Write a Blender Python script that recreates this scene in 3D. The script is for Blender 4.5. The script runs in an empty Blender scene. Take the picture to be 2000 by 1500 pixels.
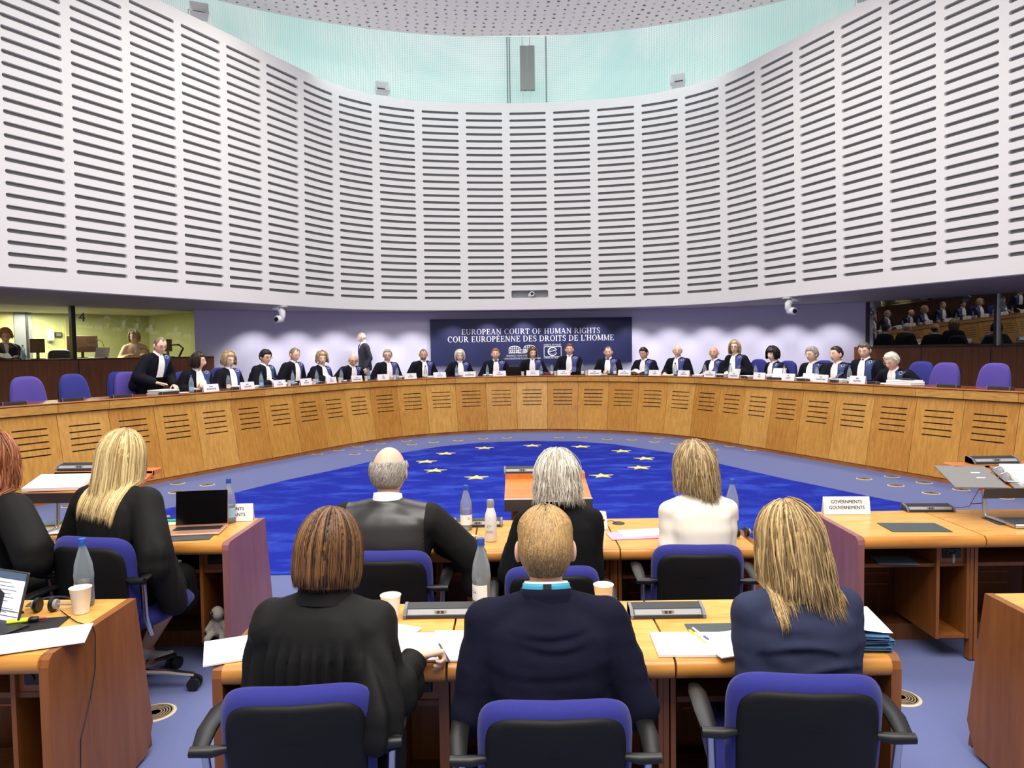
import bpy, bmesh, math, random
from math import pi, sin, cos, radians, sqrt, atan2, exp
from mathutils import Vector, Matrix, Euler, noise
from mathutils.bvhtree import BVHTree

rnd = random.Random(7)
SC = bpy.context.scene
COL = SC.collection
V = Vector

# ------------------------------------------------------------------ camera model
FPX, PITCH, ROLL, CAMZ = 1417.0, radians(2.73), radians(0.82), 1.80
def ray(px, py):
    x = px - 1000.0; y = 750.0 - py
    c, s = cos(-ROLL), sin(-ROLL)
    x, y = c*x - s*y, s*x + c*y
    cp, sp = cos(PITCH), sin(PITCH)
    return V((x, FPX*cp + y*sp, -FPX*sp + y*cp))
def atz(px, py, z):
    d = ray(px, py); t = (z - CAMZ)/d.z
    return V((d.x*t, d.y*t, z))
def aty(px, py, Y):
    d = ray(px, py); t = Y/d.y
    return V((d.x*t, Y, CAMZ + d.z*t))
def proj(p):
    cp, sp = cos(PITCH), sin(PITCH); z = p[2]-CAMZ
    d = cp*p[1] - sp*z; u = sp*p[1] + cp*z
    a = FPX*p[0]/d; b = FPX*u/d
    return 1000 + cos(ROLL)*a - sin(ROLL)*b, 750 - (sin(ROLL)*a + cos(ROLL)*b)

# ------------------------------------------------------------------ mesh builder
class MB:
    def __init__(self): self.v = []; self.f = []; self.m = []; self.M = None
    def add(self, vs, fs, m=0):
        b = len(self.v)
        if self.M is not None: vs = [self.M @ V(p) for p in vs]
        self.v += [tuple(p) for p in vs]
        self.f += [tuple(i+b for i in f) for f in fs]; self.m += [m]*len(fs)
        return self
    def box(self, c, s, m=0, R=None, bev=0.0):
        hx, hy, hz = s[0]/2, s[1]/2, s[2]/2
        if bev <= 0:
            vs = [V((x*hx, y*hy, z*hz)) for x in (-1,1) for y in (-1,1) for z in (-1,1)]
            fs = [(0,1,3,2),(4,6,7,5),(0,4,5,1),(2,3,7,6),(0,2,6,4),(1,5,7,3)]
        else:
            b = min(bev, hx*.95, hy*.95, hz*.95); vs = []; ix = {}
            for x in (-1,1):
                for y in (-1,1):
                    for z in (-1,1):
                        for k in range(3):
                            q = [x*hx, y*hy, z*hz]; 
                            for j in range(3):
                                if j != k: q[j] -= (x,y,z)[j]*b
                            ix[(x,y,z,k)] = len(vs); vs.append(V(q))
            fs = []
            for k in range(3):
                a, d = [(1,2),(2,0),(0,1)][k]
                for sg in (-1,1):
                    cyc = []
                    for (p, q) in ((-1,-1),(1,-1),(1,1),(-1,1)):
                        t = [0,0,0]; t[k] = sg; t[a] = p; t[d] = q; cyc.append(ix[(*t, k)])
                    fs.append(tuple(cyc if sg > 0 else cyc[::-1]))
            for k in range(3):
                a, d = [(1,2),(2,0),(0,1)][k]
                for p in (-1,1):
                    for q in (-1,1):
                        t0 = [0,0,0]; t0[k] = -1; t0[a] = p; t0[d] = q
                        t1 = list(t0); t1[k] = 1
                        fc = (ix[(*t0,a)], ix[(*t1,a)], ix[(*t1,d)], ix[(*t0,d)])
                        fs.append(fc if p*q < 0 else fc[::-1])
            for x in (-1,1):
                for y in (-1,1):
                    for z in (-1,1):
                        fc = (ix[(x,y,z,0)], ix[(x,y,z,1)], ix[(x,y,z,2)])
                        fs.append(fc if x*y*z > 0 else fc[::-1])
        c = V(c)
        vs = [c + (R @ p if R is not None else p) for p in vs]
        return self.add(vs, fs, m)
    def tube(self, pts, r, n=8, m=0, cap=True, flat=1.0, up=None, closed=False):
        pts = [V(p) for p in pts]; N = len(pts)
        rs = r if isinstance(r, (list, tuple)) else [r]*N
        vs = []; fs = []
        prev = None
        for i, p in enumerate(pts):
            if closed: t = pts[(i+1) % N] - pts[i-1]
            else: t = pts[min(i+1, N-1)] - pts[max(i-1, 0)]
            t = t.normalized() if t.length > 1e-9 else V((0,0,1))
            if prev is None:
                a = V(up) if up is not None else (V((0,0,1)) if abs(t.z) < .9 else V((1,0,0)))
            else: a = prev
            a = (a - t*a.dot(t))
            a = a.normalized() if a.length > 1e-6 else t.orthogonal().normalized()
            prev = a; b = t.cross(a)
            for k in range(n):
                an = 2*pi*k/n
                vs.append(p + a*(rs[i]*cos(an)*flat) + b*(rs[i]*sin(an)))
        R_ = N if closed else N-1
        for i in range(R_):
            j = (i+1) % N
            for k in range(n):
                l = (k+1) % n
                fs.append((i*n+k, i*n+l, j*n+l, j*n+k))
        if cap and not closed:
            fs.append(tuple(range(n))[::-1]); fs.append(tuple((N-1)*n+k for k in range(n)))
        return self.add(vs, fs, m)
    def lathe(self, prof, n=20, c=(0,0,0), m=0, sx=1, sy=1):
        c = V(c); vs = []; fs = []; N = len(prof)
        for (r, z) in prof:
            for k in range(n):
                a = 2*pi*k/n; vs.append(c + V((r*cos(a)*sx, r*sin(a)*sy, z)))
        for i in range(N-1):
            for k in range(n):
                l = (k+1) % n; fs.append((i*n+k, i*n+l, (i+1)*n+l, (i+1)*n+k))
        if prof[0][0] > 1e-6: fs.append(tuple(range(n))[::-1])
        if prof[-1][0] > 1e-6: fs.append(tuple((N-1)*n+k for k in range(n)))
        return self.add(vs, fs, m)
    def prism(self, poly, h0, h1, axis=2, m=0, T=None):
        # polygon in 2D extruded along axis (0:x -> poly is (y,z); 1:y -> (x,z); 2:z -> (x,y))
        n = len(poly)
        def mk(p, h):
            return V((h, p[0], p[1])) if axis == 0 else (V((p[0], h, p[1])) if axis == 1 else V((p[0], p[1], h)))
        vs = [mk(p, h0) for p in poly] + [mk(p, h1) for p in poly]
        if T is not None: vs = [T @ p for p in vs]
        fs = [tuple(range(n))[::-1], tuple(range(n, 2*n))] + [(i, (i+1) % n, n+(i+1) % n, n+i) for i in range(n)]
        return self.add(vs, fs, m)
    def grid(self, P, m=0, closed_u=False):
        nu = len(P); nv = len(P[0]); vs = [p for row in P for p in row]; fs = []
        for i in range(nu if closed_u else nu-1):
            j = (i+1) % nu
            for k in range(nv-1): fs.append((i*nv+k, j*nv+k, j*nv+k+1, i*nv+k+1))
        return self.add(vs, fs, m)
    def sphere(self, c, r, n=12, k=8, m=0, s=(1,1,1), R=None):
        c = V(c); vs = []; fs = []
        for i in range(k+1):
            e = -pi/2 + pi*i/k
            for j in range(n):
                a = 2*pi*j/n; p = V((cos(e)*cos(a)*s[0]*r, cos(e)*sin(a)*s[1]*r, sin(e)*s[2]*r))
                vs.append(c + (R @ p if R is not None else p))
        for i in range(k):
            for j in range(n):
                l = (j+1) % n; fs.append((i*n+j, i*n+l, (i+1)*n+l, (i+1)*n+j))
        return self.add(vs, fs, m)

def obj(name, mb, mats, parent=None, smooth=False, angle=None, fix=True, col=None):
    me = bpy.data.meshes.new(name)
    me.from_pydata(mb.v, [], mb.f)
    if not isinstance(mats, (list, tuple)): mats = [mats]
    for m in mats: me.materials.append(m)
    me.polygons.foreach_set('material_index', mb.m)
    if fix:
        b = bmesh.new(); b.from_mesh(me)
        bmesh.ops.recalc_face_normals(b, faces=b.faces); b.to_mesh(me); b.free()
    if col is not None:
        at = me.color_attributes.new('shade', 'FLOAT_COLOR', 'POINT')
        at.data.foreach_set('color', [c for s in col for c in (s, s, s, 1.0)])
    me.update()
    o = bpy.data.objects.new(name, me); COL.objects.link(o)
    if smooth:
        me.polygons.foreach_set('use_smooth', [True]*len(me.polygons))
        if angle is not None: me.set_sharp_from_angle(angle=radians(angle))
    if parent is not None: o.parent = parent
    return o
def thing(name, label, cat, loc=(0,0,0), rotz=0.0, group=None):
    o = bpy.data.objects.new(name, None); COL.objects.link(o)
    o.empty_display_size = .1
    o.location = loc; o.rotation_euler = (0,0,rotz)
    o['label'] = label; o['category'] = cat
    if group: o['group'] = group
    return o
def tag(o, label, cat, group=None, kind=None):
    o['label'] = label; o['category'] = cat
    if group: o['group'] = group
    if kind: o['kind'] = kind
    return o
def struct(name, mb, mats, **kw):
    o = obj(name, mb, mats, **kw); o['kind'] = 'structure'; return o
def dup(root, loc, rotz=0.0, label=None, group=None):
    r = root.copy(); COL.objects.link(r); r.location = loc; r.rotation_euler = (0,0,rotz)
    if label: r['label'] = label
    if group: r['group'] = group
    for ch in list(root.children):
        c = ch.copy(); COL.objects.link(c); c.parent = r
        for g in list(ch.children):
            d = g.copy(); COL.objects.link(d); d.parent = c
    return r

# ------------------------------------------------------------------ materials
def nm(name):
    m = bpy.data.materials.new(name); m.use_nodes = True
    nt = m.node_tree; b = nt.nodes['Principled BSDF']
    return m, nt, b
def lin(c):
    return tuple((x/255/12.92 if x/255 <= .04045 else ((x/255+.055)/1.055)**2.4) for x in c) + (1.0,)
def plain(name, rgb, rough=.5, metal=0.0, var=.06, scale=40, spec=.5, bump=0.0, bscale=300, emis=0.0, sheen=0.0):
    m, nt, b = nm(name); N = nt.nodes; L = nt.links
    c = lin(rgb)
    tc = N.new('ShaderNodeTexCoord'); nz = N.new('ShaderNodeTexNoise'); nz.inputs['Scale'].default_value = scale
    nz.inputs['Detail'].default_value = 3
    L.new(tc.outputs['Object'], nz.inputs['Vector'])
    mx = N.new('ShaderNodeMix'); mx.data_type = 'RGBA'
    mx.inputs[6].default_value = tuple(x*(1-var) for x in c[:3])+(1,); mx.inputs[7].default_value = tuple(min(1, x*(1+var)) for x in c[:3])+(1,)
    L.new(nz.outputs['Fac'], mx.inputs[0]); L.new(mx.outputs[2], b.inputs['Base Color'])
    b.inputs['Roughness'].default_value = rough; b.inputs['Metallic'].default_value = metal
    b.inputs['Specular IOR Level'].default_value = spec
    if sheen: b.inputs['Sheen Weight'].default_value = sheen; b.inputs['Sheen Roughness'].default_value = .4
    if emis:
        L.new(mx.outputs[2], b.inputs['Emission Color']); b.inputs['Emission Strength'].default_value = emis
    if bump:
        n2 = N.new('ShaderNodeTexNoise'); n2.inputs['Scale'].default_value = bscale; L.new(tc.outputs['Object'], n2.inputs['Vector'])
        bp = N.new('ShaderNodeBump'); bp.inputs['Strength'].default_value = bump; bp.inputs['Distance'].default_value = .01
        L.new(n2.outputs['Fac'], bp.inputs['Height']); L.new(bp.outputs['Normal'], b.inputs['Normal'])
    return m
def wood(name, c0, c1, rough=.35, stretch=(14, 14, .8), scale=2.2, spec=.4, coat=0.0):
    m, nt, b = nm(name); N = nt.nodes; L = nt.links
    tc = N.new('ShaderNodeTexCoord'); mp = N.new('ShaderNodeMapping'); mp.inputs['Scale'].default_value = stretch
    L.new(tc.outputs['Object'], mp.inputs['Vector'])
    nz = N.new('ShaderNodeTexNoise'); nz.inputs['Scale'].default_value = scale; nz.inputs['Detail'].default_value = 6; nz.inputs['Roughness'].default_value = .65
    L.new(mp.outputs['Vector'], nz.inputs['Vector'])
    n2 = N.new('ShaderNodeTexNoise'); n2.inputs['Scale'].default_value = 1.1; L.new(tc.outputs['Object'], n2.inputs['Vector'])
    ad = N.new('ShaderNodeMath'); ad.operation = 'MULTIPLY_ADD'; ad.inputs[1].default_value = .35; ad.inputs[2].default_value = -.17
    L.new(n2.outputs['Fac'], ad.inputs[0])
    a2 = N.new('ShaderNodeMath'); a2.operation = 'ADD'; L.new(nz.outputs['Fac'], a2.inputs[0]); L.new(ad.outputs[0], a2.inputs[1])
    cr = N.new('ShaderNodeValToRGB'); cr.color_ramp.elements[0].position = .3; cr.color_ramp.elements[1].position = .7
    cr.color_ramp.elements[0].color = lin(c0); cr.color_ramp.elements[1].color = lin(c1)
    L.new(a2.outputs[0], cr.inputs['Fac']); L.new(cr.outputs['Color'], b.inputs['Base Color'])
    b.inputs['Roughness'].default_value = rough; b.inputs['Specular IOR Level'].default_value = spec
    b.inputs['Coat Weight'].default_value = coat; b.inputs['Coat Roughness'].default_value = .15
    return m
def hairmat(name, dark, light, rough=.42):
    m, nt, b = nm(name); N = nt.nodes; L = nt.links
    at = N.new('ShaderNodeAttribute'); at.attribute_name = 'shade'
    tc = N.new('ShaderNodeTexCoord'); mp = N.new('ShaderNodeMapping'); mp.inputs['Scale'].default_value = (160, 160, 9)
    L.new(tc.outputs['Object'], mp.inputs['Vector'])
    nz = N.new('ShaderNodeTexNoise'); nz.inputs['Scale'].default_value = 1.0; nz.inputs['Detail'].default_value = 4
    L.new(mp.outputs['Vector'], nz.inputs['Vector'])
    ma = N.new('ShaderNodeMath'); ma.operation = 'MULTIPLY_ADD'; ma.inputs[1].default_value = .9; ma.inputs[2].default_value = -.45
    L.new(nz.outputs['Fac'], ma.inputs[0])
    ad = N.new('ShaderNodeMath'); ad.operation = 'ADD'; ad.use_clamp = True
    L.new(at.outputs['Fac'], ad.inputs[0]); L.new(ma.outputs[0], ad.inputs[1])
    mx = N.new('ShaderNodeMix'); mx.data_type = 'RGBA'; mx.inputs[6].default_value = lin(dark); mx.inputs[7].default_value = lin(light)
    L.new(ad.outputs[0], mx.inputs[0]); L.new(mx.outputs[2], b.inputs['Base Color'])
    bp = N.new('ShaderNodeBump'); bp.inputs['Strength'].default_value = .35; bp.inputs['Distance'].default_value = .004
    L.new(nz.outputs['Fac'], bp.inputs['Height']); L.new(bp.outputs['Normal'], b.inputs['Normal'])
    b.inputs['Roughness'].default_value = rough; b.inputs['Specular IOR Level'].default_value = .35
    return m
def glassmat(name, tint=(1,1,1), refl=.12, alpha_rough=0.0, body=0.0, bodyc=(.8,.88,.94)):
    # thin architectural glass: see-through with a real mirror component
    m = bpy.data.materials.new(name); m.use_nodes = True; nt = m.node_tree; N = nt.nodes; L = nt.links
    N.remove(N['Principled BSDF'])
    tr = N.new('ShaderNodeBsdfTransparent'); tr.inputs['Color'].default_value = (*tint, 1)
    gl = N.new('ShaderNodeBsdfGlossy'); gl.inputs['Roughness'].default_value = alpha_rough
    fr = N.new('ShaderNodeFresnel'); fr.inputs['IOR'].default_value = 1.5
    ad = N.new('ShaderNodeMath'); ad.operation = 'MULTIPLY_ADD'; ad.inputs[1].default_value = 1.0; ad.inputs[2].default_value = refl; ad.use_clamp = True
    L.new(fr.outputs[0], ad.inputs[0])
    mx = N.new('ShaderNodeMixShader'); L.new(ad.outputs[0], mx.inputs[0]); L.new(tr.outputs[0], mx.inputs[1]); L.new(gl.outputs[0], mx.inputs[2])
    out = mx.outputs[0]
    if body:
        df = N.new('ShaderNodeBsdfTranslucent'); df.inputs['Color'].default_value = (*bodyc, 1); d2 = N.new('ShaderNodeBsdfDiffuse'); d2.inputs['Color'].default_value = (*bodyc, 1)
        ad2 = N.new('ShaderNodeMixShader'); ad2.inputs[0].default_value = .5; L.new(df.outputs[0], ad2.inputs[1]); L.new(d2.outputs[0], ad2.inputs[2])
        m2 = N.new('ShaderNodeMixShader'); m2.inputs[0].default_value = body; L.new(out, m2.inputs[1]); L.new(ad2.outputs[0], m2.inputs[2]); out = m2.outputs[0]
    L.new(out, N['Material Output'].inputs['Surface'])
    return m
def carpet(name, c0, c1, big0=None, stretch=(1,1,1), bscale=1.2, fine=260, mix=.5):
    m, nt, b = nm(name); N = nt.nodes; L = nt.links
    tc = N.new('ShaderNodeTexCoord')
    nz = N.new('ShaderNodeTexNoise'); nz.inputs['Scale'].default_value = fine; nz.inputs['Detail'].default_value = 2
    L.new(tc.outputs['Object'], nz.inputs['Vector'])
    mx = N.new('ShaderNodeMix'); mx.data_type = 'RGBA'; mx.inputs[6].default_value = lin(c0); mx.inputs[7].default_value = lin(c1)
    L.new(nz.outputs['Fac'], mx.inputs[0])
    out = mx.outputs[2]
    if big0 is not None:
        mp = N.new('ShaderNodeMapping'); mp.inputs['Scale'].default_value = stretch; L.new(tc.outputs['Object'], mp.inputs['Vector'])
        n2 = N.new('ShaderNodeTexNoise'); n2.inputs['Scale'].default_value = bscale; n2.inputs['Detail'].default_value = 5; n2.inputs['Roughness'].default_value = .6
        L.new(mp.outputs['Vector'], n2.inputs['Vector'])
        cr = N.new('ShaderNodeValToRGB'); cr.color_ramp.elements[0].position = .48; cr.color_ramp.elements[1].position = .72
        L.new(n2.outputs['Fac'], cr.inputs['Fac'])
        ml = N.new('ShaderNodeMath'); ml.operation = 'MULTIPLY'; ml.inputs[1].default_value = mix; L.new(cr.outputs['Color'], ml.inputs[0])
        m2 = N.new('ShaderNodeMix'); m2.data_type = 'RGBA'; m2.inputs[7].default_value = lin(big0)
        L.new(ml.outputs[0], m2.inputs[0]); L.new(out, m2.inputs[6]); out = m2.outputs[2]
    L.new(out, b.inputs['Base Color'])
    b.inputs['Roughness'].default_value = .95; b.inputs['Specular IOR Level'].default_value = .1
    bp = N.new('ShaderNodeBump'); bp.inputs['Strength'].default_value = .4; bp.inputs['Distance'].default_value = .004
    L.new(nz.outputs['Fac'], bp.inputs['Height']); L.new(bp.outputs['Normal'], b.inputs['Normal'])
    return m
M = {}
M['white_wall'] = plain('white_plaster', (230,227,226), .7, var=.012, scale=3)
M['slot_dark'] = plain('slot_grey', (112,112,112), .9)
M['lilac_wall'] = plain('lilac_wall', (218,214,236), .8, var=.02, scale=8)
M['soffit'] = plain('soffit_paint', (166,154,148), .7, var=.02)
M['canopy'] = plain('canopy_white_glow', (238,235,228), .7, var=.02, emis=.16)  # weak emission brightens the canopy, which is no lamp and gets only bounce
M['bench'] = wood('bench_oak', (178,122,48), (212,156,74), .38)
M['bench_lip'] = wood('bench_lip_oak', (184,130,58), (218,166,86), .35, stretch=(3,3,14))
M['bench_edge'] = wood('bench_edge_cherry', (150,82,34), (188,112,54), .28, stretch=(3,3,14))
M['bench_top'] = wood('bench_worktop', (104,56,30), (134,76,42), .22, stretch=(3,3,3))
M['plinth'] = wood('plinth_wood', (150,88,38), (178,110,52), .4, stretch=(3,3,3))
M['desk'] = wood('desk_oak', (206,146,66), (232,176,96), .26, stretch=(2.2,10,6), scale=2.0)
M['desk_edge'] = wood('desk_edge_oak', (176,112,46), (210,146,70), .25, stretch=(1.2,12,12), scale=2.0)
M['desk_side'] = wood('desk_side_cherry', (122,70,30), (148,90,42), .32, stretch=(10,10,.9))
M['desk_reflect'] = wood('desk_side_blue_reflection', (132,84,86), (150,100,102), .4, stretch=(6,6,.9))  # same side wood, with the blue carpet's reflection painted into its colour
M['desk_dark'] = wood('desk_inner', (96,56,26), (122,74,36), .45)
M['booth_wood'] = wood('booth_walnut', (112,64,38), (142,86,52), .38)
M['lectern'] = wood('lectern_cherry', (190,104,46), (218,134,70), .3, stretch=(2,10,6))
M['carpet'] = carpet('grey_blue_carpet', (88,96,140), (120,128,174), fine=320)
M['rug'] = carpet('royal_blue_rug', (20,32,134), (32,48,164), big0=(62,90,204), stretch=(.9,1.7,1), bscale=1.7, fine=120, mix=.75)
M['star'] = plain('star_yellow', (240,222,120), .9, var=.08)
M['brass'] = plain('floor_brass', (208,196,172), .6)
M['brass_dark'] = plain('floor_brass_groove', (146,128,102), .7)
M['banner'] = plain('banner_navy', (15,22,74), .55, var=.12, scale=1.2)
M['letter'] = plain('letter_silver', (206,206,222), .5, var=.02)
M['letter_white'] = plain('letter_white', (236,236,244), .5, var=.02)
M['black'] = plain('black_plastic', (14,14,16), .45)
M['black_fab'] = plain('black_shell', (12,12,14), .6, bump=.15, bscale=900, spec=.3)
M['dark_grey'] = plain('dark_grey_plastic', (52,50,52), .4)
M['mid_grey'] = plain('mid_grey_plastic', (112,112,116), .4)
M['silver'] = plain('silver_metal', (150,150,154), .55)
M['chrome'] = plain('chrome', (206,206,208), .25, metal=1.0)
M['white_plastic'] = plain('white_plastic', (232,232,234), .4, var=.02)
M['paper'] = plain('paper', (250,250,250), .8, var=.01)
M['paper_edge'] = plain('paper_block', (206,206,210), .85, var=.12, scale=250)
M['card'] = plain('white_card', (246,245,248), .6, var=.01)
M['ink'] = plain('ink', (44,44,50), .8)
M['ink_grey'] = plain('ink_grey', (88,88,96), .8)
M['blue_fab'] = plain('blue_upholstery', (38,40,126), .9, var=.12, scale=260, bump=.3, bscale=700, sheen=.15)
M['purple_fab'] = plain('purple_upholstery', (76,60,146), .9, var=.12, scale=200, bump=.3, bscale=500, sheen=.2)
M['cup'] = plain('cup_paper', (246,238,224), .6, var=.01)
M['bluecap'] = plain('bottle_cap_blue', (38,84,176), .4)
M['blackcap'] = plain('bottle_cap_dark', (28,30,40), .4)
M['label_blue'] = plain('bottle_label_blue', (150,196,232), .5, var=.03)
M['label_white'] = plain('bottle_label_white', (232,236,240), .5, var=.02)
M['label_cream'] = plain('bottle_label_cream', (238,230,206), .5, var=.02)
M['bottle'] = glassmat('bottle_glass', (.97,.98,1.0), .0, body=.22, bodyc=(.74,.85,.94))
M['water'] = glassmat('water_in_bottle', (.94,.97,1.0), .0, body=.12, bodyc=(.74,.86,.95))
M['booth_glass'] = glassmat('booth_glass', (.95,.97,.93), .03)
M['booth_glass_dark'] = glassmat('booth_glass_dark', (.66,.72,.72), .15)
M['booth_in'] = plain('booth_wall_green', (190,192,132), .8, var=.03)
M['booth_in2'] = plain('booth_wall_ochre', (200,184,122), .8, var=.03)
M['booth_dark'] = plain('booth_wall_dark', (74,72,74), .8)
M['frame_dark'] = plain('frame_dark', (26,24,26), .4)
M['screen'] = plain('screen_black', (10,10,12), .15)
M['brown_screen'] = plain('screen_brown', (62,40,30), .3)
M['rose_gold'] = plain('rose_gold', (214,164,142), .35, metal=.5)
M['key'] = plain('keyboard_black', (22,20,22), .5)
M['tablet_screen'] = plain('tablet_screen', (216,222,246), .3, emis=.7, var=.01)
M['tablet_bar'] = plain('tablet_bar', (70,92,116), .3, emis=.4, var=.01)
M['pink'] = plain('pink_folder', (236,168,216), .5, var=.02)
M['mat'] = plain('desk_mat', (62,72,74), .55, var=.05)
M['binder_blue'] = plain('binder_blue', (74,118,160), .45)
M['binder_grey'] = plain('binder_grey', (126,124,124), .5)
M['folder_blue'] = plain('folder_slate', (84,108,136), .5)
M['maroon'] = plain('folder_maroon', (110,44,66), .5)
M['yellow_pen'] = plain('highlighter_yellow', (220,238,40), .4, emis=.05)
M['pencil'] = plain('pencil_yellow', (244,206,40), .5)
M['purple_pen'] = plain('pen_purple', (84,60,170), .4)
M['red_pen'] = plain('pen_red', (190,30,40), .4)
M['green_pen'] = plain('marker_green', (40,170,90), .4)
M['clear_pen'] = plain('pen_clear', (196,196,206), .25)
M['teal'] = plain('lanyard_teal', (70,176,206), .6, var=.03)
M['leather_white'] = plain('shoe_white', (226,230,226), .4, var=.02)
M['toy'] = plain('plush_grey', (150,146,136), .95, bump=.6, bscale=160)
# garments and skin
M['robe'] = plain('robe_black', (13,14,26), .85, var=.15, scale=14, spec=.2)
M['robe_blue'] = plain('robe_blue_panel', (56,60,132), .55, var=.1, scale=20)
M['robe_blue2'] = plain('robe_blue_satin', (44,66,120), .35, var=.15, scale=16)
M['jabot'] = plain('white_linen', (248,246,248), .7, var=.02)
M['gown'] = plain('gown_black', (16,15,15), .75, var=.15, scale=10, spec=.25)
M['gown_satin'] = plain('gown_satin', (44,43,44), .34, var=.1, scale=6)
M['suit_navy'] = plain('suit_navy', (19,19,38), .9, var=.12, scale=30, spec=.15, bump=.1, bscale=1500)
M['suit_black'] = plain('suit_black', (15,15,18), .9, var=.1, scale=30, spec=.2)
M['blazer_blue'] = plain('blazer_slate_blue', (50,54,78), .9, var=.1, scale=30, spec=.15, bump=.1, bscale=1500)
M['blazer_white'] = plain('blazer_cream', (240,232,218), .75, var=.02)
M['blazer_beige'] = plain('blazer_beige', (222,190,156), .8, var=.04)
M['suit_char'] = plain('suit_charcoal', (38,38,50), .75, var=.1)
M['shirt'] = plain('shirt_white', (242,242,246), .7, var=.01)
M['tie'] = plain('tie_blue', (40,46,86), .5)
M['trouser'] = plain('trouser_dark', (24,24,30), .8)
def skin(name, rgb): 
    m = plain(name, rgb, .5, var=.07, scale=30, spec=.35)
    b = m.node_tree.nodes['Principled BSDF']; b.inputs['Subsurface Weight'].default_value = .0
    return m
M['skin_a'] = skin('skin_light', (230,188,164))
M['skin_b'] = skin('skin_ruddy', (228,182,158))
M['skin_c'] = skin('skin_olive', (208,162,132))
M['skin_d'] = skin('skin_pale', (234,198,178))
M['lip'] = plain('lips', (202,140,126), .5)
M['eye_white'] = plain('eye_white', (226,222,216), .3)
M['eye_dark'] = plain('eye_dark', (44,32,26), .3)
M['brow_dark'] = plain('brow_dark', (58,44,36), .8)
M['brow_grey'] = plain('brow_grey', (150,140,132), .8)
HM = {
 'darkbrown': hairmat('hair_dark_brown', (24,16,14), (56,38,30)),
 'black': hairmat('hair_black', (14,11,12), (38,30,28)),
 'brown': hairmat('hair_brown', (64,42,28), (128,88,58)),
 'auburn': hairmat('hair_auburn', (46,28,18), (146,102,62)),
 'redhead': hairmat('hair_red', (104,54,34), (190,122,82)),
 'gingerbrown': hairmat('hair_ginger_brown', (120,72,42), (176,112,70)),
 'greybrown': hairmat('hair_grey_brown', (92,78,64), (156,138,118)),
 'grey': hairmat('hair_grey', (110,104,98), (186,178,168)),
 'darkgrey': hairmat('hair_dark_grey', (54,50,48), (112,104,98)),
 'white': hairmat('hair_white', (170,160,142), (240,234,222)),
 'silverblonde': hairmat('hair_silver_blonde', (182,172,148), (238,234,226)),
 'blonde': hairmat('hair_blonde', (166,132,82), (246,224,166)),
 'darkblonde': hairmat('hair_dark_blonde', (106,82,52), (214,182,126)),
 'ashblonde': hairmat('hair_ash_blonde', (122,98,66), (206,180,136)),
 'sandblonde': hairmat('hair_sand_blonde', (92,70,44), (190,152,98)),
}
# ------------------------------------------------------------------ plan curves
class Curve:
    def __init__(s, X0, D, R1, S1, R2, S, yaw): s.p = (X0, D, R1, S1, R2, S, yaw)
    def at(s, u, off=0.0):
        X0, D, R1, S1, R2, S, yaw = s.p
        a = abs(u); sg = 1 if u >= 0 else -1
        t1 = min(a, S1)/R1
        x = R1*sin(t1); y = -R1 + R1*cos(t1); th = t1
        if a > S1:
            t2 = S1/R1 + (min(a, S)-S1)/R2
            x += R2*(sin(t2)-sin(S1/R1)); y += R2*(cos(t2)-cos(S1/R1)); th = t2
        if a > S:
            r = a - S; x += r*cos(th); y -= r*sin(th)
        x += off*sin(th); y += off*cos(th); x *= sg; th *= sg
        X = X0+x; Y = D+y; c, q = cos(yaw), sin(yaw)
        n = V((c*sin(th)-q*cos(th), q*sin(th)+c*cos(th), 0))
        return V((c*X-q*Y, q*X+c*Y, 0)), n
BENCH = Curve(-.170, 15.91, 3.935, 2.0, 3.935, 4.449, radians(-2.19)); BW = .676
DRUM = Curve(.0566, 17.10, 9.596, 2.400, 3.173, 5.223, -.0229); DW, DW2 = 1.0157, .938
def bench(u, off, z):
    p, n = BENCH.at(u, off); p.z = z; return p
def bench_u(px, off, z=1.3):
    # bench parameter whose point at this offset is seen under image column px
    best = None
    for i in range(-1000, 1001):
        u = i*.011; q = proj(bench(u, off, z)); e = abs(q[0]-px)
        if best is None or e < best[0]: best = (e, u)
    return best[1]
LIPZ = 1.217

# ------------------------------------------------------------------ floor and rug
mb = MB(); mb.grid([[V((x, y, 0)) for y in (-3, 2, 8, 14, 20)] for x in (-14, -6, 0, 6, 14)])
struct('floor', mb, M['carpet'])
rug_pts = [(-4.9,5.8),(-4.62,6.8),(-4.064,8.276),(-3.58,9.251),(-3.188,10.129),(-2.731,10.907),(-2.267,11.82),(-1.914,12.75),(-1.35,13.45),(-.6,13.95),(.334,14.112),(1.2,13.93),(1.886,13.41),(2.656,12.267),(3.126,11.064),(3.619,9.744),(3.905,9.116),(4.173,8.509),(4.45,7.964),(4.95,6.8),(5.2,5.8)]
mb = MB(); mb.prism(rug_pts, .001, .012)
o = obj('rug', mb, M['rug']); tag(o, 'royal blue carpet inlay in front of the curved bench, streaked pile', 'rug')
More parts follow.
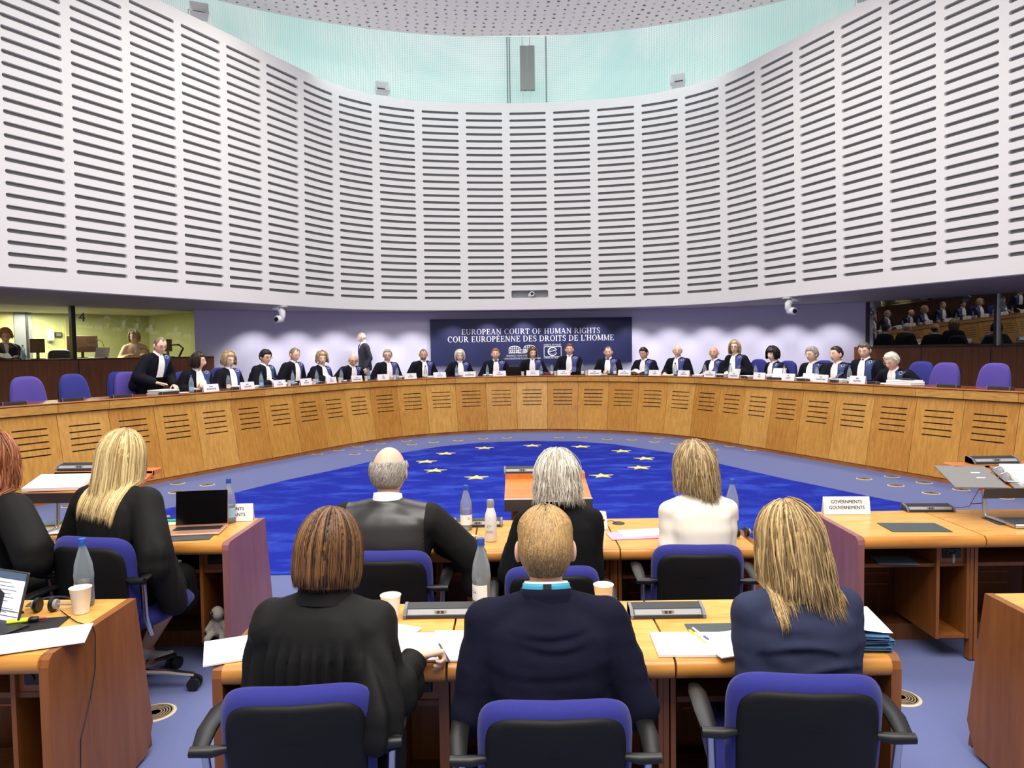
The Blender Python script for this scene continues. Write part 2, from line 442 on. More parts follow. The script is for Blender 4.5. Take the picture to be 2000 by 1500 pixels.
# ring of twelve stars
SCX, SCY, SR = .36, 11.62, 1.76
star = None
pos_txt = ['at the top of the ring, farthest from the lectern', 'first clockwise from the farthest star', 'second clockwise from the farthest star', 'at the right end of the ring', 'just below the right end of the ring', 'near right, close to the white-haired head', 'nearest, hidden behind the lectern', 'near left, beyond the lectern', 'just below the left end of the ring', 'at the left end, beside the bald head', 'second leftwards from the farthest star', 'first leftwards from the farthest star']
for k in range(12):
    a = pi/2 - k*pi/6
    if star is None:
        mb = MB(); n = 5; pts = []
        for j in range(10):
            r = .185 if j % 2 == 0 else .072; b = pi/2 + j*pi/5
            pts.append((r*cos(b), r*sin(b)))
        vs = [(x, y, .0) for x, y in pts] + [(x*.96, y*.96, .006) for x, y in pts] + [(0, 0, .012)]
        fs = [(i, (i+1) % 10, 10+(i+1) % 10, 10+i) for i in range(10)] + [(10+i, 10+(i+1) % 10, 20) for i in range(10)]
        mb.add(vs, fs); s_ = obj('carpet_star', mb, M['star']); star = s_
    else:
        s_ = star.copy(); COL.objects.link(s_)
    s_.location = (SCX + SR*cos(a), SCY + SR*sin(a), .0125)
    tag(s_, 'yellow star on the blue rug, ' + pos_txt[k], 'star', 'ring of yellow stars on the rug')
# round brass floor outlets
vent = thing('floor_vent', 'round slotted brass air vent in the carpet by the left front desk', 'floor vent', atz(303,1392,0), 0, 'round floor vents')
mb = MB(); mb.lathe([(.0,.002),(.093,.003),(.1,.0)], 28); obj('vent_plate', mb, M['brass'], vent, smooth=True, angle=30)
mb = MB()
for r in (.03,.043,.056,.069,.082): mb.lathe([(r-.0035,.0034),(r-.0035,.0042),(r+.0035,.0042),(r+.0035,.0034)], 28)
obj('vent_slots', mb, M['brass_dark'], vent)
VP = [(347,944,'left of the lectern, upper left of three'),(405,947,'left of the lectern, right one of three'),(344,961,'left of the lectern, lower one of three'),(137,988,'under the left lectern'),(1688,935,'right side, leftmost of the right cluster'),(1742,930.6,'right side, farthest of the right cluster'),(1749.5,948,'right side, second row of the right cluster'),(1805.5,942.6,'right side, close under the bench plinth'),(1818.6,963,'right side, nearest above the desk microphone'),(1877.5,956,'right side, beside the lectern leg'),(1962,972,'right side, seen between the lectern legs'),(1758,1362,'beside the right end of the front desk')]
for (x, y, t) in VP: dup(vent, atz(x, y, 0), 0, 'round brass air vent in the grey-blue carpet, ' + t)
far = [(620,887),(693,886.6),(662,879),(726,879),(699,872),(744,866),(805,867.6),(794,860.6),(847,863.4),(895,860),(944,856.4),(990,855),(1092,854),(1137.5,854),(1186,857),(1234,858.5),(1278,862.5),(1320,866),(1287,855),(1384,865),(1426,871),(1392,878),(1466,878.5)]
for i, (x, y) in enumerate(far):
    w = '%s from the left beyond the rug' % ['first','second','third','fourth','fifth','sixth','seventh','eighth','ninth','tenth','eleventh','twelfth','thirteenth','fourteenth','fifteenth','sixteenth','seventeenth','eighteenth','nineteenth','twentieth','twenty-first','twenty-second','last'][i]
    dup(vent, atz(x, y, 0), 0, 'small floor vent at the bench foot, ' + w)

# ------------------------------------------------------------------ curved bench
L0 = bench(0, 0, 0)
T0 = Matrix.Translation(-L0)
bn = thing('judges_bench', 'long curved oak bench with slotted front panels facing the room', 'bench', L0)
NP = 17
def hash_(i): return (i*7919+13) % 11
M['bench_b'] = wood('bench_oak_b', (170,112,42), (204,146,66), .38); M['bench_c'] = wood('bench_oak_c', (184,130,56), (220,166,86), .38); M['bench_lip_b'] = wood('bench_lip_oak_b', (176,120,50), (208,152,74), .35, stretch=(3,3,14))
for i in range(-NP, NP+1):
    u0, u1 = (i-.5)*BW + .003, (i+.5)*BW - .003
    # sloping front panel with five slots
    def P(a, z, back=0.0):
        t = (1.075-z)/1.015; of = .045 - .185*t + back
        p0 = bench(u0, of, z); p1 = bench(u1, of, z); return p0.lerp(p1, a)
    mb = MB(); mb.M = T0
    zs = [.06]; 
    for zc in (.586,.665,.745,.825,.905): zs += [zc-.0085, zc+.0085]
    zs += [1.075]; xs = [0, .19, .81, 1]
    for a in range(3):
        for b in range(len(zs)-1):
            z0, z1 = zs[b], zs[b+1]; x0, x1 = xs[a], xs[a+1]
            if a == 1 and b % 2 == 1:
                q = [P(x0,z0), P(x1,z0), P(x1,z1), P(x0,z1)]; r = [P(x0,z0,.02), P(x1,z0,.02), P(x1,z1,.02), P(x0,z1,.02)]
                mb.add(q+r, [(0,1,5,4),(1,2,6,5),(2,3,7,6),(3,0,4,7)], 0); mb.add(r, [(0,1,2,3)], 1)
            else: mb.add([P(x0,z0), P(x1,z0), P(x1,z1), P(x0,z1)], [(0,1,2,3)], 0)
    # panel edges return
    for a in (0, 1): mb.add([P(a,.06), P(a,1.075), P(a,1.075,.018), P(a,.06,.018)], [(0,1,2,3)], 0)
    obj('front_panel', mb, [(M['bench'], M['bench_b'], M['bench_c'])[hash_(i) % 3], M['black']], bn, fix=False)
    mb = MB(); mb.M = T0
    K = 3
    rows = [[(.0,1.19)],[(.0,1.085)]]
    prof = [(.03,1.195),(0.0,1.192),(0.0,1.088),(.035,1.083)]
    mb.grid([[bench(u0+(u1-u0)*k/K, of, z) for (of, z) in prof] for k in range(K+1)])
    for k in (0, K): mb.add([bench(u0+(u1-u0)*k/K, of, z) for (of, z) in prof], [(0,1,2,3)])
    obj('fascia', mb, (M['bench_lip'], M['bench_lip_b'])[hash_(i) % 2], bn, fix=False)
us = [(-NP-.5)*BW + k*BW/3 for k in range((2*NP+1)*3+1)]
mb = MB(); mb.M = T0
prof = [(.02,1.196),(-.006,1.2),(-.010,1.207),(-.006,1.214),(.004,1.217),(.05,1.217),(.05,1.196)]
mb.grid([[bench(u, of, z) for (of, z) in prof] for u in us])
obj('nosing', mb, M['bench_edge'], bn, smooth=True, angle=40)
mb = MB(); mb.M = T0
prof = [(.05,1.217),(.62,1.217),(.62,1.185),(.05,1.185)]
mb.grid([[bench(u, of, z) for (of, z) in prof+prof[:1]] for u in us])
obj('worktop', mb, M['bench_top'], bn)
mb = MB(); mb.M = T0
prof = [(.10,1.18),(.075,1.075),(-.10,.06)]
mb.grid([[bench(u, of, z) for (of, z) in prof] for u in us])
obj('carcass', mb, M['desk_dark'], bn)
mb = MB(); mb.M = T0
prof = [(.1,.058),(-.128,.058),(-.128,0.0)]
mb.grid([[bench(u, of, z) for (of, z) in prof] for u in us])
obj('plinth', mb, M['plinth'], bn)
# raised platform behind the bench
PLAT = .5
mb = MB(); prof = [(.10,0),(.10,PLAT),(5.2,PLAT)]
mb.grid([[bench(u, of, z) for (of, z) in prof] for u in us]); struct('floor_platform', mb, M['carpet'])

# ------------------------------------------------------------------ white slotted drum wall
ZB, ZT = 1.80+1.215, 1.80+5.423; ROWS = 28; PZ = (ZT-ZB)/(ROWS-1); LEAN = -.098
def du(i):
    a = abs(i); s = a*DW if a < 6.5 else 6.5*DW + (a-6.5)*DW2
    return s if i >= 0 else -s
def drum(u, z, back=0.0):
    p, n = DRUM.at(u, LEAN*(z-ZB)/(ZT-ZB) + back); p.z = z; return p
NC = 13; Z0, Z1 = 2.735, 7.46
mb = MB()
def slot_cell(u0, u1, z0, z1, hw, hh, rad, depth=.05, kback=1, nseg=4):
    uc, zc = (u0+u1)/2, (z0+z1)/2
    # outline from the right side, counter-clockwise
    inn = []; out = []
    w2, h2 = (u1-u0)/2, (z1-z0)/2
    cx = hw-rad; cz = hh-rad
    for (sx, sz, a0) in ((1,1,0),(-1,1,pi/2),(-1,-1,pi),(1,-1,1.5*pi)):
        for k in range(3):
            a = a0 + k*pi/4
            inn.append((sx*cx + rad*cos(a), sz*cz + rad*sin(a)))
            if k == 1: out.append((sx*w2, sz*h2))
            else:
                if (sx > 0) == (sz > 0): first_side = (k == 0)
                else: first_side = (k == 2)
                out.append((sx*w2, sz*cz*.5) if first_side else (sx*cx, sz*h2))
        # subdivide the long edges so that they follow the curve
        if sx == 1 and sz == 1:
            for t in (1/3, -1/3): inn.append((cx*t, hh)); out.append((cx*t, h2))
        if sx == -1 and sz == -1:
            for t in (-1/3, 1/3): inn.append((cx*t, -hh)); out.append((cx*t, -h2))
    n = len(inn)
    A = [drum(uc+x, zc+z) for x, z in out]; B = [drum(uc+x, zc+z) for x, z in inn]; C_ = [drum(uc+x, zc+z, depth) for x, z in inn]
    mb.add(A+B+C_, [(i, (i+1) % n, n+(i+1) % n, n+i) for i in range(n)] + [(n+i, n+(i+1) % n, 2*n+(i+1) % n, 2*n+i) for i in range(n)], 0)
    mb.add(C_, [tuple(range(n))], kback)
for i in range(-NC, NC+1):
    u0 = (du(i)+du(i-1))/2; u1 = (du(i)+du(i+1))/2
    hw = .425 if abs(i) < 6.5 else .405
    r0 = 0
    if i == 0:
        slot_cell(u0, u1, ZB-PZ/2, ZB+1.5*PZ, .43, .087, .03, depth=.16, kback=2); r0 = 2
    for r in range(r0, ROWS):
        z = ZB + r*PZ; slot_cell(u0, u1, z-PZ/2, z+PZ/2, hw, .0285, .027)
us = []
for i in range(-NC, NC+1):
    u0 = (du(i)+du(i-1))/2; u1 = (du(i)+du(i+1))/2; cx_ = .398 if abs(i) < 6.5 else .378; um = (u0+u1)/2; us += [u0, um-cx_, um-cx_/3, um+cx_/3, um+cx_]
us.append(u1)
for (za, zb) in ((Z0, ZB-PZ/2), (ZT+PZ/2, Z1)):
    mb.grid([[drum(u, za), drum(u, zb)] for u in us])
mb.grid([[drum(u, Z1), drum(u, Z1, .35)] for u in us])
mb.grid([[drum(u, Z0), drum(u, Z0, .02), drum(u, Z0-.012, .03)] for u in us])
M['niche'] = plain('niche_grey', (150,150,156), .6)
struct('wall_upper', mb, [M['white_wall'], M['slot_dark'], M['niche']], fix=False)
# camera in its niche
pc = drum(0.02, ZB+PZ*.5, .05)
t = thing('niche_camera', 'small white camera sitting in the niche at the foot of the slotted wall', 'camera', pc)
mb = MB(); mb.box((0,0,-.03),(.12,.1,.10), bev=.03); obj('camera_body', mb, M['white_plastic'], t, smooth=True, angle=40)
mb = MB(); mb.tube([(.03,-.03,.0),(.03,-.11,.0)], [.06,.055], 18); mb.tube([(.03,-.105,.0),(.03,-.115,.0)], [.038,.036], 18, 1); obj('lens', mb, [M['white_plastic'], M['black']], t, smooth=True, angle=40)

# soffit under the drum, lower back wall
mb = MB(); mb.grid([[drum(u, Z0-.012, .03)] + [drum(u, Z0+.004, o) for o in (.5, 1.4, 3, 6.5)] for u in us])
struct('ceiling_soffit', mb, M['soffit'], fix=False)
WC, WR = (1.05, 5.5), 12.72
mb = MB()
mb.grid([[V((WC[0]+WR*sin(a), WC[1]+WR*cos(a), z)) for z in (PLAT-.05, 2.76)] for a in [radians(-37.9+71.2*k/40) for k in range(41)]])
struct('wall_back', mb, M['lilac_wall'])
def wall_pt(px, py, inset=0.0):
    d = ray(px, py); best = None
    for k in range(800):
        Y = 13 + k*.008; p = V((d.x*Y/d.y, Y, CAMZ+d.z*Y/d.y))
        e = abs(math.hypot(p.x-WC[0], p.y-WC[1]) - (WR-inset))
        if best is None or e < best[0]: best = (e, p)
    return best[1]

# ------------------------------------------------------------------ mesh screen wall and canopy
def meshscreen():
    m, nt, b = nm('pale_green_mesh_glow'); N = nt.nodes; L = nt.links
    uv = N.new('ShaderNodeUVMap'); sp = N.new('ShaderNodeSeparateXYZ'); L.new(uv.outputs[0], sp.inputs[0])
    def cell(sock):
        w = N.new('ShaderNodeMath'); w.operation = 'FRACT'; L.new(sock, w.inputs[0])
        g = N.new('ShaderNodeMath'); g.operation = 'SUBTRACT'; g.inputs[1].default_value = .5; L.new(w.outputs[0], g.inputs[0])
        a = N.new('ShaderNodeMath'); a.operation = 'ABSOLUTE'; L.new(g.outputs[0], a.inputs[0])
        c = N.new('ShaderNodeMath'); c.operation = 'LESS_THAN'; c.inputs[1].default_value = .27; L.new(a.outputs[0], c.inputs[0]); return c
    cx, cy = cell(sp.outputs[0]), cell(sp.outputs[1])
    ml = N.new('ShaderNodeMath'); ml.operation = 'MULTIPLY'; L.new(cx.outputs[0], ml.inputs[0]); L.new(cy.outputs[0], ml.inputs[1])
    tc = N.new('ShaderNodeTexCoord'); nz = N.new('ShaderNodeTexNoise'); nz.inputs['Scale'].default_value = .55; L.new(tc.outputs['Object'], nz.inputs['Vector'])
    cr = N.new('ShaderNodeValToRGB'); cr.color_ramp.elements[0].position = .35; cr.color_ramp.elements[1].position = .68
    cr.color_ramp.elements[0].color = lin((206,235,232)); cr.color_ramp.elements[1].color = lin((242,249,248)); L.new(nz.outputs['Fac'], cr.inputs['Fac'])
    mx = N.new('ShaderNodeMix'); mx.data_type = 'RGBA'; mx.inputs[7].default_value = lin((170,212,210))
    L.new(ml.outputs[0], mx.inputs[0]); L.new(cr.outputs['Color'], mx.inputs[6]); L.new(mx.outputs[2], b.inputs['Base Color'])
    L.new(mx.outputs[2], b.inputs['Emission Color']); b.inputs['Emission Strength'].default_value = .36  # screen is no lamp: its glow stands in for skylight on it
    b.inputs['Roughness'].default_value = .7
    return m
M['mesh'] = meshscreen()
mb = MB(); nu = len(us)
P_ = [[V((*drum(u, 7, 1.5+.05).xy, z)) for z in (6.6, 8.0, 9.4, 11.0)] for u in us]
mb.grid(P_)
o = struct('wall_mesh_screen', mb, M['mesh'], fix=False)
uvl = o.data.uv_layers.new(name='UVMap')
for poly in o.data.polygons:
    for li in poly.loop_indices:
        vi = o.data.loops[li].vertex_index; iu, iz = divmod(vi, 4)
        uvl.data[li].uv = (us[iu]/.042, (6.6, 8.0, 9.4, 11.0)[iz]/.042)
# seams of the screen beside the panel
mb = MB()
for px in (997, 1001, 1063):
    u = (px-1030)*.0128; p = drum(u, 7, 1.53); mb.box((p.x, p.y, 8.2), (.018,.012,3.2))
struct('trim_screen', mb, M['mid_grey'])
# canopy disc with drilled holes
CZ, CR, CC = 8.26, 9.6, (.05, 5.4)
edge = atz(1010, 72, CZ); CC = (edge.x, edge.y-CR)
mb = MB()
rings = [0.05] + [CR*k/12 for k in range(1, 13)]
prof = [(r, CZ + .0*(CR-r)) for r in rings] + [(CR+.02, CZ+.03), (CR, CZ+.12)]
mb.lathe(prof, 96, (CC[0], CC[1], 0))
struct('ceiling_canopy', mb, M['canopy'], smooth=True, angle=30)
mb = MB(); hr = random.Random(3)
for ri in range(30):
    r = CR - .12 - ri*.17
    n = int(2*pi*r/.19)
    for k in range(n):
        a = (k + .5*(ri % 2))*2*pi/n
        if not (.18*pi < a < .82*pi): continue
        c = V((CC[0]+r*cos(a), CC[1]+r*sin(a), CZ-.004)); rr = .026 if hr.random() > .25 else .034
        vs = [c + V((rr*cos(q*pi/4), rr*sin(q*pi/4), 0)) for q in range(8)]
        mb.add(vs, [tuple(range(8))], 0 if hr.random() < .45 else (1 if hr.random() < .6 else 2))
struct('trim_canopy_holes', mb, [plain('hole_grey', (140,140,146), .8), plain('hole_pale', (222,222,226), .8), plain('hole_teal', (172,192,194), .8)], fix=False)

# hanging twin panel in front of the screen
pc = drum(-.09, 7, .9)
top = aty(1030, 90, pc.y); bot = aty(1030, 177, pc.y); xl = aty(1015.5, 130, pc.y).x; xr = aty(1044.5, 130, pc.y).x
H_ = top.z-bot.z; W_ = xr-xl; cz = (top.z+bot.z)/2; cx = (xl+xr)/2
t = thing('speaker_column', 'grey twin panel hanging on rods in front of the mesh screen', 'loudspeaker', (cx, pc.y, bot.z-.35))
zz = .35
for s in (-1, 1):
    mb = MB(); mb.box((s*W_*.25, 0, zz+H_/2), (W_*.48, .10, H_), bev=.01); obj('panel', mb, M['binder_grey'] if False else plain('panel_grey', (158,160,160), .5), t)
for s in (-1, 1):
    mb = MB(); mb.tube([(s*W_*.25-.03, 0, -.12), (s*W_*.25-.03, 0, zz+.05)], .014, 6); mb.tube([(s*W_*.25-.03, 0, zz+H_-.05), (s*W_*.25-.03, 0, zz+H_+.5)], .014, 6)
    mb.box((s*W_*.25-.03, 0, -.13), (.09,.09,.03))
    obj('hanging_rod', mb, M['white_plastic'], t)

M['flood'] = plain('flood_silver', (226,226,228), .4)
# floodlights along the rim of the drum
def flood(px, py, lab, side):
    best = None
    for k in range(-900, 901):
        q = proj(drum(k*.01, Z1+.02, .14)); e = abs(q[0]-px)
        if best is None or e < best[0]: best = (e, k*.01)
    p = drum(best[1], Z1, .14)
    t = thing('floodlight', lab, 'floodlight', p, side*radians(25), 'floodlights on the rim of the slotted wall')
    mb = MB(); w, h = .30, .24
    R = Euler((radians(62), 0, 0)).to_matrix()
    c = V((0, 0, .22))
    # shallow open tray facing up and forward
    o1 = [(-w/2,-h/2),(w/2,-h/2),(w/2,h/2),(-w/2,h/2)]; i1 = [(x*.62, y*.6) for x, y in o1]
    vs = [c + R @ V((x, y, .08)) for x, y in o1] + [c + R @ V((x, y, -.06)) for x, y in i1] + [c + R @ V((x*.9, y*.9, -.10)) for x, y in o1]
    mb.add(vs, [(0,1,5,4),(1,2,6,5),(2,3,7,6),(3,0,4,7)], 0); mb.add([vs[4],vs[5],vs[6],vs[7]], [(0,1,2,3)], 1)
    mb.add(vs, [(0,8,9,1),(1,9,10,2),(2,10,11,3),(3,11,8,0),(8,11,10,9)], 0)
    obj('housing', mb, [M['flood'], M['dark_grey']], t)
    mb = MB(); mb.tube([(-.17,0,.005),(-.17,0,.22),(-.15,0,.22)], .012, 6); mb.tube([(.17,0,.005),(.17,0,.22),(.15,0,.22)], .012, 6); mb.tube([(-.17,0,.01),(.17,0,.01)], .014, 6)
    obj('bracket', mb, M['white_plastic'], t)
flood(390, 15, 'silver floodlight on the wall rim at the far upper left', 1)
flood(747, 163, 'silver floodlight on the wall rim, left of the hanging panel', 1)
flood(1324, 150, 'silver floodlight on the wall rim, right of the hanging panel', -1)
flood(1692, -4, 'floodlight on the wall rim at the upper right, mostly out of view', -1)

# ------------------------------------------------------------------ dome cameras under the soffit
def ptz(px, lab, side):
    best = None
    for k in range(-900, 901):
        q = proj(drum(k*.01, Z0, .12)); e = abs(q[0]-px)
        if best is None or e < best[0]: best = (e, k*.01)
    p = drum(best[1], Z0-.012, .12)
    t = thing('ceiling_camera', lab, 'camera', p, 0, 'swivel cameras under the soffit')
    mb = MB(); mb.box((0,0,-.012),(.30,.18,.024), bev=.008); mb.box((-.06*side,0,-.05),(.15,.13,.06), bev=.02); obj('mount', mb, M['white_plastic'], t, smooth=True, angle=40)
    mb = MB(); mb.tube([(.02*side,0,-.07),(.06*side,0,-.12),(.065*side,0,-.2),(.03*side,0,-.26)], [.06,.065,.06,.05], 14); obj('swivel_arm', mb, M['white_plastic'], t, smooth=True, angle=50)
    mb = MB(); mb.tube([(.03*side,.05,-.25),(-.02*side,-.06,-.265),(-.03*side,-.09,-.268)], [.07,.075,.06], 16); mb.tube([(-.03*side,-.088,-.268),(-.032*side,-.098,-.269)], [.048,.045], 16, 1); obj('camera_head', mb, [M['white_plastic'], M['black']], t, smooth=True, angle=50)
ptz(545, 'white swivel camera hanging under the soffit, left side', 1)
ptz(1546, 'white swivel camera hanging under the soffit, right side', -1)
# ------------------------------------------------------------------ serif lettering (stroke-built glyphs)
# unit: cap height 1; thick stem .16, thin .065
def glyph(ch):
    TK, TN, SF = .135, .055, .045
    P = []   # list of polygons
    def stem(x, z0=0, z1=1, w=TK, s0=True, s1=True):
        P.append([(x-w/2,z0),(x+w/2,z0),(x+w/2,z1),(x-w/2,z1)])
        e = .085
        if s0: P.append([(x-w/2-e,z0),(x+w/2+e,z0),(x+w/2+e,z0+SF),(x-w/2-e,z0+SF)])
        if s1: P.append([(x-w/2-e,z1-SF),(x+w/2+e,z1-SF),(x+w/2+e,z1),(x-w/2-e,z1)])
    def bar(x0, x1, z, w=TN): P.append([(x0,z-w/2),(x1,z-w/2),(x1,z+w/2),(x0,z+w/2)])
    def tip(x, z0, z1, w=.05): P.append([(x-w/2,z0),(x+w/2,z0),(x+w/2,z1),(x-w/2,z1)])
    def diag(x0, z0, x1, z1, w): P.append([(x0-w/2,z0),(x0+w/2,z0),(x1+w/2,z1),(x1-w/2,z1)])
    def arc(cx, cz, rx, rz, a0, a1, thick=TK, thin=TN, n=14):
        for k in range(n):
            q = []
            for a in (a0+(a1-a0)*k/n, a0+(a1-a0)*(k+1)/n):
                t = thin + (thick-thin)*abs(cos(a))**1.5
                q.append(((cx+rx*cos(a), cz+rz*sin(a)), (cx+(rx-t)*cos(a), cz+(rz-thin)*sin(a))))
            P.append([q[0][0], q[1][0], q[1][1], q[0][1]])
    D = radians
    w = .7
    if ch == 'A':
        diag(.08,0,.38,1,TN); diag(.70,0,.38,1,TK); bar(.18,.6,.34); bar(-.02,.2,.025,SF); bar(.54,.86,.025,SF); w=.84
    elif ch in 'EÉ':
        stem(.17); bar(.1,.62,.03); bar(.1,.58,.97); bar(.2,.48,.51); tip(.62,0,.24); tip(.58,.78,1); tip(.48,.4,.62); w=.7
        if ch == 'É': P.append([(.28,1.1),(.36,1.1),(.52,1.3),(.42,1.3)])
    elif ch == 'F': stem(.17); bar(.1,.58,.97); bar(.2,.46,.49); tip(.58,.77,1); tip(.46,.38,.6); w=.64
    elif ch == 'U': stem(.17,.35,1,s0=False); stem(.66,.35,1,TN*1.3,s0=False); arc(.415,.37,.325,.385,D(180),D(360)); w=.84
    elif ch == 'R': stem(.17); arc(.3,.74,.32,.26,D(-90),D(90)); bar(.17,.32,.97); bar(.17,.32,.51); diag(.72,0,.38,.5,TK); bar(.62,.86,.025,SF); w=.82
    elif ch == 'P': stem(.17); arc(.3,.73,.32,.27,D(-90),D(90)); bar(.17,.32,.97); bar(.17,.32,.49); w=.68
    elif ch == 'D': stem(.17); arc(.3,.5,.5,.5,D(-90),D(90)); bar(.17,.32,.97); bar(.17,.32,.03); w=.88
    elif ch == 'O': arc(.44,.5,.4,.515,0,D(360),n=24); w=.88
    elif ch in 'CG':
        arc(.45,.5,.41,.515,D(48),D(312),n=20); tip(.74,.7,.95,.05)
        if ch == 'G': stem(.7,.08,.42,TK*.9,s0=False)
        w=.82
    elif ch == 'S':
        arc(.32,.745,.25,.27,D(40),D(250),.13); arc(.32,.26,.27,.275,D(-140),D(70),.13); diag(.46,.42,.2,.62,.17); tip(.52,.74,.96); tip(.08,.04,.28); w=.62
    elif ch == 'T': stem(.36,s1=False); bar(.04,.68,.97); tip(.05,.76,1); tip(.67,.76,1); w=.72
    elif ch == 'N': stem(.15,0,1,TN*1.2); diag(.74,0,.14,1,TK); stem(.72,0,1,TN*1.2,s0=False); w=.88
    elif ch == 'H': stem(.17); stem(.68); bar(.2,.66,.51); w=.86
    elif ch == 'M': stem(.14,0,1,TN*1.2); stem(.86,0,1); diag(.48,.08,.16,1,TK); diag(.48,.08,.84,1,TN); w=1.02
    elif ch == 'I': stem(.17); w=.34
    elif ch == 'L': stem(.17); bar(.1,.6,.03); tip(.6,0,.26); w=.64
    elif ch == "'": P.append([(.06,.7),(.11,.7),(.18,1.02),(.07,1.02)]); w=.22
    elif ch == ' ': w=.34
    return P, w+.06
def serif_line(text, height, y=0.0):
    # returns polygons in (x, z), centred on x = 0
    x = 0; out = []
    for ch in text:
        P, w = glyph(ch); out += [[(x+a, b) for a, b in p] for p in P]; x += w
    return [[((a-x/2)*height, b*height+y) for a, b in p] for p in out], x*height
def flat_polys(polys, T, sx=1.0, m=0, mb=None):
    mb = mb or MB()
    for p in polys: mb.add([T @ V((a*sx, 0, b)) for a, b in p], [tuple(range(len(p)))], m)
    return mb
_txt = {}
def text_polys(s, height, align='CENTER', spacing=1.0):
    # plain sans lettering from the built-in font, converted to mesh triangles in (x, z)
    key = (s, align, spacing)
    if key not in _txt:
        cu = bpy.data.curves.new('txt', 'FONT'); cu.body = s; cu.align_x = align; cu.resolution_u = 2; cu.space_character = spacing
        ob = bpy.data.objects.new('txt', cu); COL.objects.link(ob)
        bpy.context.view_layer.update()
        me = bpy.data.meshes.new_from_object(ob.evaluated_get(bpy.context.evaluated_depsgraph_get()))
        vs = [(v.co.x, v.co.y) for v in me.vertices]; fs = [tuple(p.vertices) for p in me.polygons]
        bpy.data.objects.remove(ob); bpy.data.curves.remove(cu); bpy.data.meshes.remove(me)
        _txt[key] = (vs, fs)
    vs, fs = _txt[key]; k = height/.70
    return [[(vs[i][0]*k, vs[i][1]*k) for i in f] for f in fs]
def text_mb(s, height, T, m=0, mb=None, fitw=None, align='CENTER', bold=0.0):
    mb = mb or MB(); P = text_polys(s, height, align)
    if not P: return mb
    w = max(a for p in P for a, b in p) - min(a for p in P for a, b in p); sx = min(1.0, fitw/w) if fitw else 1.0
    for dx in ((-bold, bold) if bold else (0,)):
        for p in P: mb.add([T @ V((a*sx+dx, 0, b)) for a, b in p], [tuple(range(len(p)))], m)
    return mb

# ------------------------------------------------------------------ banner on the back wall
bl, br = aty(840, 624, 17.72), aty(1234, 619, 17.98)
z1 = (bl.z+br.z)/2; z0 = (aty(840, 711, 17.72).z + aty(1234, 708, 17.98).z)/2
bw = (br.xy-bl.xy).length; ang = atan2(br.y-bl.y, br.x-bl.x)
t = thing('wall_banner', 'navy banner with two lines of silver serif lettering on the lilac back wall', 'banner', ((bl.x+br.x)/2, (bl.y+br.y)/2, z0), ang)
H_ = z1-z0
mb = MB(); mb.box((0, .012, H_/2), (bw, .024, H_)); obj('panel', mb, M['banner'], t)
def yb(py): return H_*(709.5-py)/(709.5-621.5)
sc = bw/394
I4 = Matrix.Translation((0, -.004, 0))
for txt, yc, wpx, mm, hp in (('EUROPEAN COURT OF HUMAN RIGHTS', 652, 272, 'letter', 10.5), ("COUR EUROPÉENNE DES DROITS DE L'HOMME", 666.5, 326, 'letter_white', 11)):
    P, w = serif_line(txt, hp*sc); k = wpx*sc/w
    x_ = 0.0; TT = Matrix.Translation((-1*sc, -.004, yb(yc)))
    for wd in txt.split(' '):
        Pw, ww = serif_line(wd, hp*sc); c_ = x_ + ww/2 - w/2
        obj('word', flat_polys([[(a+c_, b) for a, b in p] for p in Pw], TT, k), M[mm], t, fix=False)
        x_ += ww + glyph(' ')[1]*hp*sc
# building emblem: two ribbed drums and a low bowl, drawn in lines
mb = MB()
def ln(x0, z0_, x1, z1_, w=.6):
    a = V((x0, 0, z0_)); b = V((x1, 0, z1_)); d = (b-a).normalized(); n_ = V((-d.z, 0, d.x))*w/2*sc
    mb.add([I4 @ q for q in (a-n_, b-n_, b+n_, a+n_)], [(0,1,2,3)])
def ex(px): return (px-1037)*sc
for (xa, xb, ya, yb_) in ((992,1014,675.5,690), (1021,1043,674,688)):
    for k in range(7):
        x = xa+(xb-xa)*k/6; h = 1-.35*abs(k-3)/3; ln(ex(x), yb(yb_), ex(x), yb(yb_-(yb_-ya)*h), .9)
    for k in range(3): ln(ex(xa), yb(ya+4+k*4), ex(xb), yb(ya+4+k*4), .6)
    for k in range(8):
        a, b = k*pi/8, (k+1)*pi/8; cx = (xa+xb)/2; ln(ex(cx-11*cos(a)), yb(ya+5-5*sin(a)), ex(cx-11*cos(b)), yb(ya+5-5*sin(b)), 1.1)
for k in range(10):
    a, b = k*pi/5, (k+1)*pi/5; ln(ex(1017+11*cos(a)), yb(686+3.5*sin(a)), ex(1017+11*cos(b)), yb(686+3.5*sin(b)), 1.0)
for k in range(-3, 4): ln(ex(1017+k*3), yb(684), ex(1017+k*2.4), yb(690), .8)
for k in range(4): ln(ex(993+k*4), yb(690), ex(995+k*4), yb(685), .7)
for s, py, wp in (('EUROPEAN COURT OF HUMAN RIGHTS', 696, 62), ("COUR EUROPÉENNE DES DROITS DE L'HOMME", 701.5, 72)):
    P, w = serif_line(s, 3.4*sc); flat_polys(P, Matrix.Translation((ex(1018), -.004, yb(py))), wp*sc/w, mb=mb)
obj('building_emblem', mb, M['letter_white'], t, fix=False)
mb = MB()
x0, x1, y0, y1 = 1060.5, 1094, 677.5, 697
for (a, b, c, d) in ((x0,y0,x1,y0),(x1,y0,x1,y1),(x1,y1,x0,y1),(x0,y1,x0,y0)): ln(ex(a), yb(b), ex(c), yb(d), .9)
prev = None
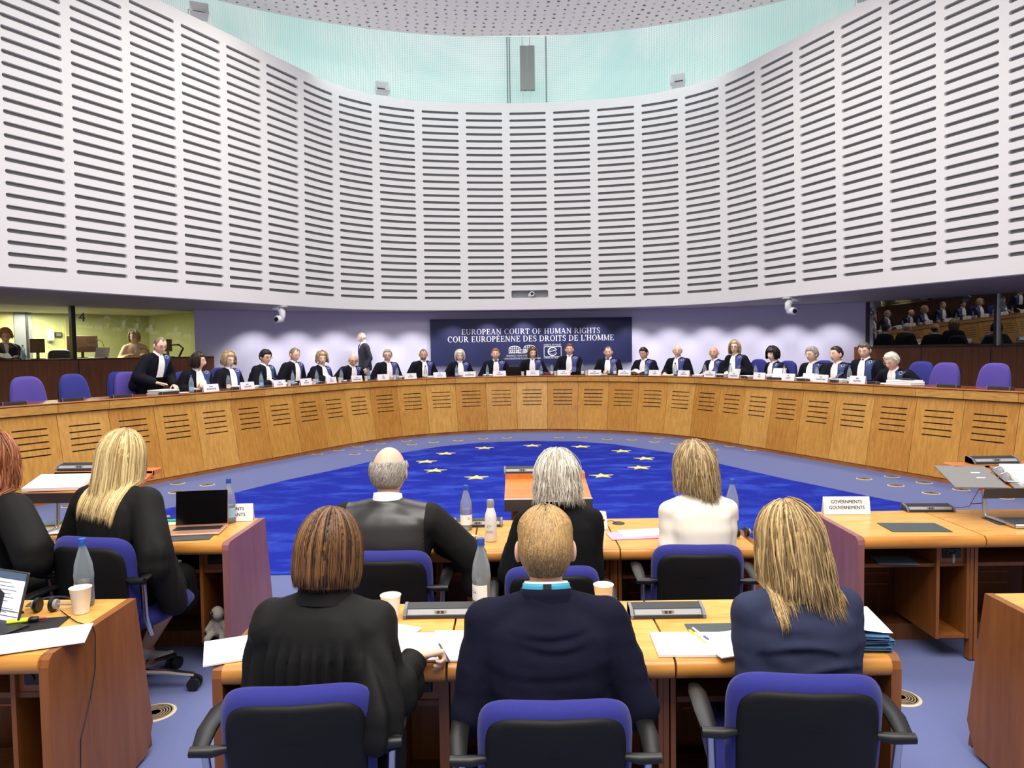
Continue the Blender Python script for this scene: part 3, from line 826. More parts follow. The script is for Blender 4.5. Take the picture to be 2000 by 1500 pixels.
for k in range(22):
    a = radians(-35 + k*16.5); r = 9.0
    p = (1077.5 + r*cos(a+radians(205))*.95*(1 if k < 22 else 1), 687 - 8.2*sin(a+radians(205))*.95)
    p = (1077 + 8.6*cos(radians(20)+k*radians(15.5)), 687 - 8.0*sin(radians(20)+k*radians(15.5)))
    if prev: ln(ex(prev[0]), yb(prev[1]), ex(p[0]), yb(p[1]), 1.0+1.1*sin(pi*k/22))
    prev = p
ln(ex(1070), yb(687.5), ex(1085), yb(684), 1.3)
for k in range(12):
    a = k*pi/6; ln(ex(1077+5.6*cos(a)-.5), yb(687-5.2*sin(a)), ex(1077+5.6*cos(a)+.5), yb(687-5.2*sin(a)), 1.0)
for s, py in (('COUNCIL OF EUROPE', 676), ("CONSEIL DE L'EUROPE", 701)):
    P, w = serif_line(s, 3.6*sc); flat_polys(P, Matrix.Translation((ex(1077), -.004, yb(py))), 34*sc/w, mb=mb)
obj('council_emblem', mb, M['letter_white'], t, fix=False)

# ------------------------------------------------------------------ interpreters' booths
def booth(A, d, n, length, glassm, mull, woodoff, wood_ext, joints, side):
    # A: end of the glass nearest the court, d: direction along the glass, n: towards the room
    d = V((*d, 0)).normalized(); n = V((*n, 0)).normalized(); A = V((*A, 0))
    up = V((0, 0, 1))
    def P(a, b, z): return A + d*a + n*b + up*z
    def slab(mb, a0, a1, b0, b1, z0, z1, m=0):
        vs = [P(a, b, z) for a in (a0, a1) for b in (b0, b1) for z in (z0, z1)]
        mb.add(vs, [(0,1,3,2),(4,6,7,5),(0,4,5,1),(2,3,7,6),(0,2,6,4),(1,5,7,3)], m)
    return P, slab
# left
A, B = atz(388,606,2.74), atz(0,592,2.74)
dL = (B-A); dL.z = 0; dL.normalize(); nL = V((-dL.y, dL.x, 0)); nL = nL if nL.x > 0 else -nL
PL, slabL = booth(A.xy, dL.xy, nL.xy, 9, None, None, .3, .45, None, -1)
A2, B2 = atz(1697,590,2.74), atz(2000,570,2.74)
dR = (B2-A2); dR.z = 0; dR.normalize(); nR = V((-dR.y, dR.x, 0)); nR = nR if nR.x < 0 else -nR
PR, slabR = booth(A2.xy, dR.xy, nR.xy, 9, None, None, .3, .45, None, 1)
def along(P, px, z, b=0.0):
    best = None
    for k in range(-100, 900):
        q = proj(P(k*.01, b, z)); e = abs(q[0]-px) if proj(P(k*.01, b, z)) and P(k*.01, b, z).y > 2 else 1e9
        if best is None or e < best[0]: best = (e, k*.01)
    return best[1]
WT = 1.745
for P, slab, nme, px_end, jp in ((PL, slabL, 'left', 418, (155,)), (PR, slabR, 'right', 1668, (1799, 1935))):
    a0 = along(P, px_end, 1.7, .32)
    mb = MB(); slab(mb, a0, 9, .25, .32, PLAT, WT); slab(mb, a0, 9, -.30, .32, WT-.03, WT); slab(mb, a0, a0+.03, -.4, .25, PLAT, WT)
    struct('wall_booth_front_'+nme, mb, M['booth_wood'])
    mb = MB()
    for px in jp:
        a = along(P, px, 1.4, .32); slab(mb, a-.008, a+.008, .3, .323, PLAT, WT-.03)
    struct('trim_booth_joint_'+nme, mb, M['black'])
mullL = along(PL, 141, 2.2); mullR = along(PR, 1949, 2.2)
def pane(P, a0, a1, tilt):
    mb = MB(); mb.add([P(a0, .0, WT), P(a1, .0, WT), P(a1, tilt, 2.735), P(a0, tilt, 2.735)], [(0,1,2,3)]); return mb
TL = .06
struct('window_1', pane(PL, .05, mullL-.03, TL), M['booth_glass'], fix=False)
struct('window_2', pane(PL, mullL+.03, 8, TL), M['booth_glass'], fix=False)
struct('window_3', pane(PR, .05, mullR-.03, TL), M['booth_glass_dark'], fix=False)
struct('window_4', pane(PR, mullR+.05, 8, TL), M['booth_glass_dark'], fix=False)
mb = MB(); slabL(mb, 0, .05, -.03, .08, WT, 2.735); slabL(mb, mullL-.035, mullL+.035, -.05, .08, WT, 2.735); struct('trim_booth_frame_left', mb, M['frame_dark'])
mb = MB(); slabR(mb, -.12, .05, -.03, .08, WT, 2.735); slabR(mb, mullR-.035, mullR+.02, -.05, .08, WT, 2.735, 0); slabR(mb, mullR+.02, mullR+.05, -.02, .085, WT, 2.735, 1); struct('trim_booth_frame_right', mb, [M['frame_dark'], M['white_plastic']])
# booth shells
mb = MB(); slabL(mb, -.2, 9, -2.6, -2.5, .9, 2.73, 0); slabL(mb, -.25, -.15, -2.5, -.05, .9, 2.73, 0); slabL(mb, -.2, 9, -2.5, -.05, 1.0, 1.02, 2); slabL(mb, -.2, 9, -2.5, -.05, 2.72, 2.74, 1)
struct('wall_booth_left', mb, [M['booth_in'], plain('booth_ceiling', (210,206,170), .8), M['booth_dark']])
ad = along(PL, 65, 2.2, -2.45)
mb = MB(); slabL(mb, ad+.03, ad+.35, -2.5, -2.42, 1.0, 2.72, 0); slabL(mb, ad+.10, ad+.14, -2.5, -2.40, 1.0, 2.72, 2); slabL(mb, ad+.35, 9, -2.49, -2.44, 1.0, 2.72, 1)
struct('wall_booth_partition', mb, [M['mid_grey'], M['booth_in2'], M['frame_dark']])
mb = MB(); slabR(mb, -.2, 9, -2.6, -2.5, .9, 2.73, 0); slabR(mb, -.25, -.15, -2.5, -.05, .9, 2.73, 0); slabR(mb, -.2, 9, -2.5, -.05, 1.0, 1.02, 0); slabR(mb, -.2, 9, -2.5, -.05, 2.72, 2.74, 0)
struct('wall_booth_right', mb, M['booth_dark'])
# door leaf edge in the left booth
a = along(PL, 128, 2.3, -2.45); mb = MB(); slabL(mb, a-.02, a+.02, -2.5, -2.46, 1.0, 2.6); struct('door_1', mb, M['booth_in2'])
# booth numbers on the glass
def number(P, px, py, ch, h, mat, lab, slabn):
    a = along(P, px, 2.5); t_ = .06*((aty(px, py, P(a, 0, 0).y).z-WT)/(2.735-WT)); z = aty(px, py, P(a, t_, 0).y).z
    c = P(a, t_+.012, z); dd = (P(1,0,0)-P(0,0,0)).normalized(); 
    if dd.x < 0: dd = -dd
    T = Matrix.Translation(c) @ Matrix(((dd.x, -dd.y, 0, 0), (dd.y, dd.x, 0, 0), (0, 0, 1, 0), (0,0,0,1)))
    o = obj('booth_number', text_mb(ch, h, T, bold=.003), mat, fix=False); tag(o, lab, 'number')
number(PL, 158, 628, '4', .17, M['mid_grey'], 'numeral 4 on the left booth window', None)
number(PR, 1705, 615, '5', .17, M['mid_grey'], 'numeral 5 on the right booth window', None)
number(PR, 1960, 603, '6', .20, plain('number_pale', (196,204,210), .5), 'numeral 6 on the far right booth window', None)

# ------------------------------------------------------------------ chairs
def sup_outline(w0, w1, h, n=5.0, N=40, zc=0.0):
    # rounded trapezoid outline: w0 half-width at the bottom, w1 at the top
    pts = []
    for k in range(N):
        a = 2*pi*k/N; c, s = cos(a), sin(a)
        x = (abs(c)**(2/n))*(1 if c >= 0 else -1); z = (abs(s)**(2/n))*(1 if s >= 0 else -1)
        t = (z+1)/2; pts.append((x*(w0+(w1-w0)*t), z*h/2 + zc))
    return pts
def cushion(mb, out, y0, y1, r, curve=0.0, m=0, T=None, inner=.82):
    # pillow between y0 (front) and y1 (rear) with a rounded border r
    cx = sum(p[0] for p in out)/len(out); cz = sum(p[1] for p in out)/len(out)
    hw = max(p[0] for p in out); hh = max(p[1] for p in out)-cz
    rings = [(inner*.45, y0), (inner, y0), (1-r*.35/hw, y0+(y1-y0)*.12), (1, y0+(y1-y0)*.42), (1, y0+(y1-y0)*.6), (1-r*.35/hw, y0+(y1-y0)*.9), (inner, y1), (inner*.45, y1)]
    vs = []; N = len(out)
    for (s, y) in rings:
        for (x, z) in out:
            xx = cx+(x-cx)*s; zz = cz+(z-cz)*s
            p = V((xx, y - curve*(1-(xx/hw)**2), zz)); vs.append(T @ p if T is not None else p)
    fs = []
    for i in range(len(rings)-1):
        for k in range(N): fs.append((i*N+k, i*N+(k+1) % N, (i+1)*N+(k+1) % N, (i+1)*N+k))
    fs.append(tuple(range(N))[::-1]); fs.append(tuple((len(rings)-1)*N+k for k in range(N)))
    mb.add(vs, fs, m)
def star_base(t, mat, r=.30, n=5, seat=.42):
    mb = MB(); mb.tube([(0,0,.08),(0,0,seat)], [.03,.026], 12); obj('column', mb, M['black'], t, smooth=True, angle=40)
    for k in range(n):
        a = 2*pi*k/n + .3; mb = MB()
        mb.tube([(.02*cos(a), .02*sin(a), .11), (r*.5*cos(a), r*.5*sin(a), .10), (r*cos(a), r*sin(a), .075)], [.028,.022,.018], 8, flat=.7); lg = obj('base_leg', mb, mat, t, smooth=True, angle=40)
        mb = MB(); c = V((r*cos(a), r*sin(a), .033)); b = V((-sin(a), cos(a), 0))
        for s in (-1, 1): mb.tube([c+b*(s*.022)-b*.012, c+b*(s*.022)+b*.012], .033, 14)
        mb.tube([c+V((0,0,.0)), c+V((0,0,.045))], .012, 8); obj('caster', mb, M['black'], lg, smooth=True, angle=40)
def office_chair(label, group):
    # origin on the floor under the seat, sitter faces +Y
    t = thing('office_chair', label, 'chair', (0,0,0), 0, group)
    mb = MB(); mb.M = Matrix.Translation((0,.02,.45)) @ Matrix.Rotation(radians(90), 4, 'X')
    cushion(mb, sup_outline(.24,.25,.46, 4.5), -.045, .045, .05); obj('seat', mb, M['blue_fab'], t, smooth=True)
    T = Matrix.Translation((0,-.235,.665)) @ Matrix.Rotation(radians(6), 4, 'X')
    mb = MB(); out = sup_outline(.225,.232,.46, 5.0, 56)
    mb.M = T @ Matrix.Scale(-1, 4, (0,1,0)); cushion(mb, out, -.045, .038, .05, curve=-.035); obj('backrest', mb, M['blue_fab'], t, smooth=True)
    mb = MB(); out = sup_outline(.203,.208,.41, 5.0, 56, -.012)
    mb.M = T @ Matrix.Scale(-1, 4, (0,1,0)); cushion(mb, out, .02, .052, .02, curve=-.035, inner=.9); obj('back_shell', mb, M['black_fab'], t, smooth=True)
    for s in (-1, 1):
        mb = MB(); mb.tube([(s*.283,-.285,.690),(s*.288,-.20,.712),(s*.288,-.08,.716),(s*.286,-.005,.705)], [.024,.030,.030,.020], 10, flat=.5)
        mb.tube([(s*.20,-.275,.692),(s*.245,-.285,.690),(s*.308,-.285,.692)], [.012,.019,.017], 8)
        obj('armrest', mb, M['black'], t, smooth=True, angle=50)
        mb = MB(); mb.tube([(s*.277,-.255,.69),(s*.268,-.235,.50),(s*.255,-.19,.40),(s*.14,-.05,.372),(s*.02,0,.37)], .011, 8, flat=1.2); obj('arm_post', mb, M['chrome'], t, smooth=True, angle=50)
    mb = MB(); mb.box((0,0,.39),(.26,.26,.05), bev=.015); obj('seat_mechanism', mb, M['black'], t)
    star_base(t, M['chrome'])
    return t
def bench_chair(label, mat, group):
    t = thing('bench_chair', label, 'chair', (0,0,0), 0, group)
    T = Matrix.Translation((0,-.26,.74)) @ Matrix.Rotation(radians(7), 4, 'X')
    mb = MB(); mb.M = T; cushion(mb, sup_outline(.265,.205,.66, 3.6, 48), -.045, .05, .05, curve=.03); obj('backrest', mb, mat, t, smooth=True)
    mb = MB(); mb.M = T; cushion(mb, sup_outline(.245,.185,.62, 3.6, 48), -.075, -.03, .03, curve=.03, inner=.9); obj('back_shell', mb, M['black_fab'], t, smooth=True)
    mb = MB(); mb.M = Matrix.Translation((0,0,.44)) @ Matrix.Rotation(radians(90), 4, 'X'); cushion(mb, sup_outline(.25,.25,.46, 4.5), -.045, .045, .05); obj('seat', mb, mat, t, smooth=True)
    mb = MB(); mb.tube([(0,-.02,.36),(0,-.30,.38),(0,-.33,.6)], .02, 8, flat=1.6); obj('back_support', mb, M['black'], t)
    star_base(t, M['black'], seat=.40)
    return t
CH = office_chair('', 'blue and black office chairs of the front rows')
def place_chair(px, ytop, wpx, rz, label, first=[True]):
    # back of the chair: centre px, top row ytop, width in px
    d = FPX*.46/wpx; p = aty(px, ytop, d)
    r = radians(rz); y = V((-sin(r), cos(r)))   # sitter's forward
    loc = V((p.x, p.y, 0)) + V((y.x, y.y, 0))*.26
    loc.z = p.z - .897
    o = CH if first[0] else dup(CH, (0,0,0))
    first[0] = False
    o.location = (loc.x, loc.y, 0); o.rotation_euler = (0,0,r); o['label'] = label; o['group'] = 'blue and black office chairs of the front rows'
    # seat height differs from chair to chair
    o.scale = (1, 1, p.z/.897)
    return o
place_chair(580, 1329, 308, 4, 'blue-rimmed black office chair nearest the camera, behind the woman with the brown bob')
place_chair(1083, 1357, 313, 0, 'blue-rimmed black office chair behind the man with the teal lanyard')
place_chair(1572, 1306, 306, -5, 'blue-rimmed black office chair behind the woman with the long blonde hair')
place_chair(752, 1071, 186, 0, 'office chair of the balding man in the satin gown, second row')
place_chair(1078, 1101, 190, 0, 'office chair of the white-haired person, half hidden by the man in navy')
place_chair(1363, 1059, 182, -3, 'office chair behind the woman in the cream jacket')
place_chair(180, 1044, 184, -12, 'office chair of the blonde woman in the black gown, left desk')
place_chair(-62, 1098, 190, -14, 'blue office chair cut by the left edge, behind the red-haired woman')

# ------------------------------------------------------------------ desks
def desk_unit(x0, x1, y0, y1, label, group, left=None, right=None, shelf=True, bin_side=1, h=.74):
    cx = (x0+x1)/2; w = x1-x0; D = y1-y0
    t = thing('desk_unit', label, 'desk', (cx, y0, 0), 0, group)
    g = .004; hw = w/2-g
    lo = -w/2 + (.035 if left else g); hi = w/2 - (.035 if right else g)
    # worktop with rounded front nose
    mb = MB(); prof = [(.02,h),(D,h),(D,h-.035),(.02,h-.035)]
    mb.prism([(a, b) for a, b in prof], lo, hi, axis=0); obj('worktop', mb, M['desk'], t)
    mb = MB(); pr = [(.02,h)] + [(.024-.026*sin(k*pi/12), h-.032+.032*cos(k*pi/12)) for k in range(0, 13)] + [(.02,h-.066)]
    pr = [(.022,h)] + [(.022-.03*sin(k*pi/10), h-.034+.034*cos(k*pi/10)) for k in range(1, 10)] + [(.022,h-.068)]
    mb.prism(pr, lo, hi, axis=0); obj('front_edge', mb, M['desk_edge'], t, smooth=True, angle=40)
    # modesty panel with slots
    mb = MB(); mb.add([V((-hw, D-.02, h-.035)), V((hw, D-.02, h-.035)), V((hw, D+.10, .03)), V((-hw, D+.10, .03)), V((-hw, D-.045, h-.035)), V((hw, D-.045, h-.035)), V((hw, D+.075, .03)), V((-hw, D+.075, .03))],
        [(0,1,2,3),(7,6,5,4),(0,4,5,1),(2,6,7,3),(1,5,6,2),(3,7,4,0)]); obj('modesty_panel', mb, M['desk_dark'], t)
    mb = MB()
    for k in range(5):
        z = .26+k*.075; yy = D-.047 + (h-.035-z)/(h-.065)*.12
        mb.box((-.02, yy, z), (w*.52, .004, .008))
    obj('panel_slots', mb, M['bench_edge'], t)
    if shelf:
        mb = MB(); mb.box((0, D*.5+.035, h-.19), (w-.06, D-.16, .02)); obj('shelf', mb, M['desk_dark'], t)
    bx = bin_side*(w/2-.115)
    mb = MB()
    for s in (-1, 1): mb.box((bx+s*.085, D*.5, .40), (.018, D-.2, .54))
    mb.box((bx, D*.5, .14), (.150, D-.21, .018)); mb.box((bx, .16, h-.20), (.150, .018, .02)); mb.box((bx, D-.13, .4), (.150,.012,.52)); obj('cable_cabinet', mb, M['desk_side'], t)
    mb = MB(); mb.box((bx, .13, h-.125), (.15,.02,.11), 1); mb.box((bx, .118, h-.125), (.105,.01,.055), 0, bev=.004)
    for k in (-1, 1): mb.tube([(bx+k*.025,.112,h-.125),(bx+k*.025,.108,h-.125)], .014, 10)
    obj('socket_panel', mb, [M['black'], M['desk_side']], t)
    mb = MB(); mb.box((0, D-.13, .05), (w-.04, .2, .1)); obj('plinth', mb, M['desk_dark'], t)
    def side(x, mat, thick=.035):
        poly = [(0.0,.03),(.0,h-.04),(.008,h-.014),(.03,h+.002),(D,h+.002),(D+.105,.14),(D+.05,.02),(.03,0),(.015,0)]
        mb = MB(); mb.prism(poly, x-thick/2, x+thick/2, axis=0); obj('side_panel', mb, mat, t)
    if left: side(-w/2+.0175, M[left])
    if right: side(w/2-.0175, M[right])
    if not left: side_l = MB(); side_l.box((-w/2+.012, .12, .36), (.018,.05,.70)); obj('post', side_l, M['desk_side'], t)
    if not right: side_l = MB(); side_l.box((w/2-.012, .12, .36), (.018,.05,.70)); obj('post', side_l, M['desk_side'], t)
    return t
G1 = 'desk units of the front row'; G2 = 'desk units of the second row'
X = [-1.03,-.235,.54,1.305]
desk_unit(X[0], X[1], 2.405, 2.995, 'desk unit in front of the woman with the brown bob', G1, left='desk_side')
desk_unit(X[1], X[2], 2.405, 2.995, 'desk unit in front of the man with the teal lanyard', G1)
desk_unit(X[2], X[3], 2.405, 2.995, 'desk unit in front of the woman in the slate blazer', G1, right='desk_side')
X = [-1.0,-.22,.56,1.31]
desk_unit(X[0], X[1], 3.79, 4.465, 'desk unit of the balding man, second row', G2, left='desk_side')
desk_unit(X[1], X[2], 3.79, 4.465, 'desk unit of the white-haired person, second row', G2)
desk_unit(X[2], X[3], 3.79, 4.465, 'desk unit of the woman in the cream jacket, second row', G2, right='desk_side')
desk_unit(-2.41, -1.60, 4.01, 4.62, 'left desk unit with end panel tinted by carpet reflection and the open laptop', 'desk units of the left block', right='desk_reflect')
desk_unit(-3.22, -2.41, 4.01, 4.62, 'left desk unit under the tilted lectern', 'desk units of the left block')
desk_right = desk_unit(1.885, 2.585, 3.93, 4.57, 'right desk unit with end panel tinted by carpet reflection and an empty writing mat', 'desk units of the right block', left='desk_reflect')
desk_unit(2.585, 3.38, 3.93, 4.57, 'right desk unit under the lectern with the open binder', 'desk units of the right block')
desk_unit(-2.46, -1.65, 2.51, 3.11, 'near left desk unit with brown end panel, tablet and headset on it', 'desk units of the left block', right='desk_side')
desk_unit(1.985, 2.79, 2.42, 3.02, 'near right desk unit cut by the right edge of the photo', 'desk units of the right block', left='desk_side')
# ------------------------------------------------------------------ people
def ss(a, b, x):
    t = max(0.0, min(1.0, (x-a)/(b-a))); return t*t*(3-2*t)
def gs(x, s): return exp(-(x/s)**2)
def capsule(mb, p0, p1, r0, r1, n=12, flat=1.0, up=None, k=3):
    p0, p1 = V(p0), V(p1); d = (p1-p0); L = d.length; d = d/L if L > 1e-6 else V((0,0,1))
    pts = []; rs = []
    for i in range(k+1):
        a = pi/2*i/k; pts.append(p0 - d*(r0*cos(a)*.98)); rs.append(max(r0*sin(a), r0*.06))
    for i in range(k+1):
        a = pi/2*i/k; pts.append(p1 + d*(r1*sin(a)*.98)); rs.append(max(r1*cos(a), r1*.06))
    mb.tube(pts, rs, n, flat=flat, up=up)
def chain(mb, pts, rs, flat=1.0, up=None, n=12):
    for i in range(len(pts)-1): capsule(mb, pts[i], pts[i+1], rs[i], rs[i+1], n, flat, up)
def remesh(mb, voxel, smooth=4, fac=.5):
    me = bpy.data.meshes.new('tmp'); me.from_pydata(mb.v, [], mb.f)
    b = bmesh.new(); b.from_mesh(me); bmesh.ops.recalc_face_normals(b, faces=b.faces); b.to_mesh(me); b.free()
    o = bpy.data.objects.new('tmp', me); COL.objects.link(o)
    r = o.modifiers.new('r', 'REMESH'); r.mode = 'VOXEL'; r.voxel_size = voxel
    if smooth:
        s = o.modifiers.new('s', 'SMOOTH'); s.factor = fac; s.iterations = smooth
    dg = bpy.context.evaluated_depsgraph_get(); dg.update()
    m2 = bpy.data.meshes.new_from_object(o.evaluated_get(dg))
    vs = [v.co.copy() for v in m2.vertices]; fs = [tuple(p.vertices) for p in m2.polygons]
    bpy.data.objects.remove(o); bpy.data.meshes.remove(me); bpy.data.meshes.remove(m2)
    return vs, fs

# -- hand: wrist at origin, fingers +Y, palm -Z, thumb +X (a left hand palm down)
_hands = {}
def hand_mesh(pose, voxel):
    key = (pose, voxel)
    if key in _hands: return _hands[key]
    curl = {'flat': (6, 8, 6), 'relaxed': (22, 28, 20), 'grip': (58, 62, 40)}[pose]
    mb = MB()
    capsule(mb, (0,-.03,0), (0,.02,0), .026, .030, 14, .72, (0,0,1))
    for x, r in ((.024,.016),(.008,.0165),(-.009,.016),(-.025,.0145)):
        capsule(mb, (x*.6,.018,0), (x,.082,0), .017, r*.86, 10, .85, (0,0,1))
    for i, (x, L, r, sp) in enumerate(((.027,.072,.0090,.05),(.009,.080,.0092,.0),(-.010,.074,.0088,-.05),(-.027,.058,.0078,-.11))):
        p = V((x,.084,.001)); a = 0.0; seg = (L*.46, L*.31, L*.25)
        c2 = [c*(1+.1*i) for c in curl]
        for j in range(3):
            a += radians(c2[j]); q = p + V((sin(sp)*cos(a), cos(sp)*cos(a), -sin(a)))*seg[j]
            capsule(mb, p, q, r*(1-.06*j), r*(1-.06*(j+1)), 9); p = q
    p = V((.022,.022,-.006)); 
    for d, L, r0, r1 in (((.72,.60,-.34),.042,.014,.0115),((.40,.86,-.30),.033,.0115,.010),((.12,.95,-.30),.026,.010,.0085)):
        q = p + V(d).normalized()*L; capsule(mb, p, q, r0, r1, 9); p = q
    _hands[key] = remesh(mb, voxel, 3); return _hands[key]

# -- head: centre at origin, face +Y, height .236
def head_pt(d, w=1.0, jaw=1.0):
    x, y, z = d
    X = x*.080*w; Y = y*(.094 if y > 0 else .101); Z = z*.118
    if z < 0:
        t = -z; X *= 1-.27*jaw*t**1.6
        if y < 0: Y *= 1-.30*t
    if y > 0: X *= 1-.07*y
    if y > .1:
        f = ss(.1, .6, y)
        tri = max(0.0, 1-abs((Z+.022)/.038)) if Z < -.022 else max(0.0, 1-(Z+.022)/.05)
        Y += f*(.026*gs(X,.0135)*ss(0,.9,tri))
        Y -= f*.010*(gs(X-.033,.016)+gs(X+.033,.016))*gs(Z-.010,.013)
        Y += f*.004*gs(Z-.031,.010)*gs(X,.055)
        Y += f*.006*gs(X,.024)*gs(Z+.062,.013)
        Y -= f*.004*gs(X,.02)*gs(Z+.083,.006)
        Y += f*.008*gs(X,.022)*gs(Z+.104,.016)
        Y += f*.003*(gs(X-.045,.02)+gs(X+.045,.02))*gs(Z+.02,.02)
    return V((X, Y, Z))
def head_mesh(mb, R, C, w=1.0, jaw=1.0, NA=44, NE=30, beard=None, ears=True):
    vs = []; fs = []; ms = []
    for i in range(NE+1):
        e = -pi/2 + pi*i/NE
        for j in range(NA):
            a = 2*pi*j/NA; a = a - .45*sin(a)*(1 if True else 0)*.9   # denser around the face
            vs.append(head_pt((sin(a)*cos(e), cos(a)*cos(e), sin(e)), w, jaw))
    for i in range(NE):
        for j in range(NA):
            l = (j+1) % NA; f = (i*NA+j, i*NA+l, (i+1)*NA+l, (i+1)*NA+j)
            c = (vs[f[0]]+vs[f[1]]+vs[f[2]]+vs[f[3]])/4
            m = 0
            if c.y > .06 and abs(c.x) < .022 and abs(c.z+.063) < .0062: m = 1
            elif beard and c.y > .0 and c.z < -.038 and not (abs(c.x) < .02 and c.z > -.045): m = 5
            fs.append(f); ms.append(m)
    T = lambda p: C + R @ p
    b = len(mb.v); mb.v += [tuple(T(p)) for p in vs]; mb.f += [tuple(k+b for k in f) for f in fs]; mb.m += ms
    for s in (-1, 1):
        mb.sphere(T(V((s*.031*w,.080,.011))), .0125, 10, 6, 2, (1.05,.7,.62), R)
        mb.sphere(T(V((s*.031*w,.0866,.011))), .0058, 8, 5, 3, (1,.55,1), R)
        mb.tube([T(V((s*.016*w,.0905,.029))), T(V((s*.034*w,.0885,.0335))), T(V((s*.050*w,.078,.029)))], .0030, 6, 4)
        if ears:
            mb.sphere(T(V((s*.0855*w,-.006,-.006))), .033, 10, 8, 0, (.30,.60,1.05), R @ Euler((0,0,s*.5)).to_matrix())
def hair_cap(R, C, field, w=1.0, NA=40, NE=26, shade=.5, mb=None, col=None):
    mb = mb or MB(); col = col if col is not None else []
    vs = []
    for i in range(NE+1):
        e = -pi/2 + pi*i/NE
        for j in range(NA):
            a = 2*pi*j/NA; d = (sin(a)*cos(e), cos(a)*cos(e), sin(e)); p = head_pt(d, w)
            th = field(a if a <= pi else 2*pi-a, e, d); vs.append(C + R @ (p + V(d)*th)); col.append(shade + rnd.uniform(-.16,.16))
    fs = [(i*NA+j, i*NA+(j+1) % NA, (i+1)*NA+(j+1) % NA, (i+1)*NA+j) for i in range(NE) for j in range(NA)]
    mb.add(vs, fs); return mb, col
def F_short(th=.014, front=.60, side=.10, back=-.50, rec=0.0):
    def f(a, e, d):
        z = d[2]; deg = math.degrees(a)
        line = front + rec*gs(deg-38, 22) - (front-side)*ss(48, 82, deg) - (side-back)*ss(92, 125, deg)
        return -.006 + (th+.006)*ss(line-.03, line+.14, z)*(1-.35*ss(.2,-.5,z))
    return f
def F_fringe(th=.013, top=.46, back=-.52):
    def f(a, e, d):
        z = d[2]; deg = math.degrees(a)
        low = .05 - (.05-back)*ss(92, 125, deg)
        if deg < 62: return -.006
        return -.006 + (th+.006)*ss(low-.03, low+.12, z)*ss(top+.14, top-.1, z)*ss(62, 82, deg)
    return f
def hair_path(a, t, L, th, flare=0.0, w=1.0, top=86, curl=0.0):
    s = t*(.17+L)
    if s < .17:
        el = radians(top - (top+4)*s/.17); d = (sin(a)*cos(el), cos(a)*cos(el), sin(el)); p = head_pt(d, w); return p + V(d)*th
    h = s-.17; d = (sin(a), cos(a), -.03); p = head_pt(d, w); p.x *= 1.02; q = p + V((sin(a), cos(a), 0))*th
    k = 1 + flare*(h/max(L,.01)) - curl*max(0, h-L*.6)/max(L,.01)
    return V((q.x*k, q.y*k, q.z - h))
def curtain(mb, col, R, C, L, th=.018, open_=58, flare=0.0, w=1.0, curl=0.0, shade=.4, na=34, nt=14, fix=None, wob=.004, lenf=None):
    P = []
    for i in range(na+1):
        a = radians(open_) + (2*pi-2*radians(open_))*i/na; row = []
        LL = L*(lenf(a) if lenf else 1)
        for k in range(nt+1):
            t = k/nt; p = hair_path(a, t, LL, th, flare, w, 86, curl)
            s = noise.noise(V((a*7, t*2.0, L*9)))*wob; p = p + V((sin(a), cos(a), 0))*s
            p = C + R @ p
            if fix: p = fix(p, 0.004)
            row.append(p); col.append(shade + noise.noise(V((a*9, t*1.5, 3)))*.35)
        P.append(row)
    mb.grid(P)
def locks(mb, col, R, C, N, L, th=.02, open_=58, flare=0.0, w=1.0, curl=0.0, rad=.006, t0=(0,.3), t1=(.86,1.04), wob=.008, freq=2.0, seed=1, fix=None, shade=(.1,.95), spread=.012, ns=13, lenf=None, part=0.0, sides=5, flat=.45):
    r = random.Random(seed)
    for _ in range(N):
        a = radians(open_) + (2*pi-2*radians(open_))*r.random()
        ta = r.uniform(*t0); tb = r.uniform(*t1); off = th + r.uniform(-.3, 1)*spread
        LL = L*(lenf(a) if lenf else 1)
        ph = r.uniform(0, 100); pts = []; rs = []; sh = r.uniform(*shade)
        rr = rad*r.uniform(.6, 1.35)
        for k in range(ns):
            u = k/(ns-1); t = ta + (tb-ta)*u
            aa = a + part*(1-t)**2*(1 if sin(a) > 0 else -1) + wob*6*noise.noise(V((ph, t*freq, 0)))
            p = hair_path(aa, t, LL, off + wob*.7*noise.noise(V((ph, t*freq*1.3, 9))), flare, w, 88, curl)
            p = C + R @ p
            if fix: p = fix(p, .006 + .010*r.random()*0 + .004*sin(ph))
            pts.append(p); rs.append(rr*(.55+.45*sin(pi*min(1, u*1.4+.1)))*(1 if u < .82 else max(.12, (1-u)/.18)))
        b = len(mb.v); up = R @ V((sin(a), cos(a), .2))
        mb.tube(pts, rs, sides, flat=flat, up=up); col += [sh]*(len(mb.v)-b)
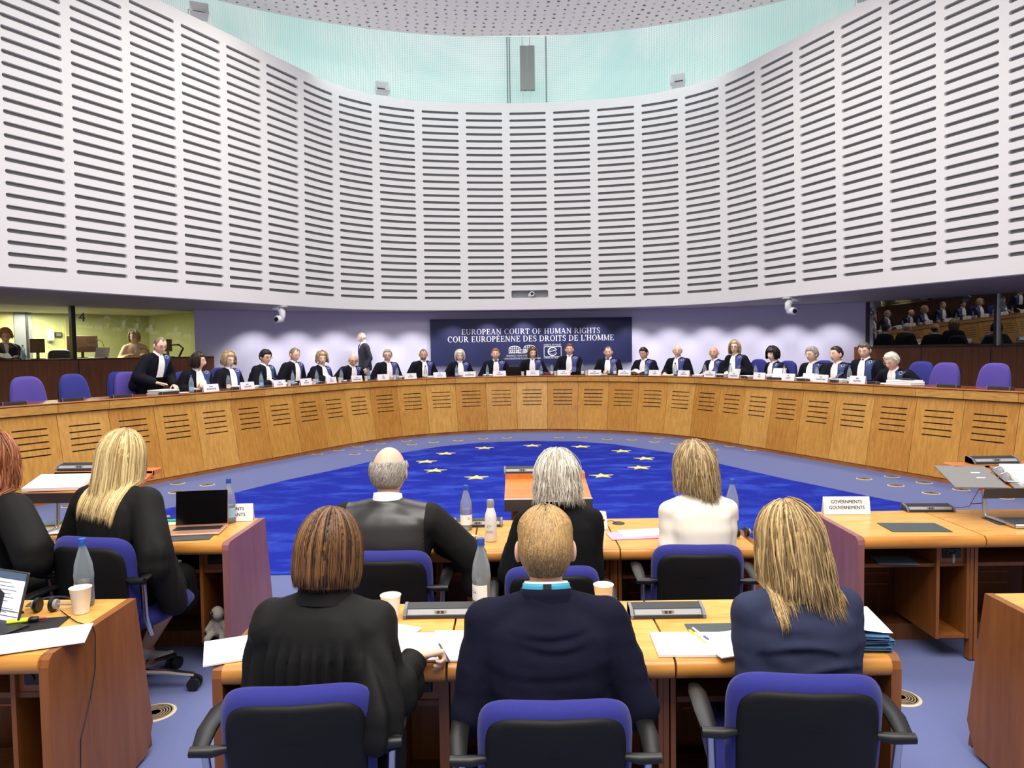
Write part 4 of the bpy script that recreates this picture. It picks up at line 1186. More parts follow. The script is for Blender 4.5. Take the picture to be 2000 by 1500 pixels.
def fur(mb, col, R, C, N, field, th=.012, ln=.55, rad=.005, seed=2, w=1.0, emin=-40, emax=85, shade=(.1,.9), ns=7, swirl=0.0, lift=.004, down=1.0, grad=0.0):
    r = random.Random(seed); k_ = 0
    while k_ < N:
        a = r.uniform(0, 2*pi); z = r.uniform(sin(radians(emin)), sin(radians(emax))); e = math.asin(z)
        aa = a if a <= pi else 2*pi-a
        d = (sin(a)*cos(e), cos(a)*cos(e), z)
        if field(aa, e, d) < .003: k_ += .02; continue
        k_ += 1; pts = []; rs = []; sh = r.uniform(*shade) - grad*ss(.35, -.45, z); b = len(mb.v); L = ln*r.uniform(.6, 1.2)*(.30 if aa < 1.25 else 1.0); sw = swirl + r.uniform(-.25, .25)
        for k in range(ns):
            u = k/(ns-1); ee = e - L*u*down; a2 = a + sw*L*u/max(.35, cos(ee))
            d2 = (sin(a2)*cos(ee), cos(a2)*cos(ee), sin(ee)); f2 = max(0.0, field(min(a2 % (2*pi), 2*pi-a2 % (2*pi)), ee, d2))
            p = head_pt(d2, w) + V(d2)*(min(f2, th) + lift*(1-u*.35)); pts.append(C + R @ p); rs.append(rad*(.5+.5*sin(pi*min(1, u*1.2+.1)))*(1 if u < .75 else max(.12, (1-u)/.25)))
        mb.tube(pts, rs, 4, flat=.45, up=R @ V(d)); col += [sh]*(len(mb.v)-b)

class Fig:
    """local frame: floor under the hips, facing +Y, +X to the figure's right"""
    def __init__(s, hip=.50, lean=10, S=1.0, hyaw=0, hpitch=0, hroll=0, female=False, stand=False, sw=1.0, neck=0.0, hipy=0.0):
        s.S = S; s.hip = V((0, hipy, hip)); L = radians(lean); s.dir = V((0, sin(L), cos(L))); s.yy = V((0, cos(L), -sin(L))); s.female = female; s.stand = stand; s.sw = sw
        s.R = Euler((radians(-hpitch), radians(hroll), radians(hyaw)), 'XYZ').to_matrix() if False else (Matrix.Rotation(radians(hyaw), 3, 'Z') @ Matrix.Rotation(radians(-hpitch), 3, 'X') @ Matrix.Rotation(radians(hroll), 3, 'Y'))
        s.N = s.pt(0, .005, .565)
        up = (s.dir*.5 + V((0,0,.5)))
        s.C = s.N + up*(.110*S) + s.R @ V((0, .022*S, 0))
        s.W = {}; s.E = {}; s.Sh = {}; s.hands = {}
        for sd in (-1, 1): s.Sh[sd] = s.pt(sd*(.158 if female else .178)*sw, 0, .455)
    def pt(s, x, y, h): return s.hip + V((x*s.S, 0, 0)) + s.yy*(y*s.S) + s.dir*(h*s.S)
    def arm(s, sd, wrist, pole=None, pose='relaxed', pdir=None, pn=(0,0,-1), show=True):
        l1, l2 = .285*s.S, .25*s.S; A = s.Sh[sd]; W = V(wrist); d = W-A
        if d.length > l1+l2-.004: W = A + d.normalized()*(l1+l2-.004); d = W-A
        u = d.normalized(); L = d.length; a = (l1*l1-l2*l2+L*L)/(2*L); h = sqrt(max(0, l1*l1-a*a))
        p = V(pole) if pole else V((sd*.55, -.25, -.8)); p = p-u*p.dot(u); p.normalize()
        s.E[sd] = A + u*a + p*h; s.W[sd] = W; s.hands[sd] = (pose, V(pdir) if pdir else (W-s.E[sd]).normalized(), V(pn), show)
    def torso(s, mb, e=0.0, h0=-.10, belly=0.0):
        k = s.sw; f = s.female
        rings = [(-.10,.165,.125),(0,.172,.128),(.12,.150 if f else .160,.112+belly*.6),(.24,.146 if f else .168,.112+belly),(.36,.160 if f else .182,.112+belly*.4),(.43,.155 if f else .180,.100),(.475,.118 if f else .135,.085),(.515,.075,.068),(.545,.058,.060)]
        pts = []
        n = 20; vs = []; fs = []
        for (h, rx, ry) in rings:
            if h < h0: continue
            ex = e if h < .5 else e*.4
            for j in range(n):
                a = 2*pi*j/n; c, q = cos(a), sin(a)
                x = (abs(c)**.8)*(1 if c >= 0 else -1)*(rx*k+ex); y = (abs(q)**.8)*(1 if q >= 0 else -1)*(ry+ex)
                pts.append(s.pt(x, y - .012*(1-abs(h-.4)), h))
        m = len(pts)//n
        for i in range(m-1):
            for j in range(n): fs.append((i*n+j, i*n+(j+1) % n, (i+1)*n+(j+1) % n, (i+1)*n+j))
        fs.append(tuple(range(n))[::-1]); fs.append(tuple((m-1)*n+j for j in range(n)))
        mb.add(pts, fs)
        # shoulders
        for sd in (-1, 1):
            capsule(mb, s.pt(sd*.05, -.006, .50), s.pt(sd*(.150 if f else .168)*k, -.006, .452), .048*s.S+e*.5, (.050 if f else .056)*s.S+e, 12)
    def body(s, t, skin, hv=.008, bv=.02, mats=None, beard=None, brow='brow_dark', w=1.0, jaw=1.0, NA=44, NE=30, ears=True):
        mb = MB(); s.torso(mb, -.02)
        capsule(mb, s.pt(0, 0, .50), s.C + s.R @ V((0,-.02,-.06)), .056*s.S, .054*s.S, 14)
        for sd in (-1, 1):
            if sd in s.W: chain(mb, [s.Sh[sd], s.E[sd], s.W[sd]], [.043*s.S, .036*s.S, .026*s.S])
        vs, fs = remesh(mb, bv, 3)
        out = MB(); out.add(vs, fs, 0)
        head_mesh(out, s.R*s.S, s.C, w, jaw, NA, NE, beard, ears)
        for sd in s.hands:
            pose, d, pn, show = s.hands[sd]
            if not show: continue
            y = d.normalized(); z = -pn; z = (z - y*z.dot(y)).normalized(); x = y.cross(z)
            B = Matrix((x, y, z)).transposed()*s.S
            if sd > 0: B = B @ Matrix.Scale(-1, 3, (1,0,0))
            hvs, hfs = hand_mesh(pose, hv)
            out.add([s.W[sd] + B @ p for p in hvs], hfs, 0)
        ml = [M[skin], M['lip'], M['eye_white'], M['eye_dark'], M[brow]] + ([beard] if beard else [])
        return obj('body', out, ml, t, smooth=True)
    def garment(s, t, name, mat, e=.012, sleeve=(.062,.056,.046), voxel=.016, smooth=4, h0=-.10, wide=False, skirt=True, belly=0.0, disp=None, extra=None, legs=True, cut=.035, pads=0.0):
        mb = MB(); s.torso(mb, e, h0, belly)
        for sd in (-1, 1):
            if sd in s.W:
                W = s.W[sd] + (s.E[sd]-s.W[sd]).normalized()*cut
                chain(mb, [s.Sh[sd], s.E[sd], W], [sleeve[0]*s.S, sleeve[1]*s.S, sleeve[2]*s.S])
                if wide: chain(mb, [s.E[sd]*.6+W*.4, W*.9+s.E[sd]*.1 - V((0,0,.035))], [sleeve[1]*s.S, sleeve[2]*1.15*s.S])
            if pads: capsule(mb, s.pt(sd*.08, -.01, .49), s.pt(sd*(.165 if s.female else .19)*s.sw, -.01, .462), .045, .045+pads)
        if legs:
            for sd in (-1, 1):
                hp = s.pt(sd*.085, 0, -.02)
                if s.stand: chain(mb, [hp, V((sd*.09, s.hip.y+.01, s.hip.z*.52)), V((sd*.09, s.hip.y-.02, .09))], [.085,.062,.05])
                else:
                    kn = V((sd*.10, s.hip.y+.40*s.S, s.hip.z+.01)); chain(mb, [hp, kn, V((sd*.10, kn.y+.03, .10))], [.085,.066,.052])
        if extra: extra(s, mb)
        vs, fs = remesh(mb, voxel, smooth)
        if disp: vs = disp(s, vs, fs)
        bvh = BVHTree.FromPolygons(vs, fs)
        out = MB(); out.add(vs, fs)
        o = obj(name, out, mat, t, smooth=True); s.bvh = bvh; return o
    def strip(s, t, name, mat, rows, nx=8, off=.006, pleat=0.0, npl=3, front=True, parent=None, thick=True):
        P = []; prev = None
        for (z, xl, xr) in rows:
            row = []
            for i in range(nx+1):
                x = xl+(xr-xl)*i/nx
                o_ = V((x, 2 if front else -2, z)); h = s.bvh.ray_cast(o_, V((0, -1 if front else 1, 0)))
                y = h[0].y if h[0] is not None else (prev[i].y if prev else s.N.y)
                if prev:
                    dy = (y-prev[i].y)*(1 if front else -1)
                    if dy > .15 or dy < -.05: y = prev[i].y + (.01 if front else -.01)
                sg = 1 if front else -1
                row.append(V((x, y, z)))
            prev = [V(p) for p in row]
            P.append([p + V((0, sg*(off + pleat*(.5+.5*sin(2*pi*npl*i/nx))), 0)) for i, p in enumerate(row)])
        mb = MB(); mb.grid(P); return obj(name, mb, mat, t, smooth=True, fix=False)
    def collar_ring(s, t, name, mat, h0=.525, h1=.58, r=.064, gap=30, n=24, mbo=None, tilt=0.0, flare=1.18):
        P = []
        for j in range(n+1):
            a = radians(90+gap) + (2*pi-2*radians(gap))*j/n
            P.append([s.pt(r*1.0*cos(a)*k, r*sin(a)*(1+(k-1)*(.3 if k > 1 else 1)) + tilt*(h-h0), h + .012*(-sin(a))) for h, k in ((h0,flare),(h0+.5*(h1-h0),1+.3*(flare-1)),(h1,1.0),(h1-.004,.96))])
        mb = MB(); mb.grid(P); return obj(name, mb, mat, t, smooth=True, fix=False)
    def glasses(s, t, mat, w=1.0):
        mb = MB(); T = lambda p: s.C + s.R @ (V(p)*s.S)
        for sd in (-1, 1):
            pts = [T((sd*.033*w+.024*cos(a)*(abs(cos(a))**-.25 if abs(cos(a)) > .01 else 1), .1005-.004*abs(cos(a)), .008+.0165*sin(a))) for a in [2*pi*k/14 for k in range(14)]]
            mb.tube(pts, .0028, 5, closed=True)
            mb.tube([T((sd*.057*w,.097,.012)), T((sd*.078*w,.06,.012)), T((sd*.081*w,-.01,.010))], .0026, 5)
        mb.tube([T((-.010,.102,.012)), T((.010,.102,.012))], .0026, 5)
        return obj('glasses', mb, mat, t, smooth=True)
def hair_obj(t, name, mat, mb, col): return obj(name, mb, HM[mat], t, smooth=True, col=col)

def simple_hair(F, t, style, colr, seed=1):
    R, C = F.R*F.S, F.C; mb = MB(); col = []
    if style == 'short': hair_cap(R, C, F_short(), mb=mb, col=col); fur(mb, col, R, C, 90, F_short(), .012, rad=.006, seed=seed)
    elif style == 'thick': hair_cap(R, C, F_short(.022, .52, .0, -.5), mb=mb, col=col); fur(mb, col, R, C, 110, F_short(.022, .52, .0, -.5), .021, rad=.008, seed=seed)
    elif style == 'receding': hair_cap(R, C, F_short(.010, .68, .12, -.5, .22), mb=mb, col=col); fur(mb, col, R, C, 70, F_short(.010, .68, .12, -.5, .22), .009, rad=.005, seed=seed)
    elif style == 'buzz': hair_cap(R, C, F_short(.005, .66, .1, -.5, .15), mb=mb, col=col)
    elif style == 'fringe': hair_cap(R, C, F_fringe(), mb=mb, col=col); fur(mb, col, R, C, 60, F_fringe(), .012, rad=.006, seed=seed)
    elif style == 'bald': hair_cap(R, C, F_fringe(.003, .25), mb=mb, col=col)
    elif style in ('bob', 'longbob', 'wavy', 'shortbob', 'blackbob'):
        L, th, op, fl, wob, top = {'bob': (.095,.020,62,-.02,.006,.018), 'longbob': (.125,.022,60,.06,.007,.018), 'wavy': (.075,.030,60,.05,.022,.026), 'shortbob': (.062,.022,64,-.05,.012,.022), 'blackbob': (.07,.030,54,-.02,.014,.032)}[style]
        hair_cap(R, C, F_short(top, .56 if style != 'blackbob' else .34, -.1, -.6), mb=mb, col=col)
        curtain(mb, col, R, C, L, th, op, fl, curl=.12, wob=wob, na=26, nt=10)
        locks(mb, col, R, C, 90, L, th, op-8, fl, curl=.12, rad=.010, wob=wob*1.4, freq=4 if style == 'wavy' else 2, seed=seed, ns=9, t0=(0,.4), sides=4)
    return hair_obj(t, 'hair', colr, mb, col)

# ------------------------------------------------------------------ judges at the bench
GJ = 'robed judges seated along the curved bench'
def judge(px, ytop, label, hair, hcol, skin='skin_a', off=.74, turn=0, lean=12, face=0, hpitch=8, hroll=0, female=False, glasses=None, beard=None, brow='brow_dark', arms=None, S=1.06, blue='robe_blue', stand=False, bow=False, jab=(1.0,.05), seed=0, belly=.02, bowtie=False, hip_raise=0.0):
    u = bench_u(px, off, 1.7); p, n = BENCH.at(u, off)
    ztop = aty(px, ytop, p.y).z
    hyaw = math.degrees(atan2(-p.y, -p.x)) + face - (math.degrees(atan2(-n.y, -n.x)) + turn); hyaw = (hyaw+180) % 360-180; hyaw = max(-65, min(65, hyaw))
    # work out hip height so that the crown is where it is seen
    F = Fig(1.0, lean, S, hyaw, hpitch, hroll, female, stand, 1.0)
    crown = F.C.z + .128*S; hip = 1.0 + (ztop-PLAT) - crown
    F = Fig(hip, lean, S, hyaw, hpitch, hroll, female, stand, 1.0, hipy=-.0)
    # slide so that the head is seen at px
    rz = atan2(n.x, -n.y) + radians(turn)
    loc = V((p.x, p.y, PLAT)); Rz = Matrix.Rotation(rz, 3, 'Z')
    q = loc + Rz @ F.C; dx = px - proj(q)[0]; loc.x += dx*q.y/FPX
    t = thing('person', label, 'person', loc, rz, GJ)
    if not arms: arms = {-1: ((-.16,.24,hip+.10),'relaxed'), 1: ((.16,.24,hip+.10),'relaxed')}
    for sd, (w, pose) in arms.items(): F.arm(sd, w, pose=pose, pdir=(-sd*.45,.85,-.12))
    F.body(t, skin, hv=.007, bv=.022, beard=HM[beard] if beard else None, brow=brow, w=.97 if female else 1.0, jaw=1.1 if female else .95, NA=40, NE=28)
    def drape(f, mb):
        for sd in (-1, 1): capsule(mb, f.pt(sd*.05,-.01,.47), f.pt(sd*.20,-.01,.36), .07, .085); capsule(mb, f.pt(sd*.2,-.02,.36), f.pt(sd*.235,-.01,.05), .08, .09)
        capsule(mb, f.pt(0,0,0), f.pt(0,.0,-.15), .2, .2, flat=.7, up=(0,1,0))
    F.garment(t, 'robe', M['robe'], e=.022, sleeve=(.085,.080,.070), voxel=.02, smooth=4, extra=drape, legs=True, belly=belly, cut=.05)
    z0 = F.N.z; k = S
    xs = F.N.x; z1 = max(LIPZ-PLAT+.02, z0-.36*k)
    rows = []
    for i in range(9):
        f = i/8; z = z0-.045*k + (z1-z0+.045*k)*f; rows.append((z, -.20*k+.05*k*min(1,2*f), -.055*k-.012*k*f))
    F.strip(t, 'blue_panel', M[blue], rows, 6, .007)
    rows = []
    for i in range(9):
        f = i/8; z = z0-.01*k + (z1-z0+.01*k)*f*jab[0]; w = (.036+.026*min(1, f*2.2))*k; rows.append((z, -w+jab[1]*0, w))
    F.strip(t, 'jabot', M['jabot'], rows, 12, .013, .007, 3)
    F.collar_ring(t, 'collar', M['shirt'], .53, .575, .062, 14)
    # ring of stars badge on the left shoulder
    h = F.bvh.ray_cast(V((-.125*k, 2, z0-.07*k)), V((0,-1,0)))
    if h[0] is not None:
        mb = MB(); nn = (h[1] if h[1].y > 0 else -h[1]); a = nn.orthogonal().normalized(); b = nn.cross(a)
        mb.tube([h[0]+nn*.012+a*(.026*cos(q_*pi/8))+b*(.026*sin(q_*pi/8)) for q_ in range(16)], .004, 5, closed=True); obj('shoulder_badge', mb, M['letter'], t)
    if bowtie:
        mb = MB(); c = F.pt(0,.075,.545); mb.box(c, (.075,.02,.022)); obj('bow_tie', mb, M['black'], t)
    simple_hair(F, t, hair, hcol, seed)
    if glasses: F.glasses(t, M[glasses])
    return t, F, u
W_ = LIPZ-PLAT
def A(lx, ly, lz, rx, ry, rz_, pl='relaxed', pr='relaxed'): return {-1: ((-lx, ly, W_+lz), pl), 1: ((rx, ry, W_+rz_), pr)}
JU = {}
def J(key, *a, **k): JU[key] = judge(*a, seed=len(JU)+1, **k)
J('registrar_standing', 313, 658, 'person in black robe and glasses standing and bending over papers, far left of the bench', 'receding', 'greybrown', 'skin_b', off=.78, turn=10, lean=24, face=30, hpitch=22, glasses='black', stand=True, arms=A(.18,.34,.10,.20,.36,.16,'relaxed','flat'), blue='robe_blue2')
J('deputy', 388, 689, 'person with dark brown bob turned in profile, beside the standing robed man', 'bob', 'darkbrown', 'skin_a', off=.75, turn=-12, face=68, hpitch=6, female=True, blue='robe_blue2', arms=A(.02,.24,.12,.16,.30,.03))
J('j3', 447, 688, 'person with short ash-blonde wavy hair and glasses leaning back, third robed figure from the left', 'wavy', 'ashblonde', 'skin_d', off=.85, turn=0, lean=2, face=32, hpitch=12, female=True, glasses='silver')
J('j4', 519, 683, 'person with thick dark hair and dark glasses, head turned to the right, hands on papers', 'thick', 'black', 'skin_b', off=.75, turn=8, face=38, hpitch=10, glasses='black', blue='robe_blue2', arms=A(.04,.33,.05,.10,.34,.05,'flat','flat'))
J('j5', 576, 679, 'person with receding sandy hair looking down, between dark-haired man and wavy-haired woman', 'receding', 'greybrown', 'skin_b', off=.76, turn=4, face=36, hpitch=20)
J('j6', 629, 687, 'person with wavy grey-blonde shoulder hair and clasped hands', 'wavy', 'ashblonde', 'skin_d', off=.74, face=10, hpitch=10, female=True, arms=A(.05,.26,.09,.03,.27,.08))
J('j7', 690, 690, 'bald person with glasses bending low over the bench beside the walking man in a suit', 'bald', 'brown', 'skin_b', off=.66, lean=24, face=12, hpitch=24, glasses='black')
J('j8', 757, 682, 'person with short grey hair and dark glasses facing the camera, right of the walking man', 'short', 'grey', 'skin_b', off=.74, face=0, hpitch=6, glasses='black', brow='brow_grey')
J('j9', 827, 681, 'person with cropped hair and greying beard looking down, left of the banner edge', 'buzz', 'darkgrey', 'skin_c', off=.74, face=2, hpitch=14, beard='grey')
J('j10', 898, 683, 'person with straight grey-blonde bob looking down, under the left part of the banner', 'bob', 'silverblonde', 'skin_d', off=.72, face=4, hpitch=18, female=True)
J('j11', 968, 680, 'person with reddish hair and a small black bow tie, next to the black laptop', 'short', 'gingerbrown', 'skin_b', off=.74, face=0, hpitch=4, bowtie=True)
J('president', 1040, 678, 'person with brown chin-length hair seated at the middle of the bench', 'bob', 'brown', 'skin_d', off=.74, face=14, hpitch=10, female=True)
J('j13', 1112, 671, 'person with short brown hair sitting tallest in front of the round emblem', 'short', 'brown', 'skin_b', off=.74, face=-2, hpitch=4, arms=A(.06,.30,.06,.16,.30,.05,'grip','relaxed'))
J('j14', 1188, 676, 'person with receding hair and a small black bow tie, hand raised to the chest', 'receding', 'darkgrey', 'skin_b', off=.74, face=-4, hpitch=8, bowtie=True, arms=A(.03,.22,.10,.14,.32,.03), blue='robe_blue')
J('j15', 1257, 678, 'person with dark hair looking down at newspaper pages held in the hands', 'short', 'black', 'skin_c', off=.72, turn=-6, face=-30, hpitch=18, arms=A(.06,.32,.06,.14,.34,.07,'grip','grip'), blue='robe_blue')
J('j16', 1323, 673, 'person with white-fringed bald head, facing the camera, fifth to the right of centre', 'fringe', 'white', 'skin_b', off=.72, face=-2, hpitch=4, brow='brow_grey', arms=A(.08,.32,.03,.20,.32,.04))
J('j17', 1394, 676, 'bald person with folded forearm, left of the raised woman with glasses', 'bald', 'brown', 'skin_c', off=.74, turn=-4, face=-16, hpitch=4, arms=A(.02,.24,.10,.16,.3,.03))
J('j18', 1435, 665, 'person with dark blonde hair and glasses half risen beside the empty blue chair', 'longbob', 'ashblonde', 'skin_d', off=.78, turn=6, face=-14, hpitch=3, female=True, glasses='black', stand=True, arms=A(.10,.22,.10,.10,.26,.08))
J('j19', 1509, 678, 'person with short thick black bob turned to the left', 'blackbob', 'black', 'skin_d', off=.80, turn=-6, face=-38, hpitch=6, female=True, blue='robe_blue2')
J('j20', 1585, 677, 'person with swept-back grey hair and glasses turned to the left, behind white papers', 'thick', 'grey', 'skin_a', off=.80, turn=4, face=-40, hpitch=6, glasses='silver', brow='brow_grey')
J('j21', 1633, 676, 'person with dark hair in profile to the left, hand resting on the bench', 'short', 'darkbrown', 'skin_b', off=.80, turn=6, face=-48, hpitch=4, arms=A(.10,.30,.05,.12,.36,.07,'relaxed','relaxed'), blue='robe_blue2')
J('j22', 1688, 668, 'tall person with dark grey hair looking down, just left of the right booth window', 'short', 'darkgrey', 'skin_b', off=.82, turn=2, face=-20, hpitch=20, blue='robe_blue2', belly=.04)
J('j23', 1741, 688, 'person with white hair and glasses bending far forward at the right end of the row', 'thick', 'white', 'skin_b', off=.78, turn=6, lean=28, face=-34, hpitch=24, glasses='silver', brow='brow_grey', blue='robe_blue2')

# bench chairs: empty ones first, then those showing behind the judges
GC = 'blue high-backed chairs behind the bench'
BC = bench_chair('', M['purple_fab'], GC)
BC2 = bench_chair('', M['blue_fab'], GC)
used = {}
def bchair(px, ytop, label, off=1.0, src=None, turn=0, z=None):
    src = src or BC
    u = bench_u(px, off, 1.4); p, n = BENCH.at(u, off)
    o = src if src.name not in used else dup(src, (0,0,0)); used[src.name] = 1
    ztop = aty(px, ytop, p.y).z if z is None else z
    rz = atan2(n.x, -n.y) + radians(turn); off_ = Matrix.Rotation(rz, 3, 'Z') @ V((0,.26,0))
    o.location = (p.x+off_.x, p.y+off_.y, PLAT); o.rotation_euler = (0,0,rz)
    o.scale = (1, 1, (ztop-PLAT)/1.08)
    o['label'] = label; o['category'] = 'chair'; o['group'] = GC
    return o
bchair(55, 733, 'empty purple chair at the far left end of the bench', 1.0)
bchair(146, 728, 'second empty chair from the left end of the bench', 1.0, BC2, turn=8)
bchair(252, 724, 'empty purple chair just left of the standing robed man', 1.0)
bchair(238, 724, 'blue chair peeking out behind the empty chair left of the standing man', 1.45, BC2)
bchair(1844, 706, 'empty purple chair beside the bending white-haired judge', 1.05)
bchair(1940, 707, 'empty purple chair at the far right end of the bench', 1.0)
for px, y, lab in ((362,724,'blue chair behind the person with the dark brown bob'),(433,716,'blue chair behind the person leaning back with ash-blonde hair'),(1478,700,'empty blue chair between the half risen woman and the black-bobbed person'),(1535,703,'blue chair behind the person with the black bob'),(1606,702,'blue chair seen between the grey-haired and dark-haired men'),(1796,704,'blue chair behind the bending white-haired judge')):
    bchair(px, y, lab, 1.08, BC2)
# ------------------------------------------------------------------ people of the front rows, seen from behind
def pleats(amp, n, zt, x0=-.2, x1=.2, cx=0.0):
    def f(s, vs, fs):
        out = []
        for v in vs:
            rel = v - s.hip; h = rel.dot(s.dir)/s.S; y = rel.dot(s.yy)
            k = ss(zt, zt-.10, h)
            a = atan2(v.x-cx, -y)
            w = abs(sin(n*a*.5))**1.5
            nn = V((v.x, y, 0)); nn = nn.normalized() if nn.length > 1e-6 else nn
            w2 = noise.noise(V((v.x*9, v.y*9, v.z*5)))*.006
            out.append(v + V((nn.x, nn.y, 0))*(amp*k*(w-.5)*(1 if y < .02 else .3) + w2))
        return out
    return f
def folds(amp=.006, sx=5, sz=11, diag=.5):
    def f(s, vs, fs):
        out = []
        for v in vs:
            k = noise.noise(V((v.x*sx+v.z*diag*sx, v.y*sx, v.z*sz)))
            nn = V((v.x-s.hip.x, v.y-s.hip.y-.05, 0)); nn = nn.normalized() if nn.length > 1e-6 else nn
            out.append(v + nn*(amp*k))
        return out
    return f
def folds2(creases, amp=.006):
    # soft noise folds plus a few explicit horizontal creases (height, depth, half-width, sag)
    base = folds(amp, 4, 13, .6); fine = folds(amp*.5, 11, 26, .9)
    def f(s, vs, fs):
        vs = fine(s, base(s, vs, fs), fs); out = []
        for v in vs:
            rel = v-s.hip; h = rel.dot(s.dir)/s.S; y = rel.dot(s.yy); k = 0
            if y < .03:
                for (hc, dp, hw, sag, x0) in creases:
                    x = v.x-x0; hh = hc - sag*(1-(x/hw)**2) if abs(x) < hw else 9
                    if hh < 8: k += dp*(gs(h-hh-.012,.012)-gs(h-hh+.010,.010))*(1-(x/hw)**2)
            out.append(v + V((0, -k, 0)))
        return out
    return f
def fixer(F, floor=None):
    def f(p, off):
        # keep hair outside the clothed back and shoulders
        if p.z < F.C.z - .05*F.S:
            h = F.bvh.ray_cast(V((p.x, -3, p.z)), V((0, 1, 0)))
            if h[0] is not None and p.y > h[0].y - off and p.y < F.C.y + .06: 
                return V((p.x, h[0].y - off, p.z))
        return p
    return f
def front(px, ytop, d, label, rz=0, S=1.0, hip=None, lean=12, hyaw=0, hpitch=6, hroll=0, female=False, sw=1.0, crown=.128, z=0.0, cat='person', group=None):
    ztop = aty(px, ytop, d).z
    F = Fig(1.0, lean, S, hyaw, hpitch, hroll, female, False, sw)
    hip_ = 1.0 + (ztop-z) - (F.C.z + crown*S)
    F = Fig(hip_, lean, S, hyaw, hpitch, hroll, female, False, sw)
    r = radians(rz); Rz = Matrix.Rotation(r, 3, 'Z'); c = Rz @ F.C
    p = aty(px, ytop, d); loc = V((p.x-c.x, d-c.y, z))
    t = thing('person', label, 'person', loc, r, group)
    return t, F
GF = 'people seated at the front desks with their backs to the camera'
def loc_of(t, F, P):   # world point -> local
    r = t.rotation_euler.z; return Matrix.Rotation(-r, 3, 'Z') @ (V(P) - t.location)

# woman with the brown bob, black gown
t, F = front(641, 993, 2.38, 'person with brown bob in black gathered gown writing at the nearest desk', rz=-6, S=1.0, lean=7, hyaw=-10, hpitch=10, female=True, sw=1.12, crown=.142, group=GF)
hw_ = loc_of(t, F, atz(812, 1282, .785)); F.arm(1, (hw_.x, hw_.y, hw_.z), pole=(.30,-.35,-.9), pose='grip', pdir=(.80,.55,-.02), pn=(.25,-.2,-.9))
F.arm(-1, (-.12,.20,.77), pole=(-.08,-.3,-.9))
F.body(t, 'skin_a', hv=.0045, bv=.016, w=.97)
def gx(f, mb):
    for sd in (-1, 1):
        capsule(mb, f.pt(sd*.04,-.012,.485), f.pt(sd*.17,-.02,.42), .07, .078)
    capsule(mb, f.pt(0,-.04,.40), f.pt(0,-.05,.05), .13, .16, flat=.55, up=(0,1,0))
    for sd in (-1, 1):
        E_, W_2 = f.E[sd], f.W[sd]; capsule(mb, E_*.75+f.Sh[sd]*.25, E_ + V((0,0,-.05)), .070, .072)
        capsule(mb, E_, W_2*.75+E_*.25 - V((0,0,.05)), .066, .062)
        capsule(mb, E_.lerp(W_2,.3) - V((0,0,.05)), E_.lerp(W_2,.35) - V((0,0,.22)), .06, .05, flat=.6)
F.garment(t, 'gown', M['gown'], e=.014, sleeve=(.070,.066,.055), voxel=.011, smooth=5, extra=gx, disp=pleats(.030, 24, .43), cut=.06)
# sleeve cuff
mb = MB(); d_ = (F.W[1]-F.E[1]).normalized(); mb.tube([F.W[1]-d_*.09, F.W[1]-d_*.012], [.05,.046], 20); obj('sleeve_cuff', mb, M['gown'], t, smooth=True, angle=40)
# standing collar band and yoke seam
F.collar_ring(t, 'gown_collar', M['gown'], .505, .562, .084, 20, flare=1.3)
F.collar_ring(t, 'shirt_collar', M['shirt'], .545, .572, .070, 20)
R, C = F.R*F.S, F.C; mb = MB(); col = []; fx = fixer(F)
hair_cap(R, C, F_short(.020, .42, -.1, -.6), shade=.35, mb=mb, col=col)
curtain(mb, col, R, C, .105, .024, 60, .0, curl=.16, shade=.25, na=60, nt=18, wob=.004)
locks(mb, col, R, C, 1100, .108, .022, 52, .0, curl=.16, rad=.0052, wob=.004, freq=1.2, seed=11, spread=.008, t0=(0,.25), t1=(.9,1.03), shade=(.0,.95), ns=14, flat=.35)
hair_obj(t, 'hair', 'auburn', mb, col)
# pen in her hand
hand_tip = F.W[1] + V((.105,.060,-.018)).normalized()*.105
pw = Matrix.Rotation(t.rotation_euler.z, 3, 'Z') @ hand_tip + t.location
p_ = thing('pen', 'thin pen held by the person with the brown bob', 'pen', pw)
mb = MB(); mb.tube([(-.02,-.02,.05),(.012,.012,-.028),(.016,.016,-.036)], [.004,.004,.001], 8); obj('barrel', mb, M['silver'], p_)
# ring on the hand
mb = MB(); 

# man in the navy suit
t, F = front(1064, 991, 2.38, 'person with sandy blond hair in navy suit jacket wearing a teal lanyard', rz=0, S=1.03, lean=6, hyaw=0, hpitch=4, sw=1.03, crown=.135, group=GF)
F.arm(-1, (-.20,.20,.775), pole=(-.20,-.25,-.9)); F.arm(1, (.20,.20,.775), pole=(.32,-.25,-.85))
F.body(t, 'skin_b', hv=.0055, bv=.016, w=1.02)
F.garment(t, 'suit_jacket', M['suit_navy'], e=.020, sleeve=(.078,.070,.052), voxel=.011, smooth=5, disp=folds2([(.462,.007,.15,.03,0),(.43,.005,.13,.035,.02),(.33,.004,.15,.01,-.02)], .009), cut=.05, pads=.022, belly=.02)
F.collar_ring(t, 'jacket_collar', M['suit_navy'], .514, .557, .082, 30, flare=1.16)
F.collar_ring(t, 'shirt_collar', M['shirt'], .545, .578, .069, 20)
lan = F.collar_ring(t, 'lanyard', M['teal'], .552, .573, .074, 40, flare=1.08)
mb = MB(); c = F.pt(.0,-.077,.570); mb.box(c, (.026,.006,.030)); obj('lanyard_clip', mb, M['dark_grey'], lan)
R, C = F.R*F.S, F.C; mb = MB(); col = []
fs0 = F_short(.022, .50, .30, -.62)
def fs_(a, e_, d):
    k = 1 - .75*gs(math.degrees(a)-105, 36)*ss(.75, .25, d[2]); v = fs0(a, e_, d); return v*k if v > 0 else v
hair_cap(R, C, fs_, w=1.02, shade=.4, mb=mb, col=col)
